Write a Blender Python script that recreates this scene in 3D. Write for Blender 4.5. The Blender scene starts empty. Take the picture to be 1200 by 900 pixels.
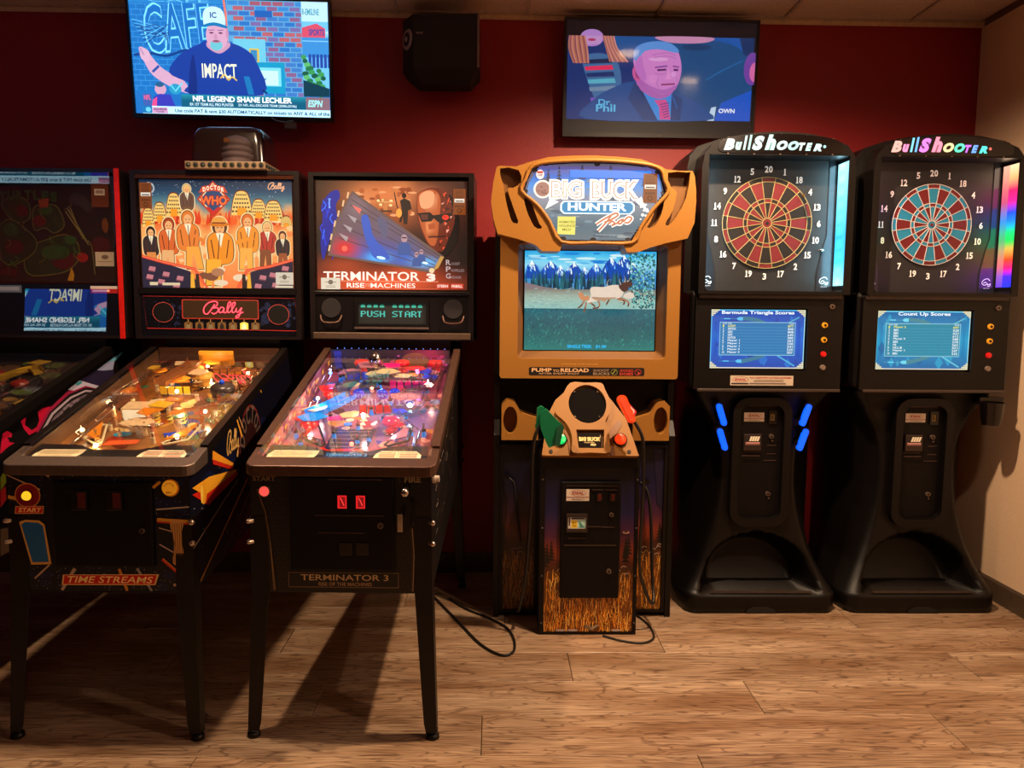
import bpy, bmesh, math, random
from mathutils import Matrix, Vector
R = math.radians
SC = bpy.context.scene
COL = SC.collection

# ---------------------------------------------------------------- camera, world, lamps, exposure
cam_d = bpy.data.cameras.new('camera'); cam = bpy.data.objects.new('camera', cam_d); COL.objects.link(cam)
cam_d.sensor_fit = 'HORIZONTAL'; cam_d.sensor_width = 36.0; cam_d.lens = 36.0*900/1200
def aim(o, loc, yaw, pitch, roll):
    y, p, r = R(yaw), R(pitch), R(roll)
    f = Vector((math.sin(y)*math.cos(p), math.cos(y)*math.cos(p), -math.sin(p)))
    r0 = Vector((math.cos(y), -math.sin(y), 0)); u0 = r0.cross(f)
    rr = r0*math.cos(r)+u0*math.sin(r); u = rr.cross(f)
    m = Matrix((rr, u, -f)).transposed().to_4x4(); m.translation = loc; o.matrix_world = m
aim(cam, (0, -3.8, 1.34), 1.3, 5.7, 0.5)
SC.camera = cam
w = bpy.data.worlds.new('world'); SC.world = w; w.use_nodes = True
w.node_tree.nodes['Background'].inputs[0].default_value = (0.02, 0.012, 0.012, 1)
w.node_tree.nodes['Background'].inputs[1].default_value = 1.0
SC.view_settings.view_transform = 'Standard'; SC.view_settings.look = 'None'
SC.view_settings.exposure = 0.0; SC.view_settings.gamma = 1.0; SC.view_settings.use_curve_mapping = False

def strip(name, parent, loc, rot, sx, sy, power, col):
    d = bpy.data.lights.new(name, 'AREA'); d.shape = 'RECTANGLE'; d.size = sx; d.size_y = sy; d.energy = power; d.color = col
    o = bpy.data.objects.new(name, d); COL.objects.link(o); o.parent = parent; o.location = loc; o.rotation_euler = rot; return o
def spot(name, loc, power, col, size=120, blend=.5, rad=.04, target=None):
    d = bpy.data.lights.new(name, 'SPOT'); d.energy = power; d.color = col
    d.spot_size = R(size); d.spot_blend = blend; d.shadow_soft_size = rad
    o = bpy.data.objects.new(name, d); COL.objects.link(o); o.location = loc
    if target: o.rotation_euler = (Vector(target)-Vector(loc)).to_track_quat('-Z', 'Y').to_euler()
    return o
WARM = (1.0, .70, .44)
spot('downlight', (.80, -1.30, 2.655), 265, WARM, 160, .5)
spot('downlight', (-.96, -1.42, 2.655), 150, WARM, 125, .6)
spot('downlight', (1.47, -2.5, 2.655), 62, (1.0, .72, .5), 168, .25, .06)
spot('downlight', (-.2, -3.7, 2.655), 5, (1.0, .68, .46), 150, .7, .06)

# ---------------------------------------------------------------- helpers
def C(h, k=1.0):
    h = h.lstrip('#'); v = [int(h[i:i+2], 16)/255 for i in (0, 2, 4)]
    return tuple((c/12.92 if c <= .04045 else ((c+.055)/1.055)**2.4)*k for c in v)
def C4(c, k=1.0):
    if isinstance(c, str): c = C(c)
    return (c[0]*k, c[1]*k, c[2]*k, 1.0)

MATS = {}
def mat(name, col, rough=.5, metal=0.0, emit=0.0, bump=0.0, scale=40, var=.12, trans=0.0, coat=0.0, ecol=None, spec=.5):
    if name in MATS: return MATS[name]
    m = bpy.data.materials.new(name); m.use_nodes = True; MATS[name] = m
    nt = m.node_tree; b = nt.nodes['Principled BSDF']; L = nt.links
    b.inputs['Roughness'].default_value = rough; b.inputs['Metallic'].default_value = metal
    b.inputs['Coat Weight'].default_value = coat; b.inputs['Specular IOR Level'].default_value = spec
    if trans: b.inputs['Transmission Weight'].default_value = trans
    tc = nt.nodes.new('ShaderNodeTexCoord'); n = nt.nodes.new('ShaderNodeTexNoise'); n.inputs['Scale'].default_value = scale
    L.new(tc.outputs['Object'], n.inputs['Vector'])
    r = nt.nodes.new('ShaderNodeValToRGB'); c = C4(col)
    r.color_ramp.elements[0].position = .3; r.color_ramp.elements[1].position = .7
    r.color_ramp.elements[0].color = C4(c, 1-var); r.color_ramp.elements[1].color = C4(c, 1+var)
    L.new(n.outputs['Fac'], r.inputs[0]); L.new(r.outputs[0], b.inputs['Base Color'])
    if emit:
        b.inputs['Emission Color'].default_value = C4(ecol or col); b.inputs['Emission Strength'].default_value = emit
    if bump:
        bp = nt.nodes.new('ShaderNodeBump'); bp.inputs['Strength'].default_value = bump; bp.inputs['Distance'].default_value = .002
        L.new(n.outputs['Fac'], bp.inputs['Height']); L.new(bp.outputs[0], b.inputs['Normal'])
    return m
def ink(emit=0.0, rough=.5, base=True):
    name = 'print_%s_%s' % (emit, rough)
    if name in MATS: return MATS[name]
    m = bpy.data.materials.new(name); m.use_nodes = True; MATS[name] = m
    nt = m.node_tree; b = nt.nodes['Principled BSDF']; b.inputs['Roughness'].default_value = rough
    v = nt.nodes.new('ShaderNodeVertexColor'); v.layer_name = 'Col'
    n = nt.nodes.new('ShaderNodeTexNoise'); n.inputs['Scale'].default_value = 60; n.inputs['Detail'].default_value = 4
    mr = nt.nodes.new('ShaderNodeMapRange'); mr.inputs[3].default_value = .94; mr.inputs[4].default_value = 1.06
    tc = nt.nodes.new('ShaderNodeTexCoord'); nt.links.new(tc.outputs['Object'], n.inputs['Vector']); nt.links.new(n.outputs['Fac'], mr.inputs[0])
    mx = nt.nodes.new('ShaderNodeVectorMath'); mx.operation = 'SCALE'
    nt.links.new(v.outputs[0], mx.inputs[0]); nt.links.new(mr.outputs[0], mx.inputs['Scale'])
    if emit:
        b.inputs['Base Color'].default_value = (.01, .01, .01, 1)
        if emit < .45: nt.links.new(mx.outputs[0], b.inputs['Base Color'])  # weak emit: ordinary print gets a glow besides its colour
        nt.links.new(mx.outputs[0], b.inputs['Emission Color']); b.inputs['Emission Strength'].default_value = emit
    else: nt.links.new(mx.outputs[0], b.inputs['Base Color'])
    return m
def glass(name='clear_glass', tint=(1, 1, 1), refl=1.0, rough=.02, base=0.0):
    if name in MATS: return MATS[name]
    m = bpy.data.materials.new(name); m.use_nodes = True; MATS[name] = m
    nt = m.node_tree; nt.nodes.clear(); N = nt.nodes.new; L = nt.links.new
    out = N('ShaderNodeOutputMaterial'); mx = N('ShaderNodeMixShader'); t = N('ShaderNodeBsdfTransparent'); g = N('ShaderNodeBsdfGlossy')
    t.inputs[0].default_value = (*tint, 1); g.inputs['Roughness'].default_value = rough
    fr = N('ShaderNodeFresnel'); fr.inputs[0].default_value = 1.5; ge = N('ShaderNodeNewGeometry')
    inv = N('ShaderNodeMath'); inv.operation = 'SUBTRACT'; inv.inputs[0].default_value = 1
    mu = N('ShaderNodeMath'); mu.operation = 'MULTIPLY'; m2 = N('ShaderNodeMath'); m2.operation = 'MULTIPLY_ADD'; m2.inputs[1].default_value = refl; m2.inputs[2].default_value = base
    n = N('ShaderNodeTexNoise'); n.inputs['Scale'].default_value = 3; n.inputs['Detail'].default_value = 3
    bp = N('ShaderNodeBump'); bp.inputs['Strength'].default_value = .02; bp.inputs['Distance'].default_value = .001
    L(n.outputs['Fac'], bp.inputs['Height']); L(bp.outputs[0], g.inputs['Normal'])
    L(ge.outputs['Backfacing'], inv.inputs[1]); L(fr.outputs[0], m2.inputs[0]); L(m2.outputs[0], mu.inputs[0]); L(inv.outputs[0], mu.inputs[1])
    L(mu.outputs[0], mx.inputs[0]); L(t.outputs[0], mx.inputs[1]); L(g.outputs[0], mx.inputs[2]); L(mx.outputs[0], out.inputs[0])
    return m

class B:
    def __init__(s): s.v = []; s.f = []; s.m = []; s.sm = []
    def add(s, vs, fs, m=0, smooth=False, xf=None):
        o = len(s.v)
        s.v += [tuple(xf @ Vector(p)) if xf else tuple(p) for p in vs]
        s.f += [tuple(i+o for i in f) for f in fs]; s.m += [m]*len(fs); s.sm += [smooth]*len(fs); return s
    def box(s, x0, x1, y0, y1, z0, z1, m=0, xf=None):
        v = [(x0,y0,z0),(x1,y0,z0),(x1,y1,z0),(x0,y1,z0),(x0,y0,z1),(x1,y0,z1),(x1,y1,z1),(x0,y1,z1)]
        return s.add(v, [(0,3,2,1),(4,5,6,7),(0,1,5,4),(1,2,6,5),(2,3,7,6),(3,0,4,7)], m, False, xf)
    def prism(s, poly, ax, a0, a1, m=0, xf=None, smooth=False):
        n = len(poly)
        def P(p, a): return (a, p[0], p[1]) if ax == 'x' else (p[0], a, p[1]) if ax == 'y' else (p[0], p[1], a)
        area = sum(poly[i][0]*poly[(i+1) % n][1]-poly[(i+1) % n][0]*poly[i][1] for i in range(n))
        pl = list(poly) if (area > 0) else list(poly)[::-1]
        if ax == 'y': pl = pl[::-1]
        vs = [P(p, a0) for p in pl]+[P(p, a1) for p in pl]
        s.add(vs, [tuple(range(n-1, -1, -1)), tuple(range(n, 2*n))], m, False, xf)
        return s.add(vs, [(i, (i+1) % n, n+(i+1) % n, n+i) for i in range(n)], m, smooth, xf)
    def cyl(s, p0, p1, r0, r1=None, n=16, m=0, xf=None, caps=True):
        r1 = r0 if r1 is None else r1; p0 = Vector(p0); p1 = Vector(p1); d = (p1-p0).normalized()
        a = d.orthogonal().normalized(); b = d.cross(a); vs = []
        for p, r in ((p0, r0), (p1, r1)):
            for i in range(n): t = 2*math.pi*i/n; vs.append(p+a*r*math.cos(t)+b*r*math.sin(t))
        s.add(vs, [(i, (i+1) % n, n+(i+1) % n, n+i) for i in range(n)], m, True, xf)
        if caps: s.add(vs, [tuple(range(n-1, -1, -1)), tuple(range(n, 2*n))], m, False, xf)
        return s
    def tube(s, path, r, n=8, m=0, xf=None, closed=False):
        P = [Vector(p) for p in path]; k = len(P); vs = []
        up = None
        for i, p in enumerate(P):
            d = (P[(i+1) % k]-P[i-1]) if closed else (P[min(i+1, k-1)]-P[max(i-1, 0)]); d.normalize()
            if up is None: up = d.orthogonal().normalized()
            up = (up-d*up.dot(d)).normalized(); b = d.cross(up)
            rr = r[i] if isinstance(r, (list, tuple)) else r
            for j in range(n): t = 2*math.pi*j/n; vs.append(p+up*rr*math.cos(t)+b*rr*math.sin(t))
        q = k if closed else k-1
        fs = [(i*n+j, i*n+(j+1) % n, ((i+1) % k)*n+(j+1) % n, ((i+1) % k)*n+j) for i in range(q) for j in range(n)]
        s.add(vs, fs, m, True, xf)
        if not closed: s.add(vs, [tuple(range(n-1, -1, -1)), tuple(range((k-1)*n, k*n))], m, False, xf)
        return s
    def lathe(s, prof, c=(0,0,0), n=20, m=0, xf=None):
        vs = []; k = len(prof)
        for r, z in prof:
            for j in range(n): t = 2*math.pi*j/n; vs.append((c[0]+r*math.cos(t), c[1]+r*math.sin(t), c[2]+z))
        fs = [(i*n+j, i*n+(j+1) % n, (i+1)*n+(j+1) % n, (i+1)*n+j) for i in range(k-1) for j in range(n)]
        s.add(vs, fs, m, True, xf); s.add(vs, [tuple(range(n-1, -1, -1)), tuple(range((k-1)*n, k*n))], m, False, xf); return s
    def ball(s, c, r, n=12, m=0, xf=None):
        if not isinstance(r, (tuple, list)): r = (r, r, r)
        h = n//2; vs = []
        for i in range(h+1):
            p = math.pi*i/h
            for j in range(n):
                t = 2*math.pi*j/n; q = max(math.sin(p), 1e-3)
                vs.append((c[0]+r[0]*q*math.cos(t), c[1]+r[1]*q*math.sin(t), c[2]-r[2]*math.cos(p)))
        return s.add(vs, [(i*n+j, i*n+(j+1) % n, (i+1)*n+(j+1) % n, (i+1)*n+j) for i in range(h) for j in range(n)], m, True, xf)
    def plate(s, outer, holes, y0, y1, yp=None, m=0, mh=None, mf=None, xf=None):
        """plate in the x-z plane: front at y0, back at y1, holes go back to yp (floor closed when yp < y1)"""
        bm = bmesh.new(); edges = []; loops = []
        for lp in [outer]+holes:
            vv = [bm.verts.new((p[0], y0, p[1])) for p in lp]
            edges += [bm.edges.new((vv[i], vv[(i+1) % len(vv)])) for i in range(len(vv))]
        bmesh.ops.triangle_fill(bm, use_beauty=True, use_dissolve=False, edges=edges, normal=(0, -1, 0))
        bm.verts.index_update(); vs = [tuple(v.co) for v in bm.verts]
        fs = []
        for f in bm.faces:
            ids = [v.index for v in f.verts]
            if f.normal.y > 0: ids.reverse()
            fs.append(tuple(ids))
        bm.free(); s.add(vs, fs, m, False, xf)
        s.add([(p[0], y1, p[2]) for p in vs], [f[::-1] for f in fs], m, False, xf)
        def wall(lp, a, b, mm, inward):
            n = len(lp); ar = sum(lp[i][0]*lp[(i+1) % n][1]-lp[(i+1) % n][0]*lp[i][1] for i in range(n))
            l2 = list(lp) if (ar > 0) != inward else list(lp)[::-1]
            vs = [(p[0], a, p[1]) for p in l2]+[(p[0], b, p[1]) for p in l2]
            s.add(vs, [(i, n+i, n+(i+1) % n, (i+1) % n)[::-1] for i in range(n)], mm, False, xf)
        wall(outer, y0, y1, m, False)
        for h in holes:
            wall(h, y0, y1 if yp is None else yp, m if mh is None else mh, True)
            if yp is not None: s.add([(p[0], yp, p[1]) for p in h], [tuple(range(len(h)))], m if mf is None else mf, False, xf)
        return s
    def build(s, name, mats, parent=None, bevel=0, seg=2, loc=None, rot=None):
        me = bpy.data.meshes.new(name); me.from_pydata(s.v, [], s.f)
        if not isinstance(mats, (list, tuple)): mats = [mats]
        for mm in mats: me.materials.append(mm)
        me.polygons.foreach_set('material_index', s.m); me.polygons.foreach_set('use_smooth', s.sm); me.update()
        o = bpy.data.objects.new(name, me); COL.objects.link(o); o.parent = parent
        if loc: o.location = loc
        if rot: o.rotation_euler = rot
        if bevel:
            bv = o.modifiers.new('bevel', 'BEVEL'); bv.width = bevel; bv.segments = seg; bv.limit_method = 'ANGLE'; bv.angle_limit = R(40)
            bv.harden_normals = False
        return o
def rr(x0, x1, z0, z1, r, n=5):
    p = []
    for cx, cz, a in ((x1-r, z1-r, 0), (x0+r, z1-r, 90), (x0+r, z0+r, 180), (x1-r, z0+r, 270)):
        for i in range(n+1): t = R(a+90*i/n); p.append((cx+r*math.cos(t), cz+r*math.sin(t)))
    return p
def spline(pts, k=5, closed=False):
    out = []; n = len(pts); dim = len(pts[0])
    rng = range(n) if closed else range(n-1)
    for i in rng:
        g = lambda j: pts[j % n] if closed else pts[min(max(j, 0), n-1)]
        a, b, c, d = g(i-1), g(i), g(i+1), g(i+2)
        for q in range(k):
            t = q/k; out.append(tuple(.5*(2*b[e]+(c[e]-a[e])*t+(2*a[e]-5*b[e]+4*c[e]-d[e])*t*t+(3*b[e]-a[e]-3*c[e]+d[e])*t**3) for e in range(dim)))
    if not closed: out.append(tuple(pts[-1]))
    return out
def circ(cx, cz, r, n=24, rz=None): return [(cx+r*math.cos(2*math.pi*i/n), cz+(rz or r)*math.sin(2*math.pi*i/n)) for i in range(n)]

TXT = {}
def text_geo(body, bold=.0, shear=0.0):
    key = (body, bold, shear)
    if key in TXT: return TXT[key]
    cu = bpy.data.curves.new('lettering', 'FONT'); cu.body = body; cu.offset = bold; cu.shear = shear; cu.resolution_u = 3
    o = bpy.data.objects.new('lettering', cu); COL.objects.link(o)
    dg = bpy.context.evaluated_depsgraph_get(); dg.update(); me = bpy.data.meshes.new_from_object(o.evaluated_get(dg))
    vs = [(v.co.x, v.co.y) for v in me.vertices]; fs = [tuple(p.vertices) for p in me.polygons]
    bpy.data.objects.remove(o); bpy.data.curves.remove(cu); bpy.data.meshes.remove(me)
    x0 = min(v[0] for v in vs); x1 = max(v[0] for v in vs); y0 = min(v[1] for v in vs); y1 = max(v[1] for v in vs)
    vs = [((v[0]-x0)/max(x1-x0, 1e-6), (v[1]-y0)/max(y1-y0, 1e-6)) for v in vs]
    TXT[key] = (vs, fs); return TXT[key]

class Art:
    """flat printed artwork: coloured shapes in drawing units (y down) laid out on a plane"""
    def __init__(s, px, x, z, y=0.0, xf=None, lay=.00012, clip=True):
        s.px = px; s.rx = x; s.rz = z; s.y = y; s.xf = xf; s.L = 0; s.dl = lay; s.v = []; s.f = []; s.c = []; s.clip = clip
    def m(s, p):
        a, b, c, d = s.px
        if s.clip: p = (min(max(p[0], a), c), min(max(p[1], b), d))
        q = Vector((s.rx[0]+(p[0]-a)/(c-a)*(s.rx[1]-s.rx[0]), s.y-s.L*s.dl, s.rz[1]-(p[1]-b)/(d-b)*(s.rz[1]-s.rz[0])))
        return tuple(s.xf @ q) if s.xf else tuple(q)
    def raw(s, pts, faces, cols, k=1.0):
        o = len(s.v); s.v += [(p, s.L) for p in pts]; one = not isinstance(cols, list)
        cc = C4(cols, k) if one else None
        for f in faces: s.f.append(tuple(i+o for i in f)); s.c += [cc if one else cols[i] for i in f]
        return s
    def poly(s, pts, col, k=1.0): s.L += 1; return s.raw(pts, [tuple(range(len(pts)))], col, k)
    def rect(s, x0, y0, x1, y1, col, k=1.0): return s.poly([(x0,y1),(x1,y1),(x1,y0),(x0,y0)], col, k)
    def ell(s, cx, cy, rx, ry=None, col='#ffffff', k=1.0, n=20, rot=0):
        ry = ry or rx; ca, sa = math.cos(R(rot)), math.sin(R(rot)); p = []
        for i in range(n):
            t = -2*math.pi*i/n; a, b = rx*math.cos(t), ry*math.sin(t); p.append((cx+a*ca-b*sa, cy+a*sa+b*ca))
        return s.poly(p, col, k)
    def ring(s, cx, cy, r, w, col, k=1.0, n=28):
        return s.line([(cx+r*math.cos(2*math.pi*i/n), cy+r*math.sin(2*math.pi*i/n)) for i in range(n+1)], w, col, k)
    def line(s, pts, w, col, k=1.0, taper=False):
        s.L += 1; n = len(pts); vs = []
        for i, p in enumerate(pts):
            a = pts[max(i-1, 0)]; b = pts[min(i+1, n-1)]
            if i == 0 and pts[0] == pts[-1]: a = pts[-2]
            if i == n-1 and pts[0] == pts[-1]: b = pts[1]
            dx, dy = b[0]-a[0], b[1]-a[1]; l = math.hypot(dx, dy) or 1; h = w/2*((1-i/(n-1)*.9) if taper else 1)
            vs += [(p[0]-dy/l*h, p[1]+dx/l*h), (p[0]+dy/l*h, p[1]-dx/l*h)]
        return s.raw(vs, [(2*i, 2*i+2, 2*i+3, 2*i+1) for i in range(n-1)], col, k)
    def text(s, body, x0, y0, x1, y1, col, k=1.0, bold=0.0, shear=0.0, rot=0, flip=False):
        s.L += 1; vs, fs = text_geo(body, bold, shear); cx, cy = (x0+x1)/2, (y0+y1)/2; ca, sa = math.cos(R(rot)), math.sin(R(rot)); out = []
        for a, b in vs:
            px = x0+(x1-x0)*a-cx; py = y1-(y1-y0)*b-cy; out.append((cx+px*ca-py*sa, cy+px*sa+py*ca))
        return s.raw(out, fs, col, k)
    def grad(s, x0, y0, x1, y1, fn, nx=24, ny=24):
        s.L += 1; vs = []; cs = []
        for j in range(ny+1):
            for i in range(nx+1):
                a, b = i/nx, j/ny; vs.append((x0+(x1-x0)*a, y0+(y1-y0)*b)); cs.append(C4(fn(a, b)))
        return s.raw(vs, [(j*(nx+1)+i, (j+1)*(nx+1)+i, (j+1)*(nx+1)+i+1, j*(nx+1)+i+1) for j in range(ny) for i in range(nx)], cs)
    def field(s, quad, fn, nx=24, ny=16):
        """four-cornered patch whose colour follows a function of the drawing position"""
        s.L += 1; vs = []; a, b, c, d = quad
        for j in range(ny+1):
            for i in range(nx+1):
                u, v = i/nx, j/ny; vs.append(tuple((a[k]*(1-u)+b[k]*u)*(1-v)+(d[k]*(1-u)+c[k]*u)*v for k in (0, 1)))
        return s.raw(vs, [(j*(nx+1)+i, (j+1)*(nx+1)+i, (j+1)*(nx+1)+i+1, j*(nx+1)+i+1) for j in range(ny) for i in range(nx)], [C4(fn(*p)) for p in vs])
    def build(s, name, emit=0.0, parent=None, rough=.5):
        s.dl = min(s.dl, .003/max(s.L, 1)); vv = []
        for p, l in s.v: s.L = l; vv.append(s.m(p))
        me = bpy.data.meshes.new(name); me.from_pydata(vv, [], s.f); me.materials.append(ink(emit, rough))
        ca = me.color_attributes.new('Col', 'FLOAT_COLOR', 'CORNER'); ca.data.foreach_set('color', [x for c in s.c for x in c]); me.update()
        o = bpy.data.objects.new(name, me); COL.objects.link(o); o.parent = parent; return o
def mix(a, b, t):
    t = min(max(t, 0), 1); a = C(a) if isinstance(a, str) else a; b = C(b) if isinstance(b, str) else b
    return tuple(a[i]*(1-t)+b[i]*t for i in range(3))
def glows(base, spots, x, y):
    c = C(base) if isinstance(base, str) else base
    for cx, cy, rx, ry, col, k in spots:
        w_ = math.exp(-((x-cx)/rx)**2-((y-cy)/ry)**2); g = C(col); c = tuple(c[i]*(1-w_*min(k, 1))+g[i]*w_*k for i in range(3))
    return c
def ramp(stops, t):
    for i in range(len(stops)-1):
        if t <= stops[i+1][0]: return mix(stops[i][1], stops[i+1][1], (t-stops[i][0])/(stops[i+1][0]-stops[i][0]))
    return mix(stops[-1][1], stops[-1][1], 0)

def thing(name, label, cat, loc=(0,0,0), rz=0, group=None):
    o = bpy.data.objects.new(name, None); COL.objects.link(o); o.empty_display_size = .1
    o.location = loc; o.rotation_euler = (0, 0, R(rz)); o['label'] = label; o['category'] = cat
    if group: o['group'] = group
    return o
def tag(o, label=None, cat=None, group=None, kind=None):
    for k, v in (('label', label), ('category', cat), ('group', group), ('kind', kind)):
        if v: o[k] = v
    return o

# ---------------------------------------------------------------- shared materials
BLK = mat('black_laminate', '#0a0505', .42, var=.1, spec=.3)
BLKM = mat('black_moulded_plastic', '#090504', .42, bump=.15, scale=260, spec=.3)
BLKG = mat('black_gloss_plastic', '#0c0707', .15)
DARKM = mat('black_painted_steel', '#0f0a09', .4, .3)
CHROME = mat('chrome', '#c8c0b8', .15, 1.0)
BRUSH = mat('brushed_steel', '#75645a', .42, .7, bump=.1, scale=120)
BRONZE = mat('brown_powder_coated_metal', '#553a2e', .4, .45)
GLS = glass()
RUB = mat('black_rubber', '#0c0908', .7)
# ================================================================ THE ROOM
XR, CE, XL, YF = 2.335, 2.72, -4.6, -6.6
def wood():
    m = bpy.data.materials.new('oak_vinyl_plank'); m.use_nodes = True; nt = m.node_tree; N = nt.nodes.new; L = nt.links.new
    b = nt.nodes['Principled BSDF']; b.inputs['Roughness'].default_value = .36
    tc = N('ShaderNodeTexCoord'); oi = N('ShaderNodeObjectInfo')
    off = N('ShaderNodeVectorMath'); off.operation = 'MULTIPLY_ADD'; off.inputs[1].default_value = (37, 53, 0); 
    cmb = N('ShaderNodeCombineXYZ'); L(oi.outputs['Random'], cmb.inputs[0]); L(oi.outputs['Random'], cmb.inputs[1])
    L(cmb.outputs[0], off.inputs[0]); L(tc.outputs['Object'], off.inputs[2])
    mp = N('ShaderNodeMapping'); mp.inputs['Scale'].default_value = (1.1, 7, 1); L(off.outputs[0], mp.inputs[0])
    n1 = N('ShaderNodeTexNoise'); n1.inputs['Scale'].default_value = 1.6; n1.inputs['Detail'].default_value = 3; n1.inputs['Distortion'].default_value = .4; L(mp.outputs[0], n1.inputs[0])
    rg = N('ShaderNodeMath'); rg.operation = 'MULTIPLY'; rg.inputs[1].default_value = 13; L(n1.outputs['Fac'], rg.inputs[0])
    fr = N('ShaderNodeMath'); fr.operation = 'PINGPONG'; fr.inputs[1].default_value = .5; L(rg.outputs[0], fr.inputs[0])
    mp2 = N('ShaderNodeMapping'); mp2.inputs['Scale'].default_value = (3, 130, 1); L(off.outputs[0], mp2.inputs[0])
    n2 = N('ShaderNodeTexNoise'); n2.inputs['Scale'].default_value = 2; n2.inputs['Detail'].default_value = 5; L(mp2.outputs[0], n2.inputs[0])
    mp3 = N('ShaderNodeMapping'); mp3.inputs['Scale'].default_value = (.8, 4, 1); L(off.outputs[0], mp3.inputs[0])
    n3 = N('ShaderNodeTexNoise'); n3.inputs['Scale'].default_value = 2; n3.inputs['Detail'].default_value = 4; L(mp3.outputs[0], n3.inputs[0])
    r1 = N('ShaderNodeValToRGB'); e = r1.color_ramp.elements
    e[0].position = 0; e[0].color = C4('#927660'); e[1].position = .16; e[1].color = C4('#ccae90'); L(fr.outputs[0], r1.inputs[0])
    r2 = N('ShaderNodeValToRGB'); e = r2.color_ramp.elements; e[0].position = .3; e[0].color = C4('#94867a'); e[1].position = .65; e[1].color = (1, 1, 1, 1); L(n2.outputs['Fac'], r2.inputs[0])
    r3 = N('ShaderNodeValToRGB'); e = r3.color_ramp.elements; e[0].position = .35; e[0].color = C4('#c4b2a2'); e[1].position = .65; e[1].color = (1, 1, 1, 1); L(n3.outputs['Fac'], r3.inputs[0])
    def mul(a, c):
        x = N('ShaderNodeMix'); x.data_type = 'RGBA'; x.blend_type = 'MULTIPLY'; x.inputs[0].default_value = 1; L(a, x.inputs[6]); L(c, x.inputs[7]); return x.outputs[2]
    hv = N('ShaderNodeMapRange'); hv.inputs[3].default_value = .92; hv.inputs[4].default_value = 1.06; L(oi.outputs['Random'], hv.inputs[0])
    o = mul(mul(r1.outputs[0], r2.outputs[0]), r3.outputs[0]); sc = N('ShaderNodeVectorMath'); sc.operation = 'SCALE'; L(o, sc.inputs[0]); L(hv.outputs[0], sc.inputs['Scale'])
    L(sc.outputs[0], b.inputs['Base Color'])
    bp = N('ShaderNodeBump'); bp.inputs['Strength'].default_value = .25; bp.inputs['Distance'].default_value = .002; L(n2.outputs['Fac'], bp.inputs['Height']); L(bp.outputs[0], b.inputs['Normal'])
    return m
WOOD = wood()
floor = tag(B().box(XL, XR, YF, 0, -.06, -.006).build('floor', mat('floor_underlay', '#2a1c14', .8)), kind='structure')
pm = {}
def plank_mesh(l):
    k = round(l, 3)
    if k not in pm:
        b = B(); e = .0012; w2, h = .1145, .006; l2 = l/2
        b.add([(-l2+e,-w2,-h),(l2-e,-w2,-h),(l2-e,w2,-h),(-l2+e,w2,-h),(-l2+e,-w2,-.001),(l2-e,-w2,-.001),(l2-e,w2,-.001),(-l2+e,w2,-.001),
               (-l2+2*e,-w2+e,0),(l2-2*e,-w2+e,0),(l2-2*e,w2-e,0),(-l2+2*e,w2-e,0)],
              [(0,3,2,1),(0,1,5,4),(1,2,6,5),(2,3,7,6),(3,0,4,7),(4,5,9,8),(5,6,10,9),(6,7,11,10),(7,4,8,11),(8,9,10,11)])
        o = b.build('plank', WOOD, floor); me = o.data; bpy.data.objects.remove(o); pm[k] = me
    return pm[k]
offs = {0: .29, 1: .907, 2: -.034, 3: .62, -1: .675, -2: .05, -3: 1.1, -4: .45}
rnd = random.Random(4)
for j in range(-4, 24):
    yc = -1.04-.23*j
    if yc > -.1: continue
    st = offs.get(j, rnd.uniform(0, 1.5)); x = st-1.5*math.ceil((st-XL)/1.5)
    while x < XR:
        a, b_ = max(x, XL), min(x+1.5, XR)
        if b_-a > .05:
            o = bpy.data.objects.new('plank', plank_mesh(b_-a)); COL.objects.link(o); o.parent = floor; o.location = ((a+b_)/2, yc, 0)
        x += 1.5
RED = mat('dark_red_wall_paint', '#8a0912', .55, bump=.3, scale=180, var=.06)
BEI = mat('beige_wall_paint', '#dcbc9c', .6, bump=.3, scale=160, var=.05)
tag(B().box(XL, XR+.1, 0, .12, -.06, CE+.1).build('wall_back', RED), kind='structure')
tag(B().box(XR, XR+.12, YF, 0, -.06, CE+.1).build('wall_right', BEI), kind='structure')
tag(B().box(XL-.12, XL, YF, .12, -.06, CE+.1).build('wall_left', RED), kind='structure')
tag(B().box(XL-.12, XR+.12, YF-.12, YF, -.06, CE+.1).build('wall_front', mat('brown_wall_paint', '#6b4736', .6)), kind='structure')
bbm = mat('dark_brown_vinyl_baseboard', '#4a3a2c', .5)
tag(B().prism([(XR-.012, 0), (XR, 0), (XR, .1), (XR-.006, .1), (XR-.012, .09)], 'y', YF, 0).build('baseboard_right', bbm), kind='structure')
tag(B().prism([(-.012, 0), (0, 0), (0, .1), (-.006, .1), (-.012, .09)], 'x', XL, XR-.013).build('baseboard_back', bbm), kind='structure')
ceil = tag(B().box(XL, XR, YF, 0, CE+.012, CE+.08).build('ceiling', mat('ceiling_plenum', '#55433a', .9)), kind='structure')
TILE = mat('grey_pebbled_ceiling_tile', '#ccb4a4', .85, bump=.6, scale=90, var=.12)
GRID = mat('painted_ceiling_grid', '#b09a88', .5)
tb = B().box(-.299, .299, -.604, .604, 0, .011); to = tb.build('ceiling_tile', TILE, ceil, bevel=.003); tme = to.data; first = True
gx = .145
xs = [gx+.61*k for k in range(-8, 4)]
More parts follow.
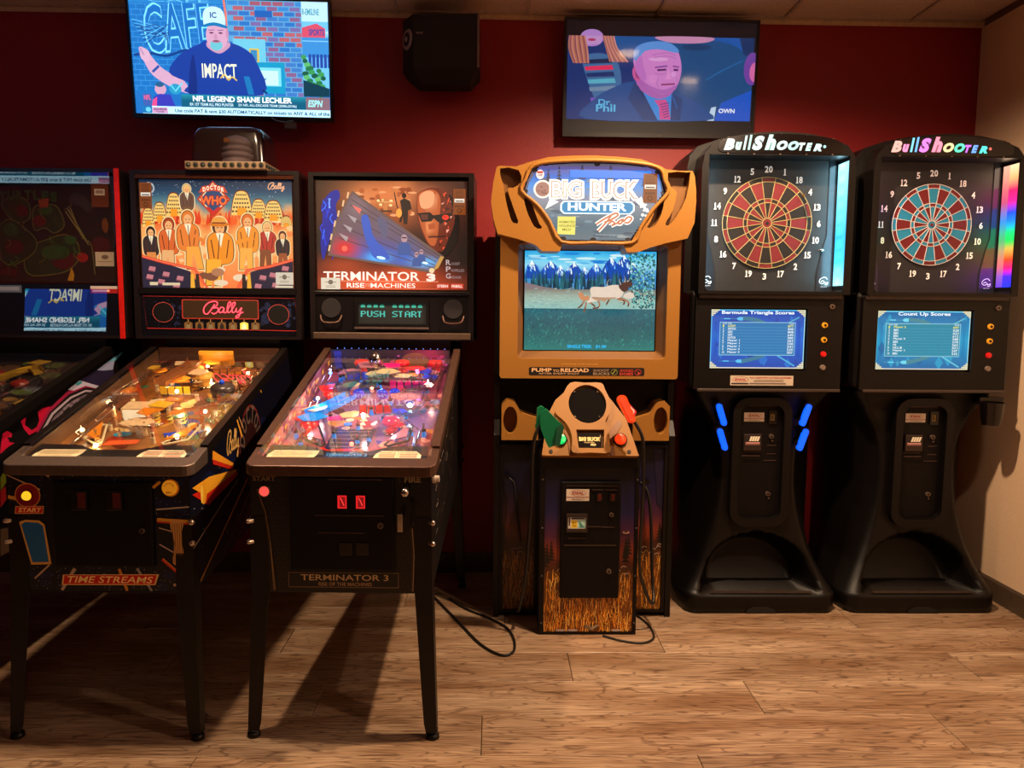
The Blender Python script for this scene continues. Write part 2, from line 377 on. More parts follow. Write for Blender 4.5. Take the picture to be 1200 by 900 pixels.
for i in range(len(xs)):
    x0 = xs[i]; x1 = x0+.61
    for j in range(6):
        y1 = -.03-1.22*j
        a, b_ = max(x0, XL), min(x1, XR)
        if b_-a < .12 or y1-1.22 < YF-.9: continue
        if b_-a > .6 and y1-1.22 > YF:
            if first: o = to; first = False
            else: o = to.copy(); COL.objects.link(o)
            o.location = ((x0+x1)/2, y1-.61, CE+.001)
        else:
            B().box(a+.006, b_-.006, max(y1-1.214, YF), y1-.006, CE+.001, CE+.012).build('ceiling_tile', TILE, ceil)
for x in xs:
    if XL < x < XR: B().box(x-.007, x+.007, YF, -.001, CE-.006, CE+.002).build('ceiling_grid_bar', GRID, ceil)
for j in range(6):
    y = -.03-1.22*j
    if y > YF: B().box(XL, XR, y-.007, y+.007, CE-.0055, CE+.0025).build('ceiling_grid_bar', GRID, ceil)
tag(B().prism([(0, CE), (-.022, CE), (-.022, CE-.003), (-.003, CE-.003), (-.003, CE-.022), (0, CE-.022)], 'x', XL, XR-.001).build('trim_1', mat('cream_wall_angle', '#c8a888', .5)), kind='structure')
tag(B().prism([(XR, CE), (XR-.022, CE), (XR-.022, CE-.003), (XR-.003, CE-.003), (XR-.003, CE-.022), (XR, CE-.022)], 'y', YF, -.023).build('trim_2', mat('brown_wall_angle', '#6e5140', .5)), kind='structure')

# ================================================================ TELEVISIONS
def tv_show_sports(A):
    A.grad(50, 28, 1068, 583, lambda a, b: ramp([(0, '#2a86d8'), (.4, '#1c78c8'), (1, '#1f6fc0')], b), 2, 2)
    A.rect(50, 28, 545, 490, '#1d74c4')
    for q in range(17):                                             # painted brick wall behind the sign
        y = 30+q*26
        A.rect(50, y, 545, y+3, '#3f95dc')
        for p in range(11): A.rect(60+p*48+(q % 2)*24, y, 63+p*48+(q % 2)*24, y+26, '#3f95dc')
    A.text('CAFE', 118, 36, 470, 280, '#7ad4ff', 1.2, bold=.035, shear=.12, rot=-7); A.text('CAFE', 126, 46, 462, 270, '#1a6fc4', bold=.008, shear=.12, rot=-7)
    A.rect(50, 28, 560, 50, '#2a86d0'); A.text('CAFE', 150, 30, 460, 46, '#6ac4f4')
    for q in range(14):
        a = (60+q*5, 130+q*9); A.line([a, (140+q*8, 150+(q*37) % 60), (245, 175+(q*29) % 70)], 4, '#0d3a86' if q % 2 else '#59b8f0')
    A.line(spline([(60, 300), (140, 290), (230, 300), (330, 270), (340, 300)]), 12, '#123f8a'); A.line([(535, 30), (545, 120), (552, 240)], 10, '#ff7a5c')
    A.rect(548, 28, 930, 490, '#5fa6d6')
    rn = random.Random(2)
    for q in range(19):
        y = 32+q*24
        for p in range(7):
            x = 552+p*58+(q % 2)*28; x2 = min(x+52, 928)
            if x2-x > 8: A.rect(x, y, x2, y+19, rn.choice(['#a3586e', '#b8626e', '#7a6aa8', '#3f7cc8', '#2f74c6', '#8a5f8c', '#3a86d0']))
    A.rect(690, 75, 780, 106, '#1f62b8'); A.rect(572, 210, 740, 330, '#6fc8e4')
    A.rect(655, 255, 705, 325, '#e0c040'); A.rect(662, 262, 695, 318, '#3a8ac0')
    A.rect(685, 320, 835, 470, '#159ac8'); A.rect(695, 345, 815, 435, '#7fdcf4'); A.rect(705, 360, 800, 430, '#c8f4ff'); A.line([(715, 405), (722, 412), (738, 396)], 5, '#186090')
    A.rect(930, 28, 1065, 480, '#6fc4f4'); A.rect(930, 28, 1065, 120, '#bfeaff'); A.text('R-EMSLINE', 934, 60, 1020, 90, '#3a9ab0', bold=.02)
    A.poly([(930, 150), (1005, 128), (1050, 152), (1050, 195), (930, 200)], '#d8506a'); A.text('SPORTS', 965, 155, 1045, 186, '#3048a0', bold=.03)
    A.rect(930, 195, 1065, 290, '#3a90d8'); A.rect(930, 210, 1065, 215, '#7fc8ff')
    for q in range(6): A.rect(960+q*20, 275, 975+q*20, 340, '#1f48a8')
    for q in range(34): A.ell(935+(q*37) % 100, 290+(q*23) % 120+((q*37) % 100)*.8, 14, 12, ['#3c9c58', '#257a4a', '#5cb870', '#1a5c48'][q % 4], n=8)
    A.poly([(930, 400), (1065, 440), (1065, 480), (930, 480)], '#0f3c50')
    # speaker in cap and dark blue shirt
    A.poly(spline([(88, 265), (120, 270), (170, 330), (215, 370), (310, 420), (330, 478), (240, 450), (150, 395), (105, 320)], 4, True)[::-1], '#d8a8c8')
    A.ell(118, 300, 26, 34, '#dcb0cc', rot=-25); A.line([(95, 268), (112, 300)], 9, '#c090b8'); A.line([(150, 380), (185, 350)], 12, '#2050a8')
    A.poly(spline([(330, 478), (335, 430), (235, 380), (300, 290), (400, 240), (440, 225), (500, 262), (556, 232), (640, 262), (690, 320), (715, 478)], 4, True)[::-1], '#1a3f9e')
    A.poly(spline([(330, 478), (350, 330), (370, 300), (375, 478)], 3, True)[::-1], '#142f80')
    A.poly(spline([(445, 228), (500, 258), (548, 228), (556, 250), (500, 284), (440, 255)], 4, True)[::-1], '#c898b8')
    A.ell(492, 200, 56, 70, '#d8a4c4'); A.ell(487, 244, 32, 26, '#6cc4d4'); A.ell(487, 226, 22, 7, '#b07898'); A.ell(487, 224, 14, 3, '#803858')
    for q in (465, 512): A.ell(q, 186, 11, 4, '#6a3060'); A.line([(q-15, 174), (q+15, 172)], 4, '#8a5888')
    A.ell(486, 205, 9, 14, '#c890b0'); A.ell(546, 190, 8, 18, '#c48cb0')
    A.poly(spline([(428, 155), (426, 100), (445, 70), (485, 62), (522, 75), (538, 110), (538, 150)], 4)+[(480, 140)], '#c8f0f4'); A.poly(spline([(424, 150), (480, 136), (545, 152), (540, 163), (480, 152), (430, 160)], 3, True), '#1878b8')
    A.text('IC', 462, 88, 495, 116, '#1848a0', bold=.03)
    A.text('IMPACT', 406, 332, 586, 402, '#f4f4d0', 1.1, bold=.012); A.line(spline([(500, 402), (520, 385), (540, 410), (560, 395), (585, 412)], 4), 6, '#f0c840')
    A.poly([(620, 390), (650, 390), (672, 478), (640, 478)], '#1a78b8'); A.line([(715, 455), (740, 470)], 8, '#102a60')
    A.ell(185, 462, 30, 28, '#d4a0c0'); A.ell(182, 440, 22, 12, '#28608c'); A.poly([(135, 545), (148, 500), (180, 485), (235, 488), (258, 545)], '#3a3cb8'); A.poly([(135, 545), (142, 515), (165, 500), (160, 545)], '#f05090')
    A.rect(92, 485, 135, 545, '#4060b0'); A.text('NFL', 96, 492, 132, 516, '#f06080', bold=.03); A.ell(262, 460, 32, 26, '#2a9ac8'); A.line([(240, 440), (262, 470), (300, 430)], 8, '#70d8f0')
    A.rect(85, 545, 1068, 582, '#bfefff', 1.15); A.rect(290, 484, 940, 546, '#0f5f80'); A.grad(290, 484, 940, 515, lambda a, b: mix('#2490a8', '#0f5f80', b), 2, 3)
    A.text('NFL LEGEND SHANE LECHLER', 350, 490, 866, 517, '#ffffff', 1.3, bold=.03)
    A.text('8X 1ST TEAM ALL PRO PUNTER', 333, 524, 561, 539, '#d8f4ff', 1, bold=.02); A.text('2X NFL ALL-DECADE TEAM (2000s,2010s)', 585, 524, 890, 540, '#d8f4ff', 1, bold=.02)
    A.rect(940, 484, 1065, 546, '#8a6a78'); A.text('ESPN', 950, 497, 1028, 532, '#a8f0f4', bold=.04, shear=.2)
    A.rect(85, 545, 135, 580, '#1878b8'); A.ell(115, 563, 14, 12, '#70d0f0'); A.rect(136, 551, 216, 580, '#d8a0c8'); A.text('SQUEEZE', 143, 555, 210, 567, '#40206a', bold=.03); A.text('TOWER', 155, 569, 197, 577, '#40206a', bold=.02)
    A.text('Use code PAT & save $30 AUTOMATICALLY on tickets to ANY & ALL of the', 253, 556, 1062, 576, '#1c5080', bold=.025)
def tv_show_talk(A):
    # coordinates: enlarged drawing, picture spans x 582..1152, y 112..365, black bands above and below
    A.rect(578, 66, 1158, 408, '#0c0a12')
    A.grad(582, 112, 1152, 366, lambda a, b: ramp([(0, '#174a98'), (.4, '#0d3c86'), (1, '#145ab0')], a), 6, 2)
    A.poly([(582, 112), (720, 112), (790, 200), (780, 300), (700, 366), (582, 366)], '#0c3070'); A.rect(720, 112, 1000, 160, '#0d4f94')
    A.poly(spline([(630, 180), (690, 165), (740, 200), (745, 290), (690, 330), (650, 260)], 4, True), '#3c6a9c')
    for i, (y, c) in enumerate(((185, '#14264e'), (205, '#e0305c'), (225, '#12306a'), (245, '#58b0c8'), (268, '#6f8aa8'), (300, '#7a50c0'))): A.poly([(630+i*5, y), (715+i*4, y-6), (720+i*4, y+8), (633+i*5, y+12)], c)
    A.ell(655, 118, 36, 26, '#b080c8'); A.poly([(625, 112), (690, 112), (680, 136), (630, 140)], '#c090c8'); A.ell(655, 124, 12, 4, '#b03060')
    for q in range(12): A.line(spline([(588+q*4, 112), (586+q*5, 150), (602+q*4, 195)], 3), 5, ['#b06c50', '#8c4858', '#c88070'][q % 3]); A.line(spline([(688+q*3, 112), (700+q*3, 150), (712+q*5, 190)], 3), 4, ['#b06c50', '#9c5868', '#d89080'][q % 3])
    A.poly(spline([(905, 120), (1000, 118), (1100, 140), (1145, 200), (1148, 300), (1100, 360), (930, 350), (905, 240)], 4, True), '#0c4a80')
    A.poly(spline([(850, 112), (1020, 112), (1000, 128), (900, 130)], 4, True), '#c888b0'); A.ell(975, 142, 45, 10, '#0a3868'); A.line(spline([(1010, 240), (1060, 210), (1120, 180)], 5), 4, '#1a68a8')
    A.poly([(1105, 112), (1152, 112), (1152, 180), (1120, 160)], '#0a3060'); A.ell(1150, 205, 26, 50, '#7040a0'); A.ell(1158, 215, 16, 30, '#d868a8'); A.poly([(1040, 366), (1060, 310), (1152, 270), (1152, 366)], '#1456c8')
    A.poly([(1018, 366), (1030, 325), (1045, 322), (1040, 366)], '#c0d8f0')
    A.poly(spline([(645, 366), (660, 310), (720, 270), (790, 250), (850, 300), (920, 285), (975, 305), (1010, 330), (1015, 366)], 4, True), '#134a8c')
    A.poly([(790, 250), (812, 262), (870, 366), (820, 366), (770, 300)], '#0e3a74'); A.poly([(800, 250), (850, 290), (905, 280), (930, 366), (865, 366)], '#2f86d8'); A.poly([(905, 282), (940, 300), (935, 366), (905, 366)], '#0e3a74')
    A.poly([(852, 305), (888, 302), (896, 318), (905, 364), (872, 364), (868, 325)], '#d04890'); 
    for q in range(6): A.line([(870+q*3, 318+q*8), (900, 312+q*8)], 2.5, '#4a2a8c')
    A.poly(spline([(800, 230), (900, 250), (905, 285), (860, 300), (805, 270)], 4, True), '#b060b0')
    A.poly(spline([(784, 175), (800, 145), (850, 132), (905, 140), (925, 170), (932, 215), (920, 262), (890, 285), (850, 278), (812, 245), (790, 215)], 4, True), '#d080c8')
    A.poly(spline([(784, 178), (790, 145), (830, 128), (885, 128), (918, 148), (915, 160), (860, 150), (815, 158), (800, 190)], 4, True), '#5a90d8')
    A.ell(796, 225, 14, 24, '#c85898', rot=-15); A.ell(798, 226, 7, 14, '#9c3878', rot=-15)
    A.line([(850, 205), (888, 200)], 5, '#8a4898'); A.line([(905, 200), (924, 203)], 5, '#8a4898'); A.line([(858, 213), (885, 211)], 6, '#502060'); A.line([(908, 211), (922, 212)], 6, '#502060')
    A.poly([(893, 208), (902, 240), (884, 240)], '#e090d0'); A.line([(872, 257), (914, 254)], 5, '#8c3468'); A.ell(860, 180, 30, 6, '#e0a0d8')
    A.poly(spline([(812, 245), (840, 262), (880, 272), (918, 258), (915, 272), (890, 285), (850, 278)], 4, True), '#b064b4'); A.poly(spline([(790, 190), (806, 170), (815, 200), (825, 240), (812, 245), (792, 218)], 4, True), '#c070c0')
    for p in ([(842, 168), (885, 160), (912, 168)], [(845, 176), (885, 170), (915, 177)], [(862, 238), (858, 252), (864, 266)], [(918, 236), (922, 250), (916, 262)], [(850, 222), (868, 226), (884, 222)]): A.line(spline(p, 4), 1.8, '#a860b0')
    A.ell(908, 225, 8, 8, '#dc98d8'); A.ell(845, 240, 14, 12, '#d888cc'); A.line([(820, 300), (800, 262)], 3, '#0a2c60'); A.line([(905, 285), (925, 330)], 3, '#1860b0')
    A.text('Dr.', 680, 304, 722, 322, '#58b8e8', bold=.02); A.text('Phil', 673, 320, 733, 342, '#58b8e8', bold=.02); A.text('OWN', 1053, 328, 1103, 342, '#f4f8ff', bold=.03)
def television(name, label, loc, wd, ht, tilt, art_fn, px, glossy, rz=0, roll=0, strength=1.0, wallgap=.1):
    t = thing(name, label, 'television', loc, rz); t.rotation_euler = (R(tilt), R(roll), R(rz))
    b = .011; fr = B().plate([(-wd/2-b, -ht/2-b-.008), (wd/2+b, -ht/2-b-.008), (wd/2+b, ht/2+b), (-wd/2-b, ht/2+b)], [[(-wd/2, -ht/2), (wd/2, -ht/2), (wd/2, ht/2), (-wd/2, ht/2)]], -.012, .03, -.002)
    fr.build('frame', mat('black_screen_frame', '#151013', .3), t, bevel=.002)
    B().box(-wd*.36, wd*.36, .03, .055, -ht*.36, ht*.3).build('rear_housing', BLKM, t, bevel=.008)
    a = Art(px, (-wd/2, wd/2), (-ht/2, ht/2), -.003); art_fn(a); a.build('screen', strength, t)
    B().box(-wd/2, wd/2, -.0095, -.009, -ht/2, ht/2).build('screen_glass', glossy, t)
    B().box(-.12, .12, .055, .055+wallgap, -.06, .06).build('wall_bracket', DARKM, t)
    B().box(-.012, .012, -.014, -.0115, -ht/2-.014, -ht/2-.01).build('badge', CHROME, t)
    return t
SG = glass('screen_glass_sheen', (1, 1, 1), .8, .05)
television('television', 'large wall television showing a man in a white cap and blue IMPACT shirt', (-1.2, -.17, 2.448), .884, .492, 6, tv_show_sports, (50, 28, 1068, 583), SG, roll=.6, strength=1.25)
television('television', 'wall television between speaker and dart machines showing a man in suit and tie', (.765, -.095, 2.413), .885, .498, 4.5, tv_show_talk, (578, 66, 1158, 408), glass('dusty_screen_glass', (.9, .9, .9), 1.3, .07), strength=1.1, wallgap=.02)
for x, y, wh in ((.80, -1.30, 'in front of the gold arcade cabinet'), (-.96, -1.42, 'above the two lit pinball machines'), (1.47, -2.5, 'mirrored in the smaller television'), (-.2, -3.7, 'above the viewer')):
    cl = thing('ceiling_light', 'round recessed ceiling lamp '+wh, 'ceiling light', (x, y, CE), 0, 'recessed ceiling lamps')
    B().lathe([(.062, -.012), (.085, -.012), (.088, -.001), (.062, -.001)], (0, 0, 0), 28).build('trim_ring', GRID, cl)
    B().lathe([(.060, -.012), (.058, -.024), (.045, -.036), (.022, -.043), (.003, -.045)], (0, 0, 0), 24).build('lens', mat('warm_lamp_lens', '#ffe0b0', .4, emit=14, ecol=(1, .66, .34)), cl)
# ================================================================ WALL SPEAKER
sp = thing('wall_speaker', 'black wall speaker with round port, mounted between the two televisions', 'speaker', (-.253, -.14, 2.50))
b = B()
poly = [(-.175, -.01), (-.12, -.10), (.17, -.12), (.175, .1), (-.165, .1)]
b.prism(poly, 'z', -.1, .13); b.add([(p[0], p[1], -.1) for p in poly]+[(-.12, .0, -.15), (-.09, -.03, -.15), (.13, -.04, -.15), (.13, .09, -.15), (-.11, .09, -.15)], [(0,5,6,1)[::-1],(1,6,7,2)[::-1],(2,7,8,3)[::-1],(3,8,9,4)[::-1],(4,9,5,0)[::-1],(9,8,7,6,5)[::-1]])
b.build('housing', mat('black_speaker_cloth', '#140e0e', .8, bump=.5, scale=400), sp, bevel=.004)
d = Vector((-.12+.175, -.10+.01, 0)).normalized(); nrm = Vector((d.y, -d.x, 0)); cpt = Vector((-.148, -.056, .035))
b = B(); b.cyl(cpt, cpt+nrm*.006, .045, .042, 28, 0); b.cyl(cpt+nrm*.006, cpt+nrm*.008, .03, .028, 28, 1); b.cyl(cpt+nrm*.008, cpt+nrm*.013, .012, .009, 20, 0)
b.build('port_ring', [mat('grey_port_ring', '#8a7c80', .4), RUB], sp)
B().box(.166, .176, -.124, -.118, -.1, .13).build('edge_trim', mat('grey_edge', '#6b5856', .4), sp)
a = Art((0, 0, 10, 4), (-.105, -.075), (.045, .053), -.105); a.text('BOSE', 0, 0, 10, 4, '#9a8c88', shear=.3, bold=.02); a.build('badge_lettering', 0, sp)
B().box(-.05, .05, .1, .138, -.04, .05).build('bracket', DARKM, sp)
# ================================================================ PINBALL MACHINES
# local frame: x across, y back from the front panel, z up from the floor
def gz(y): return .868+.295*y            # playfield glass height
def pz(y): return .812+.262*y            # playfield height
def slope_xf(fn, y0): return Matrix.Translation((0, y0, fn(y0))) @ Matrix.Rotation(math.atan(fn(1)-fn(0)), 4, 'X')
def pxf(): return slope_xf(pz, 0)        # playfield frame: local x, y along the slope, z off the surface
def leg(root, x, y, s, f, bolts=True):
    """steel corner leg: folded angle that runs from the cabinet corner down and out to the floor"""
    top, mid = (.70 if f < 0 else .95), .46
    b = B(); w_ = .055; dx, dy = s*.018, f*.022
    def ring(px, py, z, w):                                        # L section whose corner is at px,py
        return [(px, py, z), (px-s*w, py, z), (px-s*w, py-f*.004, z), (px-s*.005, py-f*.004, z), (px-s*.005, py-f*w, z), (px, py-f*w, z)]
    rings = [ring(x+s*.003, y+f*.003, top, .05), ring(x+s*.004, y+f*.004, mid, w_), ring(x+dx, y+dy, .05, .040), ring(x+dx*1.05, y+dy*1.05, .022, .034)]
    vs = [p for r in rings for p in r]; n = 6
    fs = [(i*n+j, i*n+(j+1) % n, (i+1)*n+(j+1) % n, (i+1)*n+j) for i in range(3) for j in range(n)]+[tuple(range(n)), tuple(range(3*n, 4*n))[::-1]]
    b.add(vs, fs); lg = b.build('leg', DARKM, root, bevel=.0015)
    cx, cy = x+dx*1.05-s*.014, y+dy*1.05-f*.014
    B().lathe([(.004, .045), (.006, .045), (.006, .016), (.019, .014), (.021, .002), (.018, .0)], (cx, cy, 0), 16).build('foot', DARKM, lg)
    if bolts:
        for z in (.62, .685):
            b = B(); d = Vector((s*.7, f*.7, 0)); p = Vector((x+s*.004, y+f*.004, z))
            b.cyl(p-d*.01, p+d*.004, .009, .0085, 12); b.ball(p+d*.004, .0075, 10); b.build('bolt', mat('nickel_bolt', '#c9bdb2', .25, 1.0), lg)
    return lg
def pinball(label, loc, rz, trim, frontpanel_m, bw=.35, hw=.275, rail=.034, rail_m=None):
    r = thing('pinball_machine', label, 'pinball machine', loc, rz)
    b = B(); prof = [(0, .46), (0, .835), (.98, 1.135), (1.28, 1.18), (1.28, .60)]
    for s in (-1, 1):
        a0, a1 = (hw-.018, hw) if s > 0 else (-hw, -hw+.018); b.prism(prof, 'x', a0, a1)
    b.box(-hw+.018, hw-.018, 0, .018, .46, .835); b.box(-hw+.018, hw-.018, 1.262, 1.28, .60, 1.18)
    b.add([(-hw+.018, .0, .46), (hw-.018, .0, .46), (hw-.018, 1.28, .60), (-hw+.018, 1.28, .60), (-hw+.018, .0, .472), (hw-.018, .0, .472), (hw-.018, 1.28, .612), (-hw+.018, 1.28, .612)], [(0,3,2,1),(4,5,6,7),(0,1,5,4),(2,3,7,6),(1,2,6,5),(3,0,4,7)])
    b.build('cabinet', frontpanel_m, r, bevel=.002)
    # lock bar, rails, glass
    W = hw+.015
    lp = [(-W, .11), (-W, .03)]+[(-W+.03-.03*math.cos(R(a)), .018-.03*math.sin(R(a))) for a in (15, 40, 65, 90)]+[(W-.03+.03*math.sin(R(a)), .018-.03*math.cos(R(a))) for a in (0, 25, 50, 75)]+[(W, .03), (W, .11), (W-.03, .11), (W-.036, .046), (-W+.036, .046), (-W+.03, .11)]
    k = .295; vs = [(p[0], p[1], .862+k*p[1]) for p in lp]+[(p[0], p[1], .828+k*p[1]*.5) for p in lp]; n = len(lp)
    B().add(vs, [tuple(range(n))[::-1], tuple(range(n, 2*n))]+[(i, (i+1) % n, n+(i+1) % n, n+i) for i in range(n)]).build('lock_bar', trim, r, bevel=.003)
    for s in (-1, 1):
        x0, x1 = sorted((s*(W-rail), s*W)); vs = []
        for y in (.11, .99):
            z = gz(y); vs += [(x0, y, z+.001), (x1, y, z+.001), (x1, y, z-.035), (s*hw, y, z-.035), (s*(hw-.001), y, z-.006), (s*(W-rail), y, z-.006)]
        B().add(vs, [(0, 1, 7, 6)]+[(i, (i+1) % 6, 6+(i+1) % 6, 6+i) for i in range(1, 6)]+[tuple(range(6)), tuple(range(6, 12))]).build('side_rail', rail_m or trim, r)
    g = B().add([(-hw+.006, .048, gz(.048)), (hw-.006, .048, gz(.048)), (hw-.006, 1.0, gz(1.0)), (-hw+.006, 1.0, gz(1.0))], [(0, 1, 2, 3)])
    g.build('playfield_glass', glass('playfield_glass', (1, 1, 1), 2.2, .03, .02), r)
    # backbox
    y0, y1, zb, zt = .985, 1.21, 1.195, 1.895
    b = B(); b.plate([(-bw, zb), (bw, zb), (bw, zt), (-bw, zt)], [[(-bw+.022, zb+.012), (bw-.022, zb+.012), (bw-.022, zt-.016), (-bw+.022, zt-.016)]], y0, y1, y1-.02)
    b.box(-hw+.03, hw-.03, 1.03, 1.2, 1.13, zb); bb = b.build('backbox', mat('black_backbox_laminate', '#150d0d', .35), r, bevel=.003)
    for s in (-1, 1):
        for f, y in ((-1, 0), (1, 1.28)): leg(r, s*hw, y, s, f)
    B().box(-hw+.02, hw-.02, .06, 1.24, 0, .012, xf=Matrix.Translation((0, 0, .80)) @ Matrix.Rotation(math.atan(.262), 4, 'X')).build('playfield_board', mat('plywood', '#6b4a30', .6), r)
    return r
def sticker_licence(A, x0, y0, x1, y1):
    w, h = x1-x0, y1-y0
    A.rect(x0, y0, x1, y1, '#7e3c14', 1); A.text('OHIO', x0+w*.2, y0+h*.06, x0+w*.8, y0+h*.15, '#4a1d0a', bold=.02)
    A.text('LICENSE', x0+w*.15, y0+h*.2, x0+w*.85, y0+h*.28, '#4a1d0a', bold=.02); A.rect(x0+w*.1, y0+h*.38, x1-w*.1, y0+h*.52, '#e8dccc'); A.text('000000', x0+w*.2, y0+h*.41, x1-w*.2, y0+h*.49, '#3a2a20', bold=.02)
    A.ring(x0+w*.5, y0+h*.84, w*.16, w*.06, '#3c1808'); A.text('2023', x0+w*.2, y0+h*.62, x0+w*.8, y0+h*.71, '#3c1808', bold=.03)
def licence(A, x0, y0, x1, y1):
    w, h = x1-x0, y1-y0
    A.rect(x0, y0, x1, y1, '#7e3c14', 1)
    for q in (.07, .13, .2, .27, .32): A.rect(x0+w*.18, y0+h*q, x1-w*.18, y0+h*(q+.025), '#54230c')
    A.rect(x0+w*.1, y0+h*.38, x1-w*.1, y0+h*.52, '#e8dccc'); A.rect(x0+w*.18, y0+h*.45, x1-w*.18, y0+h*.49, '#3a2a20')
    for q in range(4): A.rect(x0+w*(.16+.18*q), y0+h*.64, x0+w*(.28+.18*q), y0+h*.7, '#3c1808')
    A.ring(x0+w*.5, y0+h*.84, w*.16, w*.06, '#3c1808')
def permit(A, x0, y0, x1, y1, k=1.0):
    w, h = x1-x0, y1-y0; A.rect(x0, y0, x1, y1, '#d8cab4', k); A.ell(x0+w*.5, y0+h*.38, w*.13, h*.2, '#6a5a4c', k); A.line([(x0+w*.2, y0+h*.38), (x0+w*.8, y0+h*.38)], h*.06, '#8a7a68', k)
    for q in (.68, .8): A.rect(x0+w*.25, y0+h*q, x1-w*.25, y0+h*(q+.04), '#8a7a68', k)
def figure(A, cx, top, s, coat, trous, hair, skin='#f8b070', lean=0, arm=0, outline='#5a2008', glow='#ffd898'):
    """a plain painted person: head, coat, trousers; s = height of the figure"""
    h = s*.13; w = s*.2
    def body(g, c1, c2, c3, hr):
        A.poly(spline([(cx-w*.9-g, top+s*.62), (cx-w-g, top+s*.3), (cx-w*.4, top+s*.19-g), (cx+w*.4, top+s*.19-g), (cx+w+g, top+s*.3), (cx+w*.95+g, top+s*.62), (cx+w*.5+lean, top+s*.68+g), (cx-w*.5+lean, top+s*.68+g)], 4, True), c1)
        A.poly([(cx-w*.6-g+lean, top+s*.6), (cx+w*.6+g+lean, top+s*.6), (cx+w*.75+g+lean*1.5, top+s+g), (cx+w*.2+lean*1.5, top+s+g), (cx+lean, top+s*.72), (cx-w*.25+lean, top+s+g), (cx-w*.7-g+lean, top+s+g)], c2)
        A.ell(cx, top+h*.75, h*.85+g, h+g, c3)
    body(s*.035, glow, glow, glow, 0); body(s*.012, outline, outline, outline, 0); body(0, coat, trous, hair, 0)
    A.ell(cx, top+h*.95, h*.6, h*.75, skin); A.rect(cx-h*.3, top+h*1.5, cx+h*.3, top+h*1.75, skin)
    A.poly([(cx-h*.5, top+s*.2), (cx+h*.5, top+s*.2), (cx+h*.1, top+s*.42)], '#fff0c8'); A.line([(cx, top+s*.22), (cx+lean*.4, top+s*.6)], s*.014, outline)
    A.line([(cx-w*.72, top+s*.3), (cx-w*.5, top+s*.58)], s*.016, outline); A.line([(cx+w*.72, top+s*.3), (cx+w*.5, top+s*.58)], s*.016, outline)
    for e in (-.25, .25): A.rect(cx+h*(e-.12), top+h*.85, cx+h*(e+.12), top+h*.95, outline)
    A.line([(cx-h*.15, top+h*1.32), (cx+h*.2, top+h*1.32)], h*.08, '#b03818')
    if arm: A.line([(cx+w*.6, top+s*.4), (cx+w*1.3*arm, top+s*.5), (cx+w*1.7*arm, top+s*.42)], s*.07, coat); A.ell(cx+w*1.8*arm, top+s*.42, s*.035, s*.03, skin)
def script_bally(x0, y0, x1, y1):
    """strokes of the cursive word, fitted to a box; returns polylines"""
    S = [[(.30,.20),(.18,.62),(.10,.80),(.03,.70),(.04,.42),(.14,.14),(.28,.04),(.36,.10),(.34,.30),(.22,.44),(.36,.42),(.37,.62),(.28,.78),(.22,.72)],
         [(.52,.44),(.46,.38),(.40,.52),(.41,.70),(.48,.66),(.52,.44),(.51,.68),(.57,.68),(.63,.40),(.69,.16),(.66,.06),(.62,.20),(.60,.50),(.62,.70),(.68,.62),(.74,.40),(.79,.18),(.77,.08),(.72,.22),(.71,.52),(.73,.70),(.79,.62),(.82,.44),(.81,.62),(.86,.66),(.93,.42)],
         [(.95,.40),(.91,.66),(.87,.94),(.80,1.0),(.83,.86),(.98,.66)]]
    return [[(x0+(x1-x0)*p[0], y0+(y1-y0)*p[1]) for p in spline(s, 4)] for s in S]
def starfield(A, x0, y0, x1, y1, n, seed, col='#c8c8e8', r=1.2):
    rn = random.Random(seed)
    for q in range(n): A.ell(rn.uniform(x0, x1), rn.uniform(y0, y1), rn.uniform(.4, 1)*r, None, col, rn.uniform(.3, 1), n=5)
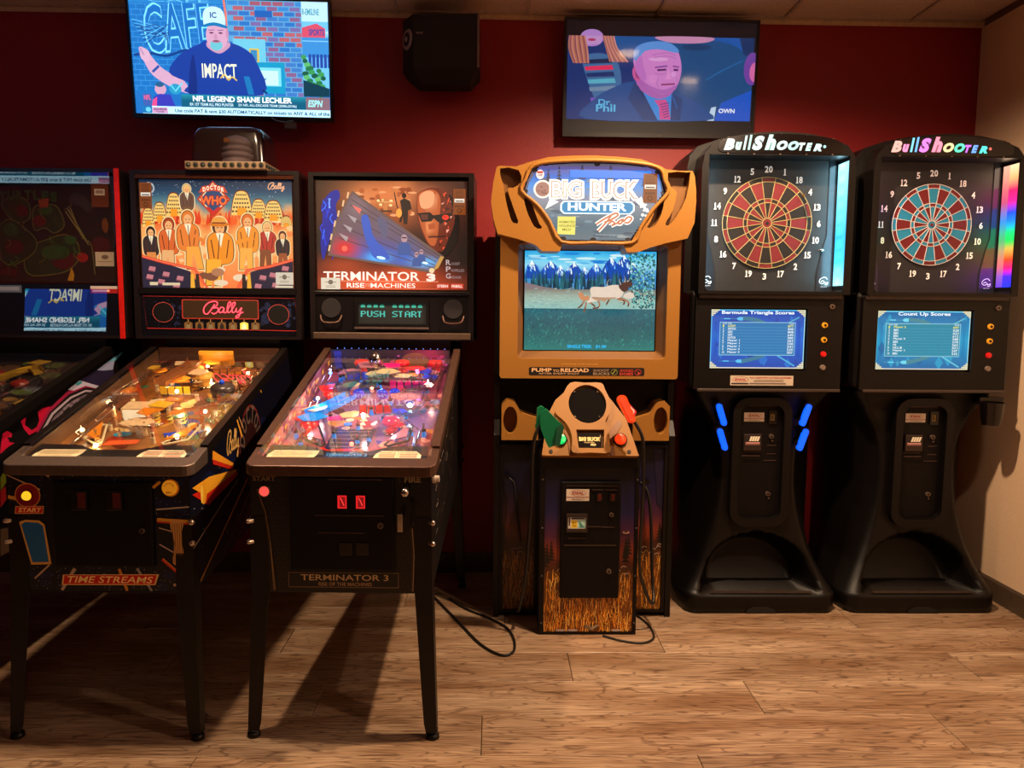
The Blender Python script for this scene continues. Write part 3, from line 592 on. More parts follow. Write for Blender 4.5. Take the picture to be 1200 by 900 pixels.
def playfield_bits(r, kit, seed, hw=.25):
    """posts, plastics, bumpers, ramps, lamps; kit = dict of colours"""
    rn = random.Random(seed); X = pxf()
    def put(b, name, mats, **k):
        return b.build(name, mats, r, **k)
    post = kit['post']
    for q in range(40):
        x = rn.uniform(-hw+.03, hw-.03); y = rn.uniform(.24, .98); h = rn.uniform(.025, .05)
        b = B(); b.cyl((x, y, 0), (x, y, h), .004, .004, 8, 0, X); b.cyl((x, y, 0), (x, y, h*.4), .009, .006, 10, 1, X); b.cyl((x, y, h*.45), (x, y, h*.6), .0075, .0075, 10, 2, X); put(b, 'post', [CHROME, kit['clear'], kit['rubber']])
    for q in range(22):
        x = rn.uniform(-hw+.04, hw-.05); y = rn.uniform(.32, .98); z = rn.uniform(.035, .06); a = rn.uniform(0, 3); n = rn.choice((4, 5, 6)); l = rn.uniform(.03, .055)
        pts = [(x+l*math.cos(a+2*math.pi*i/n)*rn.uniform(.6, 1.3), y+l*math.sin(a+2*math.pi*i/n)*rn.uniform(.5, 1.1)) for i in range(n)]
        put(B().prism(pts, 'z', z, z+.003, 0, X), 'plastic_plate', [rn.choice(kit['plastics'])])
    for q, (x, y) in enumerate(kit['bumpers']):
        b = B(); b.lathe([(.028, 0), (.028, .008), (.018, .012), (.018, .035), (.03, .037), (.033, .045), (.026, .055), (.008, .058)], (x, y, 0), 20, 0, X); b.lathe([(.034, .002), (.036, .006), (.034, .010)], (x, y, 0), 20, 1, X)
        put(b, 'pop_bumper', [kit['cap'], CHROME])
    for s in (-1, 1):                                               # slingshots and flippers
        tri = [(s*.165, .26), (s*.165, .37), (s*.105, .225)]
        put(B().prism(tri, 'z', .028, .032, 0, X), 'slingshot_plastic', [kit['sling']])
        b = B(); b.tube([(*p, .018) for p in [(s*.172, .255), (s*.17, .375), (s*.155, .372), (s*.098, .222), (s*.11, .212)]], .004, 6, 0, X, True); put(b, 'rubber_band', [kit['rubber']])
        b = B(); a = R(-28); x0, y0 = s*.095, .165; x1, y1 = x0-s*.075*math.cos(a), y0+.075*math.sin(a)
        b.cyl((x0, y0, .012), (x0, y0, .028), .012, None, 14, 0, X); b.prism([(x0, y0-.012), (x0, y0+.012), (x1, y1+.006), (x1, y1-.006)], 'z', .014, .026, 0, X); b.cyl((x1, y1, .014), (x1, y1, .026), .006, None, 10, 0, X); put(b, 'flipper', [kit['flip']])
        b = B(); b.tube([(s*.2, .2, .012), (s*.2, .34, .012)], .004, 6, 0, X); b.tube([(s*.2, .2, .012), (s*.14, .14, .012), (s*.1, .15, .012)], .004, 6, 0, X); put(b, 'lane_guide', [CHROME])
    for pts, wd, m_, rail in kit['ramps']:                          # ramps with raised sides
        P = spline(pts, 5); b = B(); vs = []; n = len(P)
        for i, p in enumerate(P):
            a, c = P[max(i-1, 0)], P[min(i+1, n-1)]; dx, dy = c[0]-a[0], c[1]-a[1]; l = math.hypot(dx, dy) or 1; nx, ny = -dy/l*wd/2, dx/l*wd/2
            vs += [(p[0]+nx, p[1]+ny, p[2]+rail), (p[0]+nx*.9, p[1]+ny*.9, p[2]), (p[0]-nx*.9, p[1]-ny*.9, p[2]), (p[0]-nx, p[1]-ny, p[2]+rail)]
        b.add(vs, [(4*i+j, 4*i+j+1, 4*i+j+5, 4*i+j+4) for i in range(n-1) for j in range(3)], 0, False, X); put(b, 'ramp', [m_])
    for pts in kit['wires']:
        P = spline(pts, 5); b = B()
        for dx in (-.012, .012): b.tube([(p[0]+dx, p[1], p[2]) for p in P], .0019, 5, 0, X)
        for i in range(0, len(P), 3): b.tube([(P[i][0]-.012, P[i][1], P[i][2]), (P[i][0], P[i][1], P[i][2]-.012), (P[i][0]+.012, P[i][1], P[i][2])], .0016, 5, 0, X)
        put(b, 'wire_ramp', [CHROME])
    for q, (x, y, c) in enumerate(kit['targets']):
        b = B(); b.box(x-.012, x+.012, y, y+.005, .004, .036, 0, X); b.box(x-.014, x+.014, y+.005, y+.009, 0, .03, 1, X); put(b, 'target', [c, BLKG])
    for q, (x, y, z, mk, pw, lc) in enumerate(kit['lamps']):
        put(B().ball((x, y, z), .0075, 10, 0, X), 'bulb', [mk])
        if pw:
            d = bpy.data.lights.new('bulb_light', 'POINT'); d.energy = pw*kit.get('gain', 2.2); d.color = lc; d.shadow_soft_size = .01
            o = bpy.data.objects.new('bulb_light', d); COL.objects.link(o); o.parent = r; o.location = X @ Vector((x, y, z+.016))
def apron(r, m_, cards, art_fn):
    X = pxf(); b = B(); b.prism([(-.255, .048), (.255, .048), (.255, .165), (.13, .16), (.07, .125), (-.07, .125), (-.13, .16), (-.255, .165)], 'z', .025, .041, 0, X)
    ap = b.build('apron', m_, r, bevel=.002)
    for x0, x1, fn in cards:
        a = Art((0, 0, 100, 24), (x0, x1), (0, .066), 0, X @ Matrix.Translation((0, .058, .0416)) @ Matrix.Rotation(R(-90), 4, 'X'))
        fn(a); a.build('instruction_card', .12, ap)
    a = Art((0, 0, 100, 24), (-.07, .07), (0, .052), 0, X @ Matrix.Translation((0, .060, .0416)) @ Matrix.Rotation(R(-90), 4, 'X')); art_fn(a); a.build('apron_lettering', .1, ap)
def card_left(a):
    a.poly([(0, 24), (0, 10), (8, 0), (100, 0), (100, 10), (92, 24)], '#e0caa0', 1)
    for q in range(5): a.rect(10, 4+q*3.6, 88-q*2, 5.2+q*3.6, '#a08858')
def card_right(a):
    a.poly([(0, 24), (4, 8), (14, 0), (88, 0), (100, 10), (100, 24)], '#e8d4ac', 1); a.line([(52, 1), (50, 23)], .8, '#705038')
    for q in range(5): a.rect(12, 4+q*3.8, 46, 5.4+q*3.8, '#7a5a40' if q % 2 else '#b04830'); a.rect(55, 4+q*3.8, 92, 5.4+q*3.8, '#b04040' if q % 2 else '#6a5038')
def wallart(r, s, fn, hw=.256, y0=.055, y1=.98, emit=.15):
    """cabinet side blade that stands between playfield and glass"""
    vs = [(s*hw, y0, pz(y0)), (s*hw, y1, pz(y1)), (s*hw, y1, gz(y1)-.006), (s*hw, y0, gz(y0)-.004)]
    b = Art((0, 0, 100, 10), (0, 1), (0, 1), 0); n = 40
    def m2(p):
        a = p[0]/100; t = 1-p[1]/10; y = y0+(y1-y0)*a; z = pz(y)+(gz(y)-.006-pz(y))*t; return (s*(hw-b.L*b.dl), y, z)
    b.m = m2; fn(b); return b.build('inner_side_art', emit, r)

# ---------------------------------------------------------------- machine with orange backglass (second from the left)
def fmap(cx, cy, W): pass
SPACE = mat('dark_blue_printed_cabinet', '#090b1c', .35, var=.3)
dw = pinball('pinball machine with crowd of figures on orange backglass, red neon script and TIME STREAMS front', (-1.193, -1.5, 0), -1.3, BRUSH, SPACE, .352, rail=.024, rail_m=mat('dark_steel_rail', '#2c2422', .3, .7))
def dw_glass(A):
    A.grad(112, 240, 712, 645, lambda a, b: ramp([(0, '#0c2038'), (.12, '#1c4a68'), (.22, '#5c8a90'), (.3, '#e8a868'), (.36, '#f05a1c'), (.48, '#ffb060'), (.7, '#ff9a50'), (1, '#ff7a3c')], b+.04*math.sin(a*40)*(b > .22)), 48, 30)
    starfield(A, 160, 244, 700, 300, 60, 3, '#e8f0ff', 1.8)
    rn = random.Random(8)
    for q in range(50):
        x = 115+q*12; y = rn.uniform(345, 395); A.poly([(x-9, 405), (x+9, 405), (x+3, y+10), (x+rn.uniform(-7, 7), y-rn.uniform(0, 18)), (x-4, y+8)], rn.choice(['#e83c10', '#f86020', '#d02c0c', '#ff9040']), 1)
    for q in range(60): A.ell(rn.uniform(120, 705), rn.uniform(390, 560), rn.uniform(8, 26), rn.uniform(6, 18), rn.choice(['#ffc888', '#ff8848', '#ffb070', '#f87838', '#ffd8a0']), 1, 10)
    for cx, top, w, h in ((142, 345, 25, 70), (188, 325, 27, 70), (245, 290, 32, 85), (513, 280, 42, 90), (580, 310, 32, 70), (638, 315, 38, 75), (688, 370, 22, 40)):   # ribbed domed towers
        A.poly(spline([(cx-w*1.05, top+h), (cx-w*.85, top+h*.4), (cx-w*.45, top), (cx+w*.45, top), (cx+w*.85, top+h*.4), (cx+w*1.05, top+h)], 4), '#7a2c10')
        A.poly(spline([(cx-w, top+h), (cx-w*.78, top+h*.4), (cx-w*.4, top+4), (cx+w*.4, top+4), (cx+w*.78, top+h*.4), (cx+w, top+h)], 4), '#ffce70')
        for j in range(5):
            y = top+h*(.12+.17*j); ww = w*(.5+.11*j)
            for i in range(6): A.rect(cx-ww+i*ww/3+1, y, cx-ww+(i+.62)*ww/3+1, y+h*.07, '#3c2824')
        A.poly([(cx-w*.45, top+h), (cx-w*.4, top+h*.68), (cx+w*.4, top+h*.68), (cx+w*.45, top+h)], '#ff9c20')
    figure(A, 298, 262, 130, '#6a4838', '#7a5030', '#f0c070', glow='#ffe0a8')
    figure(A, 150, 420, 150, '#2c2024', '#e08840', '#20140f'); figure(A, 222, 388, 190, '#e06428', '#f0b070', '#a83c18', lean=-6)
    figure(A, 298, 362, 210, '#f08030', '#ffa840', '#e87828', lean=18, arm=1.1); figure(A, 612, 398, 165, '#c03428', '#8a4828', '#f0c078', lean=-8)
    figure(A, 672, 432, 130, '#2a2026', '#a05028', '#5a2c18'); figure(A, 535, 372, 200, '#f8942c', '#ffb048', '#e86c20', lean=-8, arm=-.9)
    figure(A, 424, 388, 245, '#f89020', '#ffae30', '#4a2414', lean=-26)
    A.ell(422, 404, 42, 9, '#e07818'); A.poly(spline([(394, 402), (396, 384), (422, 376), (446, 384), (448, 402)], 3), '#f0a040'); A.line([(394, 399), (448, 399)], 5, '#8a3010')
    for q in range(9): A.ell(380+rn.uniform(-120, 140), 600+rn.uniform(-30, 25), rn.uniform(12, 30), rn.uniform(8, 16), rn.choice(['#8a5038', '#ffe0b8', '#c08058']), .9, 10)
    A.poly([(112, 525), (300, 580), (345, 645), (112, 645)], '#1c1834'); A.poly([(505, 645), (545, 580), (712, 540), (712, 645)], '#1c1834')
    for pts in ([(112, 525), (200, 548), (320, 572), (368, 645)], [(490, 645), (530, 575), (620, 560), (712, 535)]): A.line(pts, 11, '#e84020'); A.line(pts, 4, '#ff7850')
    for x, y in ((150, 570), (205, 590), (260, 605), (140, 600), (185, 618), (245, 632), (590, 600), (570, 632), (630, 590), (640, 628), (680, 565)): A.poly([(x-14, y+7), (x-9, y-8), (x+16, y-4), (x+12, y+11)], '#c87880'); A.poly([(x-14, y+7), (x+12, y+11), (x+11, y+15), (x-14, y+12)], '#7a3c48')
    for x in (310, 330, 515, 535): A.poly([(x-8, 645), (x-6, 590), (x+6, 590), (x+10, 645)], '#f8b030' if x in (310, 535) else '#2c1c18')
    for s in script_bally(618, 247, 686, 280): A.line(s, 3.4, '#ffb888')
    A.poly([(402, 243), (470, 312), (402, 378), (338, 312)], '#c8381c'); A.poly([(402, 251), (461, 312), (402, 370), (347, 312)], '#ffe0b0')
    A.poly([(402, 256), (455, 312), (402, 362), (352, 312)], '#2c4870'); A.poly([(345, 288), (360, 264), (402, 258), (446, 264), (460, 288), (402, 280)], '#e04a28')
    for i, ch in enumerate('DOCTOR'):
        x = 362+i*14.5; y = 276-10*math.sin(math.pi*(i+.5)/6); A.text(ch, x, y-6, x+11, y+10, '#fff0d0', 1.2, bold=.04)
    A.text('WHO', 347, 297, 460, 335, '#b02010', bold=.09); A.text('WHO', 351, 300, 456, 332, '#ff7038', 1.1, bold=.03)
    A.poly([(370, 340), (384, 340), (402, 355), (420, 340), (435, 340), (402, 372)], '#d82820')
    A.ell(150, 272, 22, 22, '#b8c0c4'); A.ell(153, 272, 14, 14, '#485058'); licence(A, 112, 252, 160, 348); permit(A, 642, 582, 712, 628)
    A.rect(140, 622, 172, 634, '#e0c8a0'); A.rect(190, 624, 260, 634, '#e0c8a0'); A.rect(640, 632, 710, 640, '#e0d0b0')
gl = B().box(-.325, .325, 1.0, 1.004, 1.405, 1.865).build('backglass', mat('glass_plate_edge', '#2a1c18', .2), dw)
a = Art((112, 240, 712, 645), (-.318, .318), (1.408, 1.858), .9995); dw_glass(a); a.build('backglass_art', 1.0, gl)
B().add([(-.328, .992, 1.40), (.328, .992, 1.40), (.328, .992, 1.875), (-.328, .992, 1.875)], [(0, 1, 2, 3)]).build('cover_glass', glass('cover_glass', refl=.6), dw)
sp_ = B().box(-.33, .33, .993, 1.02, 1.207, 1.392).build('speaker_panel', mat('black_printed_panel', '#0b0a12', .3), dw)
a = Art((170, 335, 370, 405), (-.345, .345), (1.195, 1.42), .9925)
SPX = lambda x, y: (170+x/6, 335+y/6)
rn = random.Random(5)
for q in range(40): x, y = SPX(rn.choice((230, 300, 940, 1130))+rn.uniform(-30, 30), rn.uniform(120, 310)); a.ell(x, y, rn.uniform(1.5, 4), None, '#10204c', rn.uniform(.3, 1), 8)
starfield(a, 180, 352, 368, 391, 120, 6, '#7088c8', .5)
P = [SPX(*p) for p in ((50, 85), (1165, 95), (1180, 350), (72, 340), (50, 85))]; a.line(P, .5, '#a82424')
a.line([SPX(72, 338), SPX(1180, 350)], .8, '#b82828')
for cx in (195, 1042): x, y = SPX(cx, 212 if cx < 500 else 222); a.ell(x, y, 13, 13, '#050304'); a.ring(x, y, 13, .55, '#c05048')
P = rr(*(SPX(332, 0)[0], SPX(898, 0)[0]), SPX(0, 108)[1], SPX(0, 262)[1], 2); a.poly(P[::-1], '#a03028'); P = rr(SPX(340, 0)[0], SPX(890, 0)[0], SPX(0, 116)[1], SPX(0, 254)[1], 1.6); a.poly(P[::-1], '#32200c')
a.build('speaker_panel_art', 0, sp_)
a = Art((170, 335, 370, 405), (-.345, .345), (1.195, 1.42), .9915)
for i, cx in enumerate((375, 457, 540, 623, 705, 788, 871)):
    x, y = SPX(cx, 312); lit = i == 5; a.line([(x, y-8), (x, y-4)], 1.2, '#c07830'); k = 1.6 if lit else .45; c_ = '#ffd048' if lit else '#c87c30'
    a.poly([(x-5, y+5), (x-5, y-3), (x-2, y-4.5), (x+2, y-4.5), (x+5, y-3), (x+5, y+5)], c_, k); a.poly([(x-3, y+5), (x-2, y-1), (x, y-3), (x+2, y-1), (x+3, y+5)], '#fff0a0' if lit else ['#e0a860', '#2c1408'][i % 2], k); a.ell(x, y-2.5, 1.3, 1.5, '#ffe080' if lit else '#7a3c18', k, 8)
a.build('portrait_lamps', .8, sp_)
b = B(); X0, X1 = -.345+.69*(SPX(485, 0)[0]-170)/200, -.345+.69*(SPX(790, 0)[0]-170)/200; Z1, Z0 = 1.42-.225*(SPX(0, 118)[1]-335)/70, 1.42-.225*(SPX(0, 250)[1]-335)/70
for s in script_bally(0, 0, 1, 1): b.tube([(X0+(X1-X0)*p[0], .988, Z1+(Z0-Z1)*p[1]) for p in s], .0021, 6)
b.build('neon_script', mat('red_neon', '#ff2030', .4, emit=2.6, ecol=(1.0, .06, .09)), dw)
B().plate([(-.335, 1.385), (.335, 1.385), (.335, 1.41), (-.335, 1.41)], [], .985, 1.0).build('backglass_channel', DARKM, dw, bevel=.003)
B().plate([(-.33, 1.862), (.33, 1.862), (.33, 1.882), (-.33, 1.882)], [], .988, 1.0).build('backglass_header', mat('brown_metal_strip', '#5a3020', .3, .6), dw)
# front panel: printed art, coin door, start button, launch button
def dw_front(A):                                                    # drawing units of an enlarged front view
    A.rect(14, 432, 660, 850, '#070817'); 
    rn = random.Random(12)
    for q in range(26): A.ell(rn.choice([rn.uniform(20, 160), rn.uniform(540, 650), rn.uniform(60, 640)]), rn.choice([rn.uniform(440, 470), rn.uniform(780, 845), rn.uniform(520, 600)]), rn.uniform(14, 34), rn.uniform(10, 18), '#0e1840', 1, 12)
    starfield(A, 20, 435, 655, 470, 90, 9, '#d0d0e0', 1.7); starfield(A, 90, 765, 640, 848, 170, 10, '#d0d0e0', 1.7); starfield(A, 530, 470, 655, 640, 50, 11, '#b0b0d8', 1.6); starfield(A, 20, 470, 150, 600, 50, 13, '#b0b0d8', 1.6)
    for p0, p1, w_, c_ in (((2, 450), (130, 500), 5, '#c8a888'), ((130, 432), (165, 455), 9, '#c8a888'), ((236, 434), (250, 452), 6, '#c8a888'), ((362, 434), (366, 452), 5, '#d89030'), ((380, 434), (384, 452), 5, '#d89030'), ((462, 432), (452, 450), 5, '#b89878'),
                           ((190, 850), (240, 772), 12, '#c8b090'), ((398, 772), (424, 850), 11, '#e0902c'), ((462, 770), (512, 850), 9, '#b0a8a0'), ((95, 808), (150, 760), 6, '#c8a888'), ((553, 738), (632, 806), 9, '#d83418'), ((556, 734), (634, 802), 3, '#f0a040'),
                           ((530, 490), (556, 470), 10, '#e8a028'), ((538, 565), (655, 555), 5, '#c8b8a0'), ((540, 600), (660, 606), 12, '#e8a830'), ((540, 608), (660, 614), 6, '#c83018'), ((545, 628), (590, 640), 4, '#c8a888'), ((545, 685), (640, 738), 5, '#b8a090'), ((15, 525), (60, 535), 12, '#e0a030')): A.line([p0, p1], w_, c_)
    A.poly(spline([(586, 608), (632, 606), (624, 660), (632, 750), (592, 752), (600, 680)], 3, True), '#d8a058')
    for q in range(5): A.line([(594+q*8, 612), (597+q*7, 750)], 2.5, '#7a5028')
    A.poly([(196, 794), (540, 790), (526, 828), (190, 830)], '#ffd080'); A.poly([(201, 796), (532, 793), (521, 825), (196, 827)], '#d81c14'); A.text('TIME STREAMS', 212, 799, 518, 822, '#ffe090', 1.3, bold=.004, shear=.25)
    A.ell(85, 520, 46, 43, '#d88848'); A.ell(85, 520, 42, 39, '#8c1210')
    A.poly([(40, 557), (142, 556), (137, 583), (35, 584)], '#e0a060'); A.poly([(43, 560), (138, 559), (134, 580), (39, 581)], '#d81c14'); A.text('START', 50, 563, 132, 578, '#ffe090', 1.3, bold=.015, shear=.2)
    A.poly([(50, 612), (72, 604), (122, 606), (140, 620), (158, 758), (85, 760)], '#e8b050'); A.poly([(57, 620), (72, 612), (118, 614), (134, 625), (148, 750), (90, 752)], '#1c68a8')     # plain blue panel with yellow edge
    A.ell(592, 490, 31, 30, '#f0a028'); A.text('LAUNCH', 570, 474, 614, 485, '#7a3010', bold=.03); A.text('BALL', 576, 500, 608, 511, '#7a3010', bold=.03)
    A.rect(590, 822, 632, 832, '#c8a888')
FX = lambda u: (u-113)*.00255
a = Art((0, 432, 655, 850), (-.286, FX(225.6)), (.468, .842), -.0006); a.px = (14, 432, 655, 850); a.rx = (-.273, .273)
dw_front(a); fa = a.build('front_panel_art', 0, dw, .35)
cd = B().box(-.135, .165, -.012, 0, .545, .808).build('coin_door', mat('black_textured_steel', '#080405', .5, .1, bump=.4, scale=300, spec=.25), dw, bevel=.006)
for x in (-.045, .06):
    B().box(x-.03, x+.02, -.02, -.012, .722, .782).build('coin_slot', BLKG, cd, bevel=.003); B().box(x-.008, x+.016, -.0215, -.02, .73, .776).build('coin_return_button', mat('dim_red_plastic', '#4a120c', .3, emit=.06), cd, bevel=.002)
b = B(); b.cyl((.135, -.013, .66), (.135, -.02, .66), .008, None, 18); b.cyl((.135, -.02, .66), (.135, -.022, .66), .004, None, 12, 1); b.build('lock', [BRUSH, BLKG], cd)
sx, sz = -.213, .763
b = B(); b.cyl((sx, -.001, sz), (sx, -.008, sz), .0185, .017, 24, 0); b.cyl((sx, -.008, sz), (sx, -.014, sz), .0145, .012, 24, 1); b.build('start_button', [mat('dark_red_ring', '#701010', .3), mat('lit_yellow_button', '#ffc828', .3, emit=.9)], dw)
b = B(); b.cyl((.2165, -.001, .79), (.2165, -.007, .79), .024, .022, 26, 0); b.build('launch_button', [mat('lit_orange_button', '#f09c20', .3, emit=.35)], dw)
a = Art((0, 0, 60, 60), (.1925, .2405), (.766, .814), -.0072)
for i, ch in enumerate('LAUNCH'): t = R(150-i*24); a.text(ch, 30+19*math.cos(t)-2.6, 30-19*math.sin(t)-3.6, 30+19*math.cos(t)+2.6, 30-19*math.sin(t)+3.6, '#7a2c10', bold=.03, rot=90-math.degrees(t))
a.text('BALL', 19, 42, 41, 50, '#7a2c10', bold=.03); a.build('launch_lettering', .3, dw)
# right side art, seen in perspective
def sidemap(p, s, x):                                                 # keep the print on the cabinet side
    y = min(max(p[0]/1000*1.2, .004), 1.2); z = .45+(400-p[1])/400*.6
    return (s*x, y, min(max(z, .465+.109*y), .828+.306*y))
def side_art(r, fn, s, hw=.275, emit=0.0):
    A = Art((0, 0, 1000, 400), (0, 1), (0, 1), 0); A.m = lambda p: sidemap(p, s, hw+.0006+A.L*A.dl); fn(A); return A.build('side_panel_art', emit, r, .4)
def dw_side(A):                                                       # 1000 units = 1.2 m deep, 400 units = 0.6 m high, z .45 at the bottom
    A.rect(0, 0, 1000, 400, '#08091a')
    for q in range(5): A.ell(120+q*150, 200-q*22, 60, 40, '#0d1436', 1, 14)
    starfield(A, 20, 160, 900, 330, 150, 14, '#d8d8e8', 1.8)
    A.poly([(10, 190), (110, 232), (330, 205), (330, 196), (150, 190)], '#c82414'); A.poly([(10, 176), (90, 206), (320, 196), (320, 190), (120, 172)], '#f0a828'); A.ell(82, 200, 18, 24, '#e8a020'); A.ell(70, 200, 9, 20, '#f8c850')
    A.poly([(150, 120), (300, 172), (300, 180), (145, 138)], '#f0a028'); A.poly([(145, 138), (300, 180), (290, 186), (150, 150)], '#c82818')
    A.ell(450, 150, 100, 100, '#7a2420'); A.ell(450, 150, 94, 94, '#0c0a10'); A.ell(450, 150, 60, 60, '#2c1010')
    for i, ch in enumerate('DOCTOR'): t = R(165-i*30); A.text(ch, 450+76*math.cos(t)-15, 150-76*math.sin(t)-22, 450+76*math.cos(t)+15, 150-76*math.sin(t)+22, '#6a5048', bold=.03, rot=90-math.degrees(t))
    for s in script_bally(250, 90, 350, 160): A.line(s, 5, '#e0b068')
    for p0, p1, w_, c_ in (((330, 40), (375, 120), 9, '#f0a838'), ((345, 20), (385, 100), 6, '#b89060'), ((440, 5), (455, 45), 9, '#f0a030'), ((520, -45), (530, 20), 5, '#c8a890'), ((540, -50), (560, 30), 6, '#e8a838'), ((600, -70), (580, 0), 4, '#d06030'), ((705, -120), (650, -20), 4, '#c8a890'), ((745, -150), (690, -30), 6, '#e8a838'),
                           ((5, 300), (330, 215), 3, '#9c8878'), ((40, 380), (420, 225), 5, '#b07830'), ((180, 395), (500, 235), 3, '#a08870'), ((300, 395), (560, 240), 3, '#b07830')): A.line([p0, p1], w_, c_)
side_art(dw, dw_side, 1)
WB = lambda k: mat('warm_white_bulb_%d' % k, '#fff0c8', .4, emit=float(k), ecol=(1, .72, .38))
OR_ = mat('orange_plastic', '#d8801c', .25, emit=.12); YE = mat('yellow_plastic', '#e8b830', .25, emit=.1); RD = mat('red_plastic', '#b01c14', .25, emit=.08); BL = mat('blue_plastic', '#1c4cc8', .25, emit=.15); GR = mat('green_plastic', '#1c9464', .3, emit=.1); CR = mat('cream_plastic', '#e0c090', .3, emit=.06); WD = mat('brown_plastic', '#8a5228', .35)
CLR = glass('clear_ramp_plastic', (.92, .88, .82), 1.6, .08, .05)
wl = (1, .66, .32)
kit = dict(gain=1.7, post=CHROME, clear=CR, rubber=mat('cream_rubber', '#d8c8a0', .6), plastics=[OR_, YE, WD, CR, RD, OR_, CR], bumpers=[(.03, .80), (-.04, .88), (.12, .68)], cap=mat('amber_bumper_cap', '#e0a040', .25, emit=.25), sling=OR_, flip=mat('yellow_flipper', '#e8c040', .35),
    ramps=[([(-.16, .95, .06), (-.17, .75, .065), (-.15, .58, .06), (-.2, .42, .05), (-.205, .3, .03)], .04, CLR, .02), ([(.16, .95, .06), (.10, .82, .06), (.14, .62, .055), (.2, .5, .05)], .045, CLR, .02), ([(-.08, .98, .05), (-.05, .85, .06), (-.1, .68, .05)], .06, WD, .018)],
    wires=[[(-.2, .8, .05), (-.22, .6, .05), (-.18, .45, .045), (-.2, .28, .03)], [(.2, .88, .05), (.22, .6, .05), (.2, .35, .035)], [(-.1, .4, .03), (-.02, .3, .045), (.05, .34, .04)]],
    targets=[(-.1+.03*q, .70, YE) for q in range(4)]+[(.02+.03*q, .93, OR_) for q in range(4)],
    lamps=[(-.105, .20, .02, WB(14), .16, wl), (.13, .27, .02, WB(10), .14, wl), (-.02, .64, .04, WB(12), .26, wl), (.10, .69, .05, WB(12), .22, wl), (-.15, .5, .03, WB(9), .22, wl), (-.12, .78, .04, WB(6), .18, wl), (.15, .47, .03, WB(6), .14, wl), (.0, .9, .05, WB(5), .16, wl), (.18, .85, .04, WB(5), .14, (1, .4, .2)), (-.2, .3, .03, WB(5), .10, wl)])
playfield_bits(dw, kit, 21)
def dw_pf(A):
    A.grad(0, 0, 100, 200, lambda a, b: ramp([(0, '#5a2c14'), (.3, '#8a5424'), (.55, '#6a3c20'), (.8, '#a06c38'), (1, '#6a3c1c')], b+.15*math.sin(a*9+b*5)), 14, 24)
    rn = random.Random(31)
    for q in range(80): A.ell(rn.uniform(3, 97), rn.uniform(4, 185), rn.uniform(2, 9), rn.uniform(2, 7), rn.choice(['#e0a850', '#982c18', '#40200f', '#e8c078', '#2c4880', '#b85c20', '#2c1408', '#581f0f', '#1c7058', '#301810']), 1, 9, rn.uniform(0, 90))
    A.poly([(60, 148), (76, 142), (86, 144), (82, 150), (64, 154)], '#1c48c8'); A.ell(58, 118, 7, 4, '#209060'); A.poly([(30, 160), (50, 158), (50, 165), (28, 168)], '#d05828'); A.ell(34, 150, 6, 4, '#28a0d0')
    for q in range(12): A.poly([(50+q*3-18, 120+(q % 3)*6), (52+q*3-18, 113+(q % 3)*6), (54+q*3-18, 120+(q % 3)*6)], '#ffe060', 1)
X = pxf(); a = Art((0, 0, 100, 200), (-.255, .255), (0, 1.03), 0, X @ Matrix.Translation((0, .07, .0005)) @ Matrix.Rotation(R(-90), 4, 'X')); dw_pf(a); a.build('playfield_art', .09, dw, .2)  # print made to glow faintly, lamplight added to its colour
b = B(); b.box(-.13, -.04, .43, .50, .0, .055, 0, X); b.box(-.125, -.045, .428, .43, .01, .05, 1, X); b.build('lit_bin', [CR, mat('white_lit_screen', '#fff0c8', .4, emit=.8)], dw, bevel=.003)
b = B(); b.lathe([(.036, .05), (.044, .055), (.044, .075), (.034, .085), (.012, .088)], (.17, .6, 0), 22, 0, X); b.ball((.17, .6, .094), .01, 10, 1, X); b.build('turret', [mat('dark_grey_plastic', '#3c302c', .3), BL], dw)
b = B(); b.box(-.06, .08, .97, .985, .03, .09, 0, X); b.build('rear_target_panel', [mat('lit_amber_panel', '#e08c20', .4, emit=.35)], dw)
for s in (-1, 1): wallart(dw, s, lambda A: A.grad(0, 0, 100, 10, lambda a, b: mix('#4a3018', '#6c4826', b), 8, 2), emit=.03)  # plain wall: lamplight painted in, lighter toward the playfield, with slight glow
apron(dw, mat('black_apron', '#181210', .4), ((-.235, -.09, card_left), (.085, .235, card_right)), lambda a: None)
B().add([(-.255, .985, pz(.985)), (.255, .985, pz(.985)), (.255, .985, gz(.985)), (-.255, .985, gz(.985))], [(0, 1, 2, 3)]).build('rear_panel', mat('brown_rear_panel', '#4a2a18', .5), dw)

# topper: smoky clear dome over a ribbed grey drum on a studded base
tp = thing('backbox_topper', 'smoky clear plastic dome over a ribbed grey drum on top of the orange pinball machine', 'topper', (-1.112, -.42, 1.897), -1.3)
bs = B().box(-.165, .165, -.125, .11, 0, .03).build('base', mat('tan_studded_base', '#9c8468', .45), tp, bevel=.003)
for i in range(11): b = B(); b.ball((-.15+.03*i, -.1255, .015), (.0085, .006, .0085), 10); b.cyl((-.15+.03*i, -.124, .015), (-.15+.03*i, -.1265, .015), .0115, None, 14, 1); b.build('stud', [mat('dark_green_glass_stud', '#20302c', .15), mat('stud_rim', '#5a4838', .4)], bs)
for i in range(7): b = B(); b.ball((.1655, -.105+.03*i, .015), (.006, .0085, .0085), 10); b.build('stud', [mat('dark_green_glass_stud', '#20302c', .15)], bs)
b = B(); k = 28
levels = [(.155, .105, .03), (.15, .10, .10), (.142, .095, .15), (.13, .085, .172), (.105, .065, .180)]
vs = [];
for (a_, c_, z) in levels:
    for p in rr(-a_, a_, -c_, c_, .03, 6): vs.append((p[0], p[1], z))
n = len(vs)//len(levels); b.add(vs, [(i*n+j, i*n+(j+1) % n, (i+1)*n+(j+1) % n, (i+1)*n+j) for i in range(len(levels)-1) for j in range(n)]+[tuple(range((len(levels)-1)*n, len(levels)*n))], 0, True)
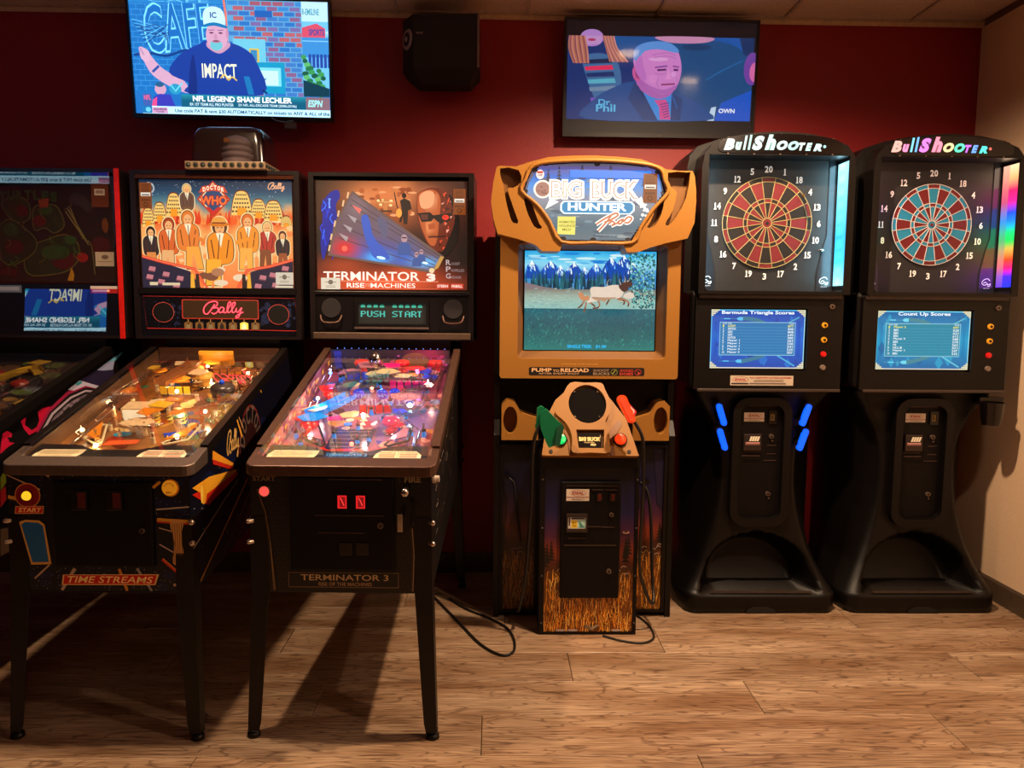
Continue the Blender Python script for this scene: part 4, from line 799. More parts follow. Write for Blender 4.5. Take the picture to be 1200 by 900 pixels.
b.build('dome', glass('smoky_dome_plastic', (.62, .56, .58), 1.6, .2, .05), tp)
b = B(); b.lathe([(.062, .03), (.062, .055), (.054, .058), (.054, .066), (.064, .068), (.064, .080), (.053, .083), (.053, .092), (.061, .094), (.06, .105), (.05, .108), (.05, .116), (.056, .118), (.052, .135), (.038, .150), (.015, .158)], (.01, 0, 0), 28); b.cyl((-.01, -.04, .128), (-.018, -.062, .13), .010, None, 14, 1)
b.build('ribbed_drum', [mat('grey_ribbed_plastic', '#a09898', .4), mat('amber_lens', '#a06020', .3, emit=.2)], tp)
# ---------------------------------------------------------------- machine with the robot film art (third from the left)
t3 = pinball('pinball machine with dotted PUSH START display, brown metal lock bar and pink-blue playfield', (-.4655, -1.5, 0), -1.6, BRONZE, mat('black_printed_cabinet', '#0e0a0a', .35, bump=.2, scale=150), .347, rail=.027)
def t3_glass(A):
    bgs = [(430, 190, 190, 90, '#d8743c', 1), (330, 215, 60, 60, '#e88a50', .6), (520, 200, 60, 90, '#e08048', .8), (400, 300, 200, 60, '#a0441c', .7), (410, 625, 290, 55, '#f05424', 1), (230, 540, 120, 50, '#a83c18', .9), (690, 240, 110, 130, '#6a2c1c', .9), (640, 175, 50, 30, '#c8704c', .6), (560, 560, 110, 50, '#c84820', .9)]
    A.field([(100, 120), (830, 120), (830, 655), (100, 655)], lambda x, y: glows('#0c0608', bgs, x, y), 50, 36)
    rn = random.Random(6)
    for q in range(40): A.ell(rn.uniform(300, 570), rn.uniform(130, 290), rn.uniform(8, 24), rn.uniform(5, 14), rn.choice(['#d87840', '#b85828', '#f0a068', '#9c4420']), .9, 9)
    A.poly(spline([(125, 240), (165, 180), (205, 165), (215, 200), (195, 240), (200, 330), (160, 420), (130, 510), (118, 420), (130, 300)], 4, True)[::-1], '#0a1c8c')   # plain blue glow
    for q in range(16): a0 = (rn.uniform(125, 200), rn.uniform(190, 460)); A.line(spline([a0, (a0[0]+rn.uniform(-14, 14), a0[1]+22), (a0[0]+rn.uniform(-10, 10), a0[1]+48)], 3), 5, rn.choice(['#2c6cff', '#1038d8', '#70a0ff', '#0c20a0']))
    # small standing figure and lamp frame
    A.ell(525, 190, 11, 13, '#1c1010'); A.poly([(505, 215), (525, 203), (553, 215), (562, 255), (545, 262), (540, 330), (522, 330), (518, 290), (512, 320), (500, 320), (512, 255)], '#241412'); A.line([(478, 175), (490, 240), (505, 280)], 5, '#1c1414'); A.ell(500, 275, 14, 22, '#ffa040')
    for x, y in ((400, 215), (425, 212), (462, 216), (412, 235), (460, 238), (436, 245)): A.ell(x, y, 8, 6, '#ffd890')
    A.rect(425, 205, 445, 275, '#c87840'); A.line([(395, 222), (475, 222)], 5, '#e0a060'); A.rect(412, 262, 466, 272, '#502818')
    # generic face, half skin and half dark metal: flat blocks only
    A.poly(spline([(588, 200), (600, 172), (660, 150), (725, 165), (765, 230), (770, 350), (745, 430), (700, 465), (650, 440), (615, 380), (590, 300)], 4, True)[::-1], '#6a2414')
    A.poly(spline([(590, 205), (605, 172), (665, 160), (700, 200), (695, 300), (680, 420), (650, 430), (620, 375), (596, 300)], 4, True)[::-1], '#b85428')
    A.field([(612, 190), (690, 180), (680, 400), (632, 380)], lambda x, y: glows('#b85428', [(640, 210, 40, 40, '#f0a070', 1), (640, 340, 26, 40, '#e08850', .9), (665, 390, 30, 14, '#8c3818', .7), (610, 280, 20, 60, '#8c3818', .6)], x, y), 10, 20)
    A.poly(spline([(600, 190), (640, 165), (670, 180), (660, 240), (610, 250)], 4, True)[::-1], '#f0a070'); A.poly([(640, 330), (672, 322), (676, 350), (645, 356)], '#b04c24'); A.line([(642, 392), (730, 388)], 8, '#3c100c')
    A.poly([(590, 275), (650, 270), (665, 285), (755, 272), (760, 300), (725, 322), (690, 318), (668, 300), (655, 315), (610, 318)], '#100a0c'); A.poly([(602, 282), (640, 280), (640, 306), (612, 308)], '#5c2c24'); A.ell(725, 295, 16, 12, '#ff2c18', 1.2)
    for q in range(50): x = rn.uniform(690, 768); y = rn.uniform(175, 455); A.poly([(x, y), (x+rn.uniform(6, 18), y+rn.uniform(-6, 6)), (x+rn.uniform(0, 9), y+rn.uniform(8, 18))], rn.choice(['#1c0c0c', '#c84428', '#f0a088', '#6c2018', '#3c1814', '#ff5030']))
    A.poly(spline([(740, 180), (790, 260), (780, 420), (700, 500), (740, 400), (770, 300)], 4, True)[::-1], '#0c0608')
    # clear fan-shaped window with lights
    A.poly([(275, 168), (718, 488), (665, 572), (152, 488), (185, 330)], '#6a5048'); fsp = [(380, 480, 110, 70, '#2450b8', .9), (400, 495, 60, 24, '#50b8ff', 1.0), (525, 490, 60, 50, '#2c60c0', .9), (622, 518, 60, 24, '#58b8ff', 1), (235, 450, 60, 45, '#d82020', 1), (300, 250, 50, 60, '#8c7478', .6), (440, 340, 90, 60, '#6c5c70', .7), (560, 420, 60, 50, '#585878', .6)]
    fan = lambda x, y: glows('#685058', fsp, x, y)
    A.field([(278, 182), (702, 490), (660, 558), (165, 480)], fan, 40, 24); A.field([(278, 182), (240, 250), (198, 335), (165, 480)], fan, 8, 12)
    for p0, p1 in (((262, 235), (690, 498)), ((245, 290), (680, 515)), ((225, 345), (670, 530)), ((205, 400), (665, 545)), ((270, 210), (700, 490))): A.line([p0, p1], 4, '#4c3c40')
    for x, y, c in ((305, 262, '#ff6c60'), (282, 308, '#a89898'), (260, 355, '#a89898'), (240, 400, '#a89898')): A.poly([(x-32, y-24), (x+14, y-4), (x+4, y+18)], c)
    for x, y in ((255, 190), (232, 230), (208, 280), (190, 330), (172, 395), (162, 450)): A.poly([(x-8, y+14), (x-2, y-16), (x+6, y-14), (x, y+16)], '#e8b888')
    A.poly(spline([(318, 300), (345, 285), (362, 330), (378, 395), (440, 470), (450, 505), (380, 498), (350, 440), (330, 380)], 4, True)[::-1], '#3458b8'); A.poly(spline([(395, 300), (440, 320), (445, 380), (420, 400)], 4, True)[::-1], '#5c5874')
    for x, y, s in ((525, 400, 34), (585, 480, 24), (608, 466, 22)): A.ell(x, y, s*.45, s*.6, '#b08c94'); A.poly([(x-s, y+s*2.4), (x-s*.8, y+s*.8), (x, y+s*.5), (x+s*.8, y+s*.8), (x+s, y+s*2.4)], '#385490'); A.line([(x-s*.35, y-s*.1), (x+s*.35, y-s*.1)], s*.18, '#201c28')
    for x, y, rx, ry, c in ((412, 497, 22, 7, '#c0f4ff'), (626, 520, 14, 5, '#e0ffff'), (235, 452, 14, 14, '#ff5c48')): A.ell(x, y, rx, ry, c, 1.3, 16, 12)
    A.poly([(700, 486), (718, 490), (690, 545), (664, 560)], '#c09048'); A.ell(658, 558, 13, 13, '#f0c898')
    A.text('TERMINATOR', 130, 566, 598, 610, '#ffd8c8', 1.25, bold=.014); A.text('3', 632, 572, 676, 612, '#ffd0c0', 1.2, bold=.06); A.rect(215, 612, 690, 615, '#f0a080')
    A.text('RISE', 243, 622, 330, 646, '#ffe0d0', 1.2, bold=.02); A.text('OF THE', 334, 624, 358, 643, '#e0a890', bold=.02); A.text('MACHINES', 360, 622, 578, 646, '#ffe0d0', 1.2, bold=.006); A.rect(215, 648, 690, 650, '#e06848')
    for s, y in (('ROCKET', 530), ('PROPELLED', 563), ('GRENADE', 597)): A.text(s[0], 727, y-26, 750, y, '#b8a0a0', bold=.02); A.text(s[1:], 753, y-13, 753+len(s)*7, y, '#907878', bold=.01)
    for x, s in ((680, 'STERN'), (750, 'PINBALL')): A.rect(x, 622, x+62, 648, '#c83c28'); A.text(s, x+5, 628, x+57, 642, '#f0d8c8', bold=.03)
    licence(A, 762, 156, 822, 282); permit(A, 118, 598, 212, 655)
gl = B().box(-.325, .325, 1.0, 1.004, 1.405, 1.865).build('backglass', mat('glass_plate_edge', '#2a1c18', .2), t3)
a = Art((100, 120, 830, 655), (-.318, .318), (1.41, 1.862), .9995); t3_glass(a); a.build('backglass_art', 1.2, gl)
B().add([(-.325, .992, 1.40), (.325, .992, 1.40), (.325, .992, 1.875), (-.325, .992, 1.875)], [(0, 1, 2, 3)]).build('cover_glass', glass('cover_glass', refl=.6), t3)
sp_ = B().box(-.325, .325, .993, 1.02, 1.207, 1.385).build('speaker_panel', BLK, t3)
B().plate([(-.155, 1.245), (.155, 1.245), (.155, 1.368), (-.155, 1.368)], [[(-.145, 1.265), (.145, 1.265), (.145, 1.355), (-.145, 1.355)]], .984, .993).build('display_bezel', [DARKM], sp_, bevel=.002)
B().prism([(-.157, .984), (.157, .984), (.157, .972), (-.157, .972)], 'z', 1.244, 1.252).build('display_lip', BRUSH, sp_)
a = Art((300, 725, 665, 825), (-.145, .145), (1.265, 1.355), .9925); a.rect(300, 725, 665, 825, '#06120c')
def dots(A, word, x0, y0, x1, y1, on):                               # letters built from lit dots
    G = {'P': '1110,1001,1001,1110,1000,1000,1000', 'U': '1001,1001,1001,1001,1001,1001,0110', 'S': '0111,1000,1000,0110,0001,0001,1110', 'H': '1001,1001,1001,1111,1001,1001,1001', ' ': '0000,0000,0000,0000,0000,0000,0000', 'T': '1110,0100,0100,0100,0100,0100,0100', 'A': '0110,1001,1001,1111,1001,1001,1001', 'R': '1110,1001,1001,1110,1010,1001,1001'}
    n = len(word); cw = (x1-x0)/n; ch = (y1-y0)/7
    for i, c in enumerate(word):
        for rI, row in enumerate(G[c].split(',')):
            for q, v in enumerate(row):
                if v == '1' and rI in on: A.rect(x0+i*cw+q*cw/4.8, y0+rI*ch+1, x0+i*cw+(q+1)*cw/4.8+.6, y0+(rI+1)*ch-.8, '#60ffe8')
for i in range(10):
    if i != 4: a.rect(314+i*34, 738+(i % 2), 338+i*34, 748, '#38c0a0', .9); a.rect(318+i*34, 733, 334+i*34, 737, '#187060')
dots(a, 'PUSH START', 314, 764, 652, 792, (0, 1, 2, 3, 4, 5, 6)); a.build('dot_display', 1.0, sp_)
for s in (-1, 1):
    b = B(); b.tube(spline([(s*.26-.045, .99, 1.30), (s*.26-.03, .975, 1.272), (s*.26+.03, .975, 1.272), (s*.26+.045, .99, 1.30)], 5), .004, 8); b.build('speaker_trim', BRONZE, sp_)
    b = B(); b.cyl((s*.26, .993, 1.33), (s*.26, .988, 1.33), .042, .040, 26); b.build('speaker_grille', mat('black_speaker_cloth', '#17100f', .8), sp_)
B().box(-.335, .335, .975, .992, 1.20, 1.228).build('hinge_strip', mat('dull_brown_metal', '#5c4838', .45, .5), t3, bevel=.003)
B().box(-.33, .33, .984, .998, 1.388, 1.403).build('backglass_channel', DARKM, t3, bevel=.003)
def t3_front(A):
    A.rect(64, 485, 664, 886, '#0c0808'); rn = random.Random(3)
    for x0, x1 in ((70, 185), (545, 650)):
        for j in range(26):
            for i in range(6):
                x = x0+i*19+(j % 2)*9; y = 500+j*15
                if x < x1-6: A.line([(x, y), (x+8, y+7)] if (i+j) % 2 else [(x+8, y), (x, y+7)], 2.4, '#342620')
    A.rect(185, 500, 548, 815, '#060404'); A.line([(85, 545), (110, 620), (120, 690), (130, 780), (140, 880)], 9, '#2c2018'); A.line([(85, 545), (112, 620), (126, 720), (140, 880)], 2, '#80603c'); A.line([(600, 670), (606, 760), (602, 880)], 11, '#2c2018'); A.line([(603, 670), (609, 760), (604, 880)], 2.5, '#a08058'); A.line([(126, 720), (135, 880)], 3, '#8c7050')
    A.poly([(184, 818), (557, 818), (557, 870), (184, 870)], '#6c5840'); A.poly([(187, 821), (554, 821), (554, 867), (187, 867)], '#0a0707')
    A.text('TERMINATOR 3', 226, 826, 522, 846, '#c8a878', bold=.01); A.text('RISE OF THE MACHINES', 286, 852, 466, 864, '#a88860', bold=.015)
    A.text('START', 72, 504, 148, 519, '#8c7458', bold=.02); A.rect(562, 494, 662, 497, '#5c4838'); A.rect(562, 494, 564, 520, '#5c4838'); A.text('FIRE', 578, 502, 632, 519, '#a08868', bold=.02)
a = Art((64, 485, 664, 886), (-.273, .273), (.463, .842), -.0006); t3_front(a); a.build('front_panel_art', 0, t3, .35)
TX = lambda c: (c-364)*.000912; TZ = lambda c: .842-(c-485)*.000945
cd = B().box(TX(195), TX(545), -.012, 0, TZ(812), TZ(505)).build('coin_door', mat('black_textured_steel', '#080405', .5), t3, bevel=.006)
for cx in (373, 434):
    b = B(); b.box(TX(cx-17), TX(cx+17), -.019, -.012, TZ(604), TZ(558)); b.build('coin_slot', BLKG, cd, bevel=.002)
    a = Art((0, 0, 34, 46), (TX(cx-15), TX(cx+15)), (TZ(602), TZ(560)), -.0195); a.rect(0, 0, 34, 46, '#e01c20'); a.rect(7, 5, 29, 41, '#7c0a10'); a.line([(10, 8), (18, 22), (24, 36)], 4, '#ff4038'); a.build('lit_coin_button', 1.1, cd)
for x0, x1, y in ((280, 510, 627), (290, 445, 684), (325, 505, 510)): B().box(TX(x0), TX(x1), -.0145, -.012, TZ(y+2), TZ(y-2)).build('door_edge', mat('worn_black_metal', '#4a3a34', .4, .6), cd)
for cx in (382, 437): B().box(TX(cx-22), TX(cx+22), -.016, -.012, TZ(758), TZ(715)).build('coin_return', BLKG, cd, bevel=.003)
b = B(); b.cyl((TX(499), -.012, TZ(659)), (TX(499), -.019, TZ(659)), .009, None, 18); b.cyl((TX(499), -.019, TZ(659)), (TX(499), -.021, TZ(659)), .004, None, 10, 1); b.build('lock', [BRUSH, BLKG], cd)
b = B(); b.cyl((TX(111), 0, TZ(552)), (TX(111), -.008, TZ(552)), .020, .018, 24, 0); b.cyl((TX(111), -.008, TZ(552)), (TX(111), -.015, TZ(552)), .015, .012, 24, 1); b.build('start_button', [CHROME, mat('lit_red_button', '#ff4040', .3, emit=.9, ecol=(1, .10, .08))], t3)
b = B(); b.cyl((TX(583), 0, TZ(545)), (TX(583), -.03, TZ(545)), .016, .013, 20, 0); b.ball((TX(583), -.035, TZ(545)), .014, 12, 0); b.prism([(TX(568), TZ(660)), (TX(582), TZ(612)), (TX(596), TZ(575)), (TX(606), TZ(575)), (TX(598), TZ(660)), (TX(580), TZ(672))], 'y', -.045, -.012, 1); b.box(TX(560), TX(578), -.05, -.03, TZ(668), TZ(610), 0)
b.build('launch_handle', [CHROME, BLKG], t3, bevel=.002)
for z in (.80,): b = B(); b.cyl((.275, .05, z+.01), (.284, .05, z+.01), .014, .013, 18); b.cyl((.284, .05, z+.01), (.295, .05, z+.01), .010, .010, 18); b.build('flipper_button', mat('white_flipper_button', '#d8c8b8', .3), t3)
def t3_side(A):
    A.rect(0, 0, 1000, 400, '#0c0808')
    rn = random.Random(44)
    for q in range(46): x = rn.uniform(60, 620); y = rn.uniform(130, 330)-x*.16; A.line([(x, y), (x+rn.uniform(10, 46), y-rn.uniform(0, 24)), (x+rn.uniform(20, 60), y+rn.uniform(-30, 10))], rn.uniform(1.5, 4), rn.choice(['#605450', '#8c7c74', '#3c302c', '#4c2820']))
for s in (1, -1): side_art(t3, t3_side, s)
wl = (1, .60, .55)
PK = mat('magenta_plastic', '#d81c70', .25, emit=.5); CB = mat('cyan_blue_plastic', '#1c8cf0', .2, emit=.55); DBL = mat('deep_blue_plastic', '#1830c8', .2, emit=.5); MV = mat('mauve_plastic', '#b06a80', .3, emit=.12); TR = mat('lit_red_plastic', '#e01820', .2, emit=.45)
BCL = glass('blue_tinted_ramp', (.45, .75, 1), 1.8, .06, .08)
kit = dict(clear=CB, rubber=mat('black_ring_rubber', '#181010', .5), post=CHROME, plastics=[MV, CB, PK, DBL, CR, MV, TR], bumpers=[(-.165, .62), (-.175, .33), (.1, .36), (-.12, .98), (.05, .98), (.19, .98)], cap=mat('red_bumper_cap', '#c81420', .2, emit=.5), sling=MV, flip=mat('red_flipper', '#d02018', .3, emit=.2),
    ramps=[([(-.09, .50, .05), (-.12, .58, .06), (-.1, .72, .065), (-.14, .85, .06)], .055, BCL, .025), ([(-.2, .40, .04), (-.13, .46, .05), (-.08, .56, .05)], .05, CB, .02), ([(.14, .44, .045), (.17, .55, .05), (.13, .68, .06)], .075, BCL, .02), ([(.05, .30, .03), (.13, .36, .05), (.21, .46, .06), (.215, .8, .06)], .05, CLR, .02), ([(-.02, .55, .05), (-.03, .65, .055), (0, .8, .06)], .06, BCL, .02)],
    wires=[[(.21, .95, .06), (.2, .7, .06), (.08, .55, .06), (.12, .4, .05), (.2, .3, .03)], [(-.22, .9, .06), (-.21, .6, .05), (-.2, .35, .03)]],
    targets=[(-.03+.03*q, .52, TR) for q in range(4)]+[(.04+.03*q, .78, PK) for q in range(5)]+[(-.15+.03*q, .88, DBL) for q in range(3)],
    lamps=[(-.16, .44, .04, mat('cyan_white_bulb', '#a0e8ff', .3, emit=9, ecol=(.45, .85, 1)), .15, (.35, .7, 1)), (.15, .47, .06, mat('cyan_white_bulb', '#a0e8ff', .3), .17, (.3, .65, 1)), (-.01, .22, .02, mat('red_bulb', '#ff4030', .3, emit=7, ecol=(1, .12, .06)), .07, (1, .2, .1)), (-.16, .27, .02, mat('pink_bulb', '#ff90a0', .3, emit=5, ecol=(1, .4, .4)), .10, wl),
           (.12, .27, .02, mat('pink_bulb', '#ff90a0', .3), .09, wl), (.02, .62, .05, mat('blue_bulb', '#4060ff', .3, emit=8, ecol=(.1, .25, 1)), .12, (.2, .3, 1)), (-.02, .66, .04, mat('red_bulb', '#ff4030', .3), .08, (1, .2, .1)), (.13, .85, .05, mat('magenta_bulb', '#ff40c0', .3, emit=8, ecol=(1, .12, .6)), .18, (1, .15, .55)),
           (-.06, .92, .05, mat('warm_bulb', '#ffd8b0', .3, emit=4, ecol=(1, .7, .5)), .12, (1, .6, .4)), (-.2, .55, .05, mat('warm_bulb', '#ffd8b0', .3), .15, (1, .5, .42)), (-.21, .8, .06, mat('blue_bulb', '#4060ff', .3), .12, (.4, .3, 1)), (.2, .7, .05, mat('pink_bulb', '#ff90a0', .3), .12, (1, .4, .3)), (0, .38, .05, mat('pink_bulb', '#ff90a0', .3), .14, (1, .6, .6))])
playfield_bits(t3, kit, 77)
def t3_pf(A):
    A.grad(0, 0, 100, 200, lambda a, b: ramp([(0, '#2c1c38'), (.2, '#7c2c4c'), (.4, '#8c4868'), (.6, '#7c5c8c'), (.8, '#a05c60'), (1, '#783840')], b+.12*math.sin(a*8+b*7)), 14, 24)
    rn = random.Random(13)
    for q in range(90): A.ell(rn.uniform(3, 97), rn.uniform(4, 185), rn.uniform(2, 9), rn.uniform(1.5, 6), rn.choice(['#c86878', '#503c80', '#e09080', '#3860b0', '#982c40', '#b890b0', '#402838', '#d88840', '#6c3c6c']), 1, 8, rn.uniform(0, 90))
    A.rect(30, 140, 58, 172, '#2a1c30')
    for q in range(5): A.rect(32, 143+q*6, 56, 144+q*6, '#806070')
    for q, c in enumerate(('#f0d0b0', '#3080ff', '#f0d0b0', '#e8e0e0', '#f0d0b0')): A.ell(37, 138-q*7, 3, 3, c, 1.1); A.poly([(44, 140-q*7), (47, 133-q*7), (50, 140-q*7)], '#f0d8c0')
    A.poly([(66, 132), (84, 132), (75, 148)], '#c09080'); A.ell(46, 176, 16, 5, '#e82828'); A.text('TERMINATOR 3', 28, 184, 68, 190, '#60a0e0', bold=.03)
a = Art((0, 0, 100, 200), (-.255, .255), (0, 1.03), 0, X @ Matrix.Translation((0, .07, .0005)) @ Matrix.Rotation(R(-90), 4, 'X')); t3_pf(a); a.build('playfield_art', .14, t3, .2)  # faint glow put into the print to brighten it
def blade(A):
    A.grad(0, 0, 100, 10, lambda a, b: ramp([(0, '#a85838'), (.3, '#c07078'), (.6, '#a86068'), (1, '#6c2c30')], a+.1*math.sin(b*6)), 20, 4); rn = random.Random(9)
    for q in range(60): A.ell(rn.uniform(5, 75), rn.uniform(1, 9), rn.uniform(1, 3), rn.uniform(.4, 1.4), rn.choice(['#e0a090', '#806090', '#d88860', '#603848', '#f0c0a0', '#8878a8']), 1, 8)
    for q in range(9): x = 3+q*11; A.poly([(x, 3), (x+2.5, 2.2), (x+3, 4.4), (x+.6, 5)], '#e8b040', 1.1)
for s in (-1, 1): wallart(t3, s, blade, emit=.25)  # blade print glows faintly, standing for lamplight on it
def t3_logo(a): a.rect(0, 0, 100, 24, '#0c1c40'); a.text('TERMINATOR 3', 4, 4, 96, 13, '#4090d8', bold=.03); a.text('RISE OF THE MACHINES', 14, 16, 80, 21, '#3878b0', bold=.01)
apron(t3, mat('dark_apron', '#181418', .35), ((-.245, -.09, card_left), (.085, .235, card_right)), t3_logo)
b = B(); b.lathe([(.018, .03), (.026, .05), (.03, .075), (.022, .10), (.008, .108)], (-.05, .92, 0), 18, 0, X); b.cyl((-.05, .92, .0), (-.05, .92, .04), .008, None, 10, 0, X); b.build('chrome_dome_figure', mat('chrome_toy', '#b8b0b0', .12, 1.0), t3)
for x, y, c in ((.03, .60, DBL), (.075, .61, DBL), (-.06, .60, DBL)): b = B(); b.ball((x, y, .05), (.022, .018, .02), 14, 0, X); b.build('domed_lamp', [c], t3)
a = Art((0, 0, 100, 30), (-.25, .25), (0, .09), 0, X @ Matrix.Translation((0, .985, .01)))
a.grad(0, 0, 100, 30, lambda a_, b_: ramp([(0, '#1c1c50'), (.3, '#141020'), (.6, '#3c1030'), (.85, '#d82858'), (1, '#201020')], a_), 20, 3); rn = random.Random(2)
for q in range(40): a.ell(rn.uniform(50, 96), rn.uniform(8, 29), rn.uniform(.8, 2.5), None, rn.choice(['#ff3878', '#e02050', '#ff80a0', '#a01848', '#ff60c0']), 1.2, 7)
a.poly(spline([(60, 22), (62, 8), (72, 4), (80, 8), (82, 20), (72, 26)], 4, True)[::-1], '#c86838'); a.rect(3, 2, 9, 28, '#2038c8')
a.build('rear_panel_art', .55, t3)
b = B()
for q in range(16): b.ball((-.22+.03*q, .985, .105), .0022, 6, 0, X)
b.build('blue_light_string', mat('blue_led', '#5080ff', .3, emit=.9, ecol=(.15, .3, 1)), t3)

# ---------------------------------------------------------------- unlit machine with green art (far left, cut by the frame)
tm = pinball('unlit pinball machine with dark green backglass art and pink side lettering, far left', (-1.935, -1.5, 0), -1.5, BLKM, mat('dark_printed_cabinet', '#0b0809', .3), .35)
def tm_glass(A):
    A.grad(-300, 100, 575, 520, lambda a, b: mix('#0c0708', '#1c120c', b), 6, 4); rn = random.Random(15)
    def lump(pts, c, o='#5c5420'):
        P = spline(pts, 4, True); A.line(P+[P[0]], 7, o); A.poly(P[::-1], c)
    lump([(200, 440), (230, 380), (300, 350), (370, 330), (420, 360), (425, 420), (380, 470), (300, 490), (220, 490)], '#142410'); lump([(50, 340), (110, 290), (150, 270), (200, 300), (250, 350), (240, 400), (180, 440), (130, 450), (60, 380)], '#12200e')
    lump([(245, 250), (260, 215), (320, 210), (350, 225), (370, 290), (330, 320), (290, 300), (250, 310)], '#16240f'); lump([(120, 210), (150, 185), (200, 180), (230, 210), (230, 260), (190, 280), (150, 260)], '#1a2810')
    lump([(-260, 440), (-220, 330), (-120, 300), (-40, 360), (-20, 460), (-140, 500)], '#142410'); lump([(-20, 360), (30, 350), (90, 380), (100, 430), (40, 440), (-10, 420)], '#28201e', '#4c4438')
    for x, y, rx, ry, c in ((270, 275, 28, 24, '#4c100c'), (200, 235, 26, 24, '#480e0c'), (20, 260, 50, 50, '#401010'), (440, 420, 24, 20, '#7c140c'), (360, 430, 50, 40, '#3c0c0a'), (160, 380, 40, 30, '#3c0c0a'), (150, 310, 34, 28, '#1c3814'), (330, 400, 60, 30, '#1e3c16'), (300, 230, 30, 18, '#244018'), (130, 480, 40, 14, '#3c0c0c'), (520, 370, 40, 34, '#380c0c'), (395, 350, 26, 18, '#224018'), (540, 290, 14, 30, '#5c3010')): A.ell(x, y, rx, ry, c, 1, 14)
    for q in range(40): x, y = rn.uniform(-250, 420), rn.uniform(190, 480); A.line(spline([(x, y), (x+rn.uniform(-20, 20), y+16), (x+rn.uniform(-30, 30), y+34)], 3), 3, rn.choice(['#284018', '#5c5020', '#0c1408', '#3c5c24']))
    for p in ([(380, 235), (470, 370)], [(390, 225), (460, 350)], [(400, 220), (440, 330)]): A.line(p, 5, '#6c6038')
    A.poly(spline([(395, 200), (420, 160), (470, 180), (495, 220), (470, 240), (440, 215)], 4, True)[::-1], '#242024'); A.line(spline([(440, 340), (480, 370), (490, 490)], 4), 4, '#5c5430'); A.line([(125, 180), (190, 240)], 8, '#3c2410'); A.poly([(375, 515), (395, 460), (405, 490), (400, 515)], '#a07018')
    for i, ch in enumerate('TURTLES'): A.text(ch, 110+i*35, 160-9*math.sin(math.pi*(i+.5)/7), 140+i*35, 200-9*math.sin(math.pi*(i+.5)/7), '#22401a', bold=.06)
    for x, w_ in ((270, 46),): A.poly([(x, 190), (x+w_, 182), (x+w_-8, 220), (x+6, 222)], '#7c3418')
    A.grad(490, 108, 560, 218, lambda a, b: C('#5c2c14'), 1, 1); A.rect(503, 145, 545, 170, '#c8b8a8'); A.rect(508, 150, 540, 163, '#8a7870')
    A.rect(495, 397, 572, 455, '#b0a08c'); A.ell(535, 418, 15, 9, '#685848'); A.rect(505, 434, 565, 438, '#8a7868')
gl = B().box(-.325, .325, 1.0, 1.004, 1.425, 1.865).build('backglass', mat('glass_plate_edge', '#2a1c18', .2), tm)
a = Art((-48, 100, 578, 522), (-.318, .318), (1.428, 1.86), .9995); tm_glass(a); a.build('backglass_art', 0, gl, .5)
MIR = glass('dark_reflective_glass', (1, 1, 1), 1.8, .012, .22)
B().add([(-.325, .998, 1.42), (.325, .998, 1.42), (.325, .9582, 1.875), (-.325, .9582, 1.875)], [(0, 1, 2, 3)]).build('cover_glass', MIR, tm)
sp_ = B().box(-.33, .33, .993, 1.02, 1.207, 1.42).build('speaker_panel', mat('black_printed_panel', '#0b0a12', .3), tm)
a = Art((0, 0, 660, 213), (-.33, .33), (1.207, 1.42), .9925)
a.rect(150, 6, 250, 36, '#5c6478'); a.rect(156, 12, 240, 28, '#8890a0'); a.rect(540, 6, 655, 36, '#a81c1c'); a.rect(540, 6, 655, 18, '#c8b8b0'); a.rect(548, 22, 620, 30, '#f0c8b8'); a.build('panel_stickers', .03, sp_)
B().add([(-.062, .964, 1.225), (.282, .964, 1.225), (.282, .988, 1.4), (-.062, .988, 1.4)], [(0, 1, 2, 3)]).build('display_window', glass('dark_display_window', (1, 1, 1), 3.0, .012, .4), sp_)
ST = mat('bright_red_edge_molding', '#c01810', .35)
B().box(.334, .352, .978, .986, 1.195, 1.895).build('red_edge_molding', ST, tm); B().box(-.352, -.334, .978, .986, 1.195, 1.895).build('red_edge_molding', ST, tm)
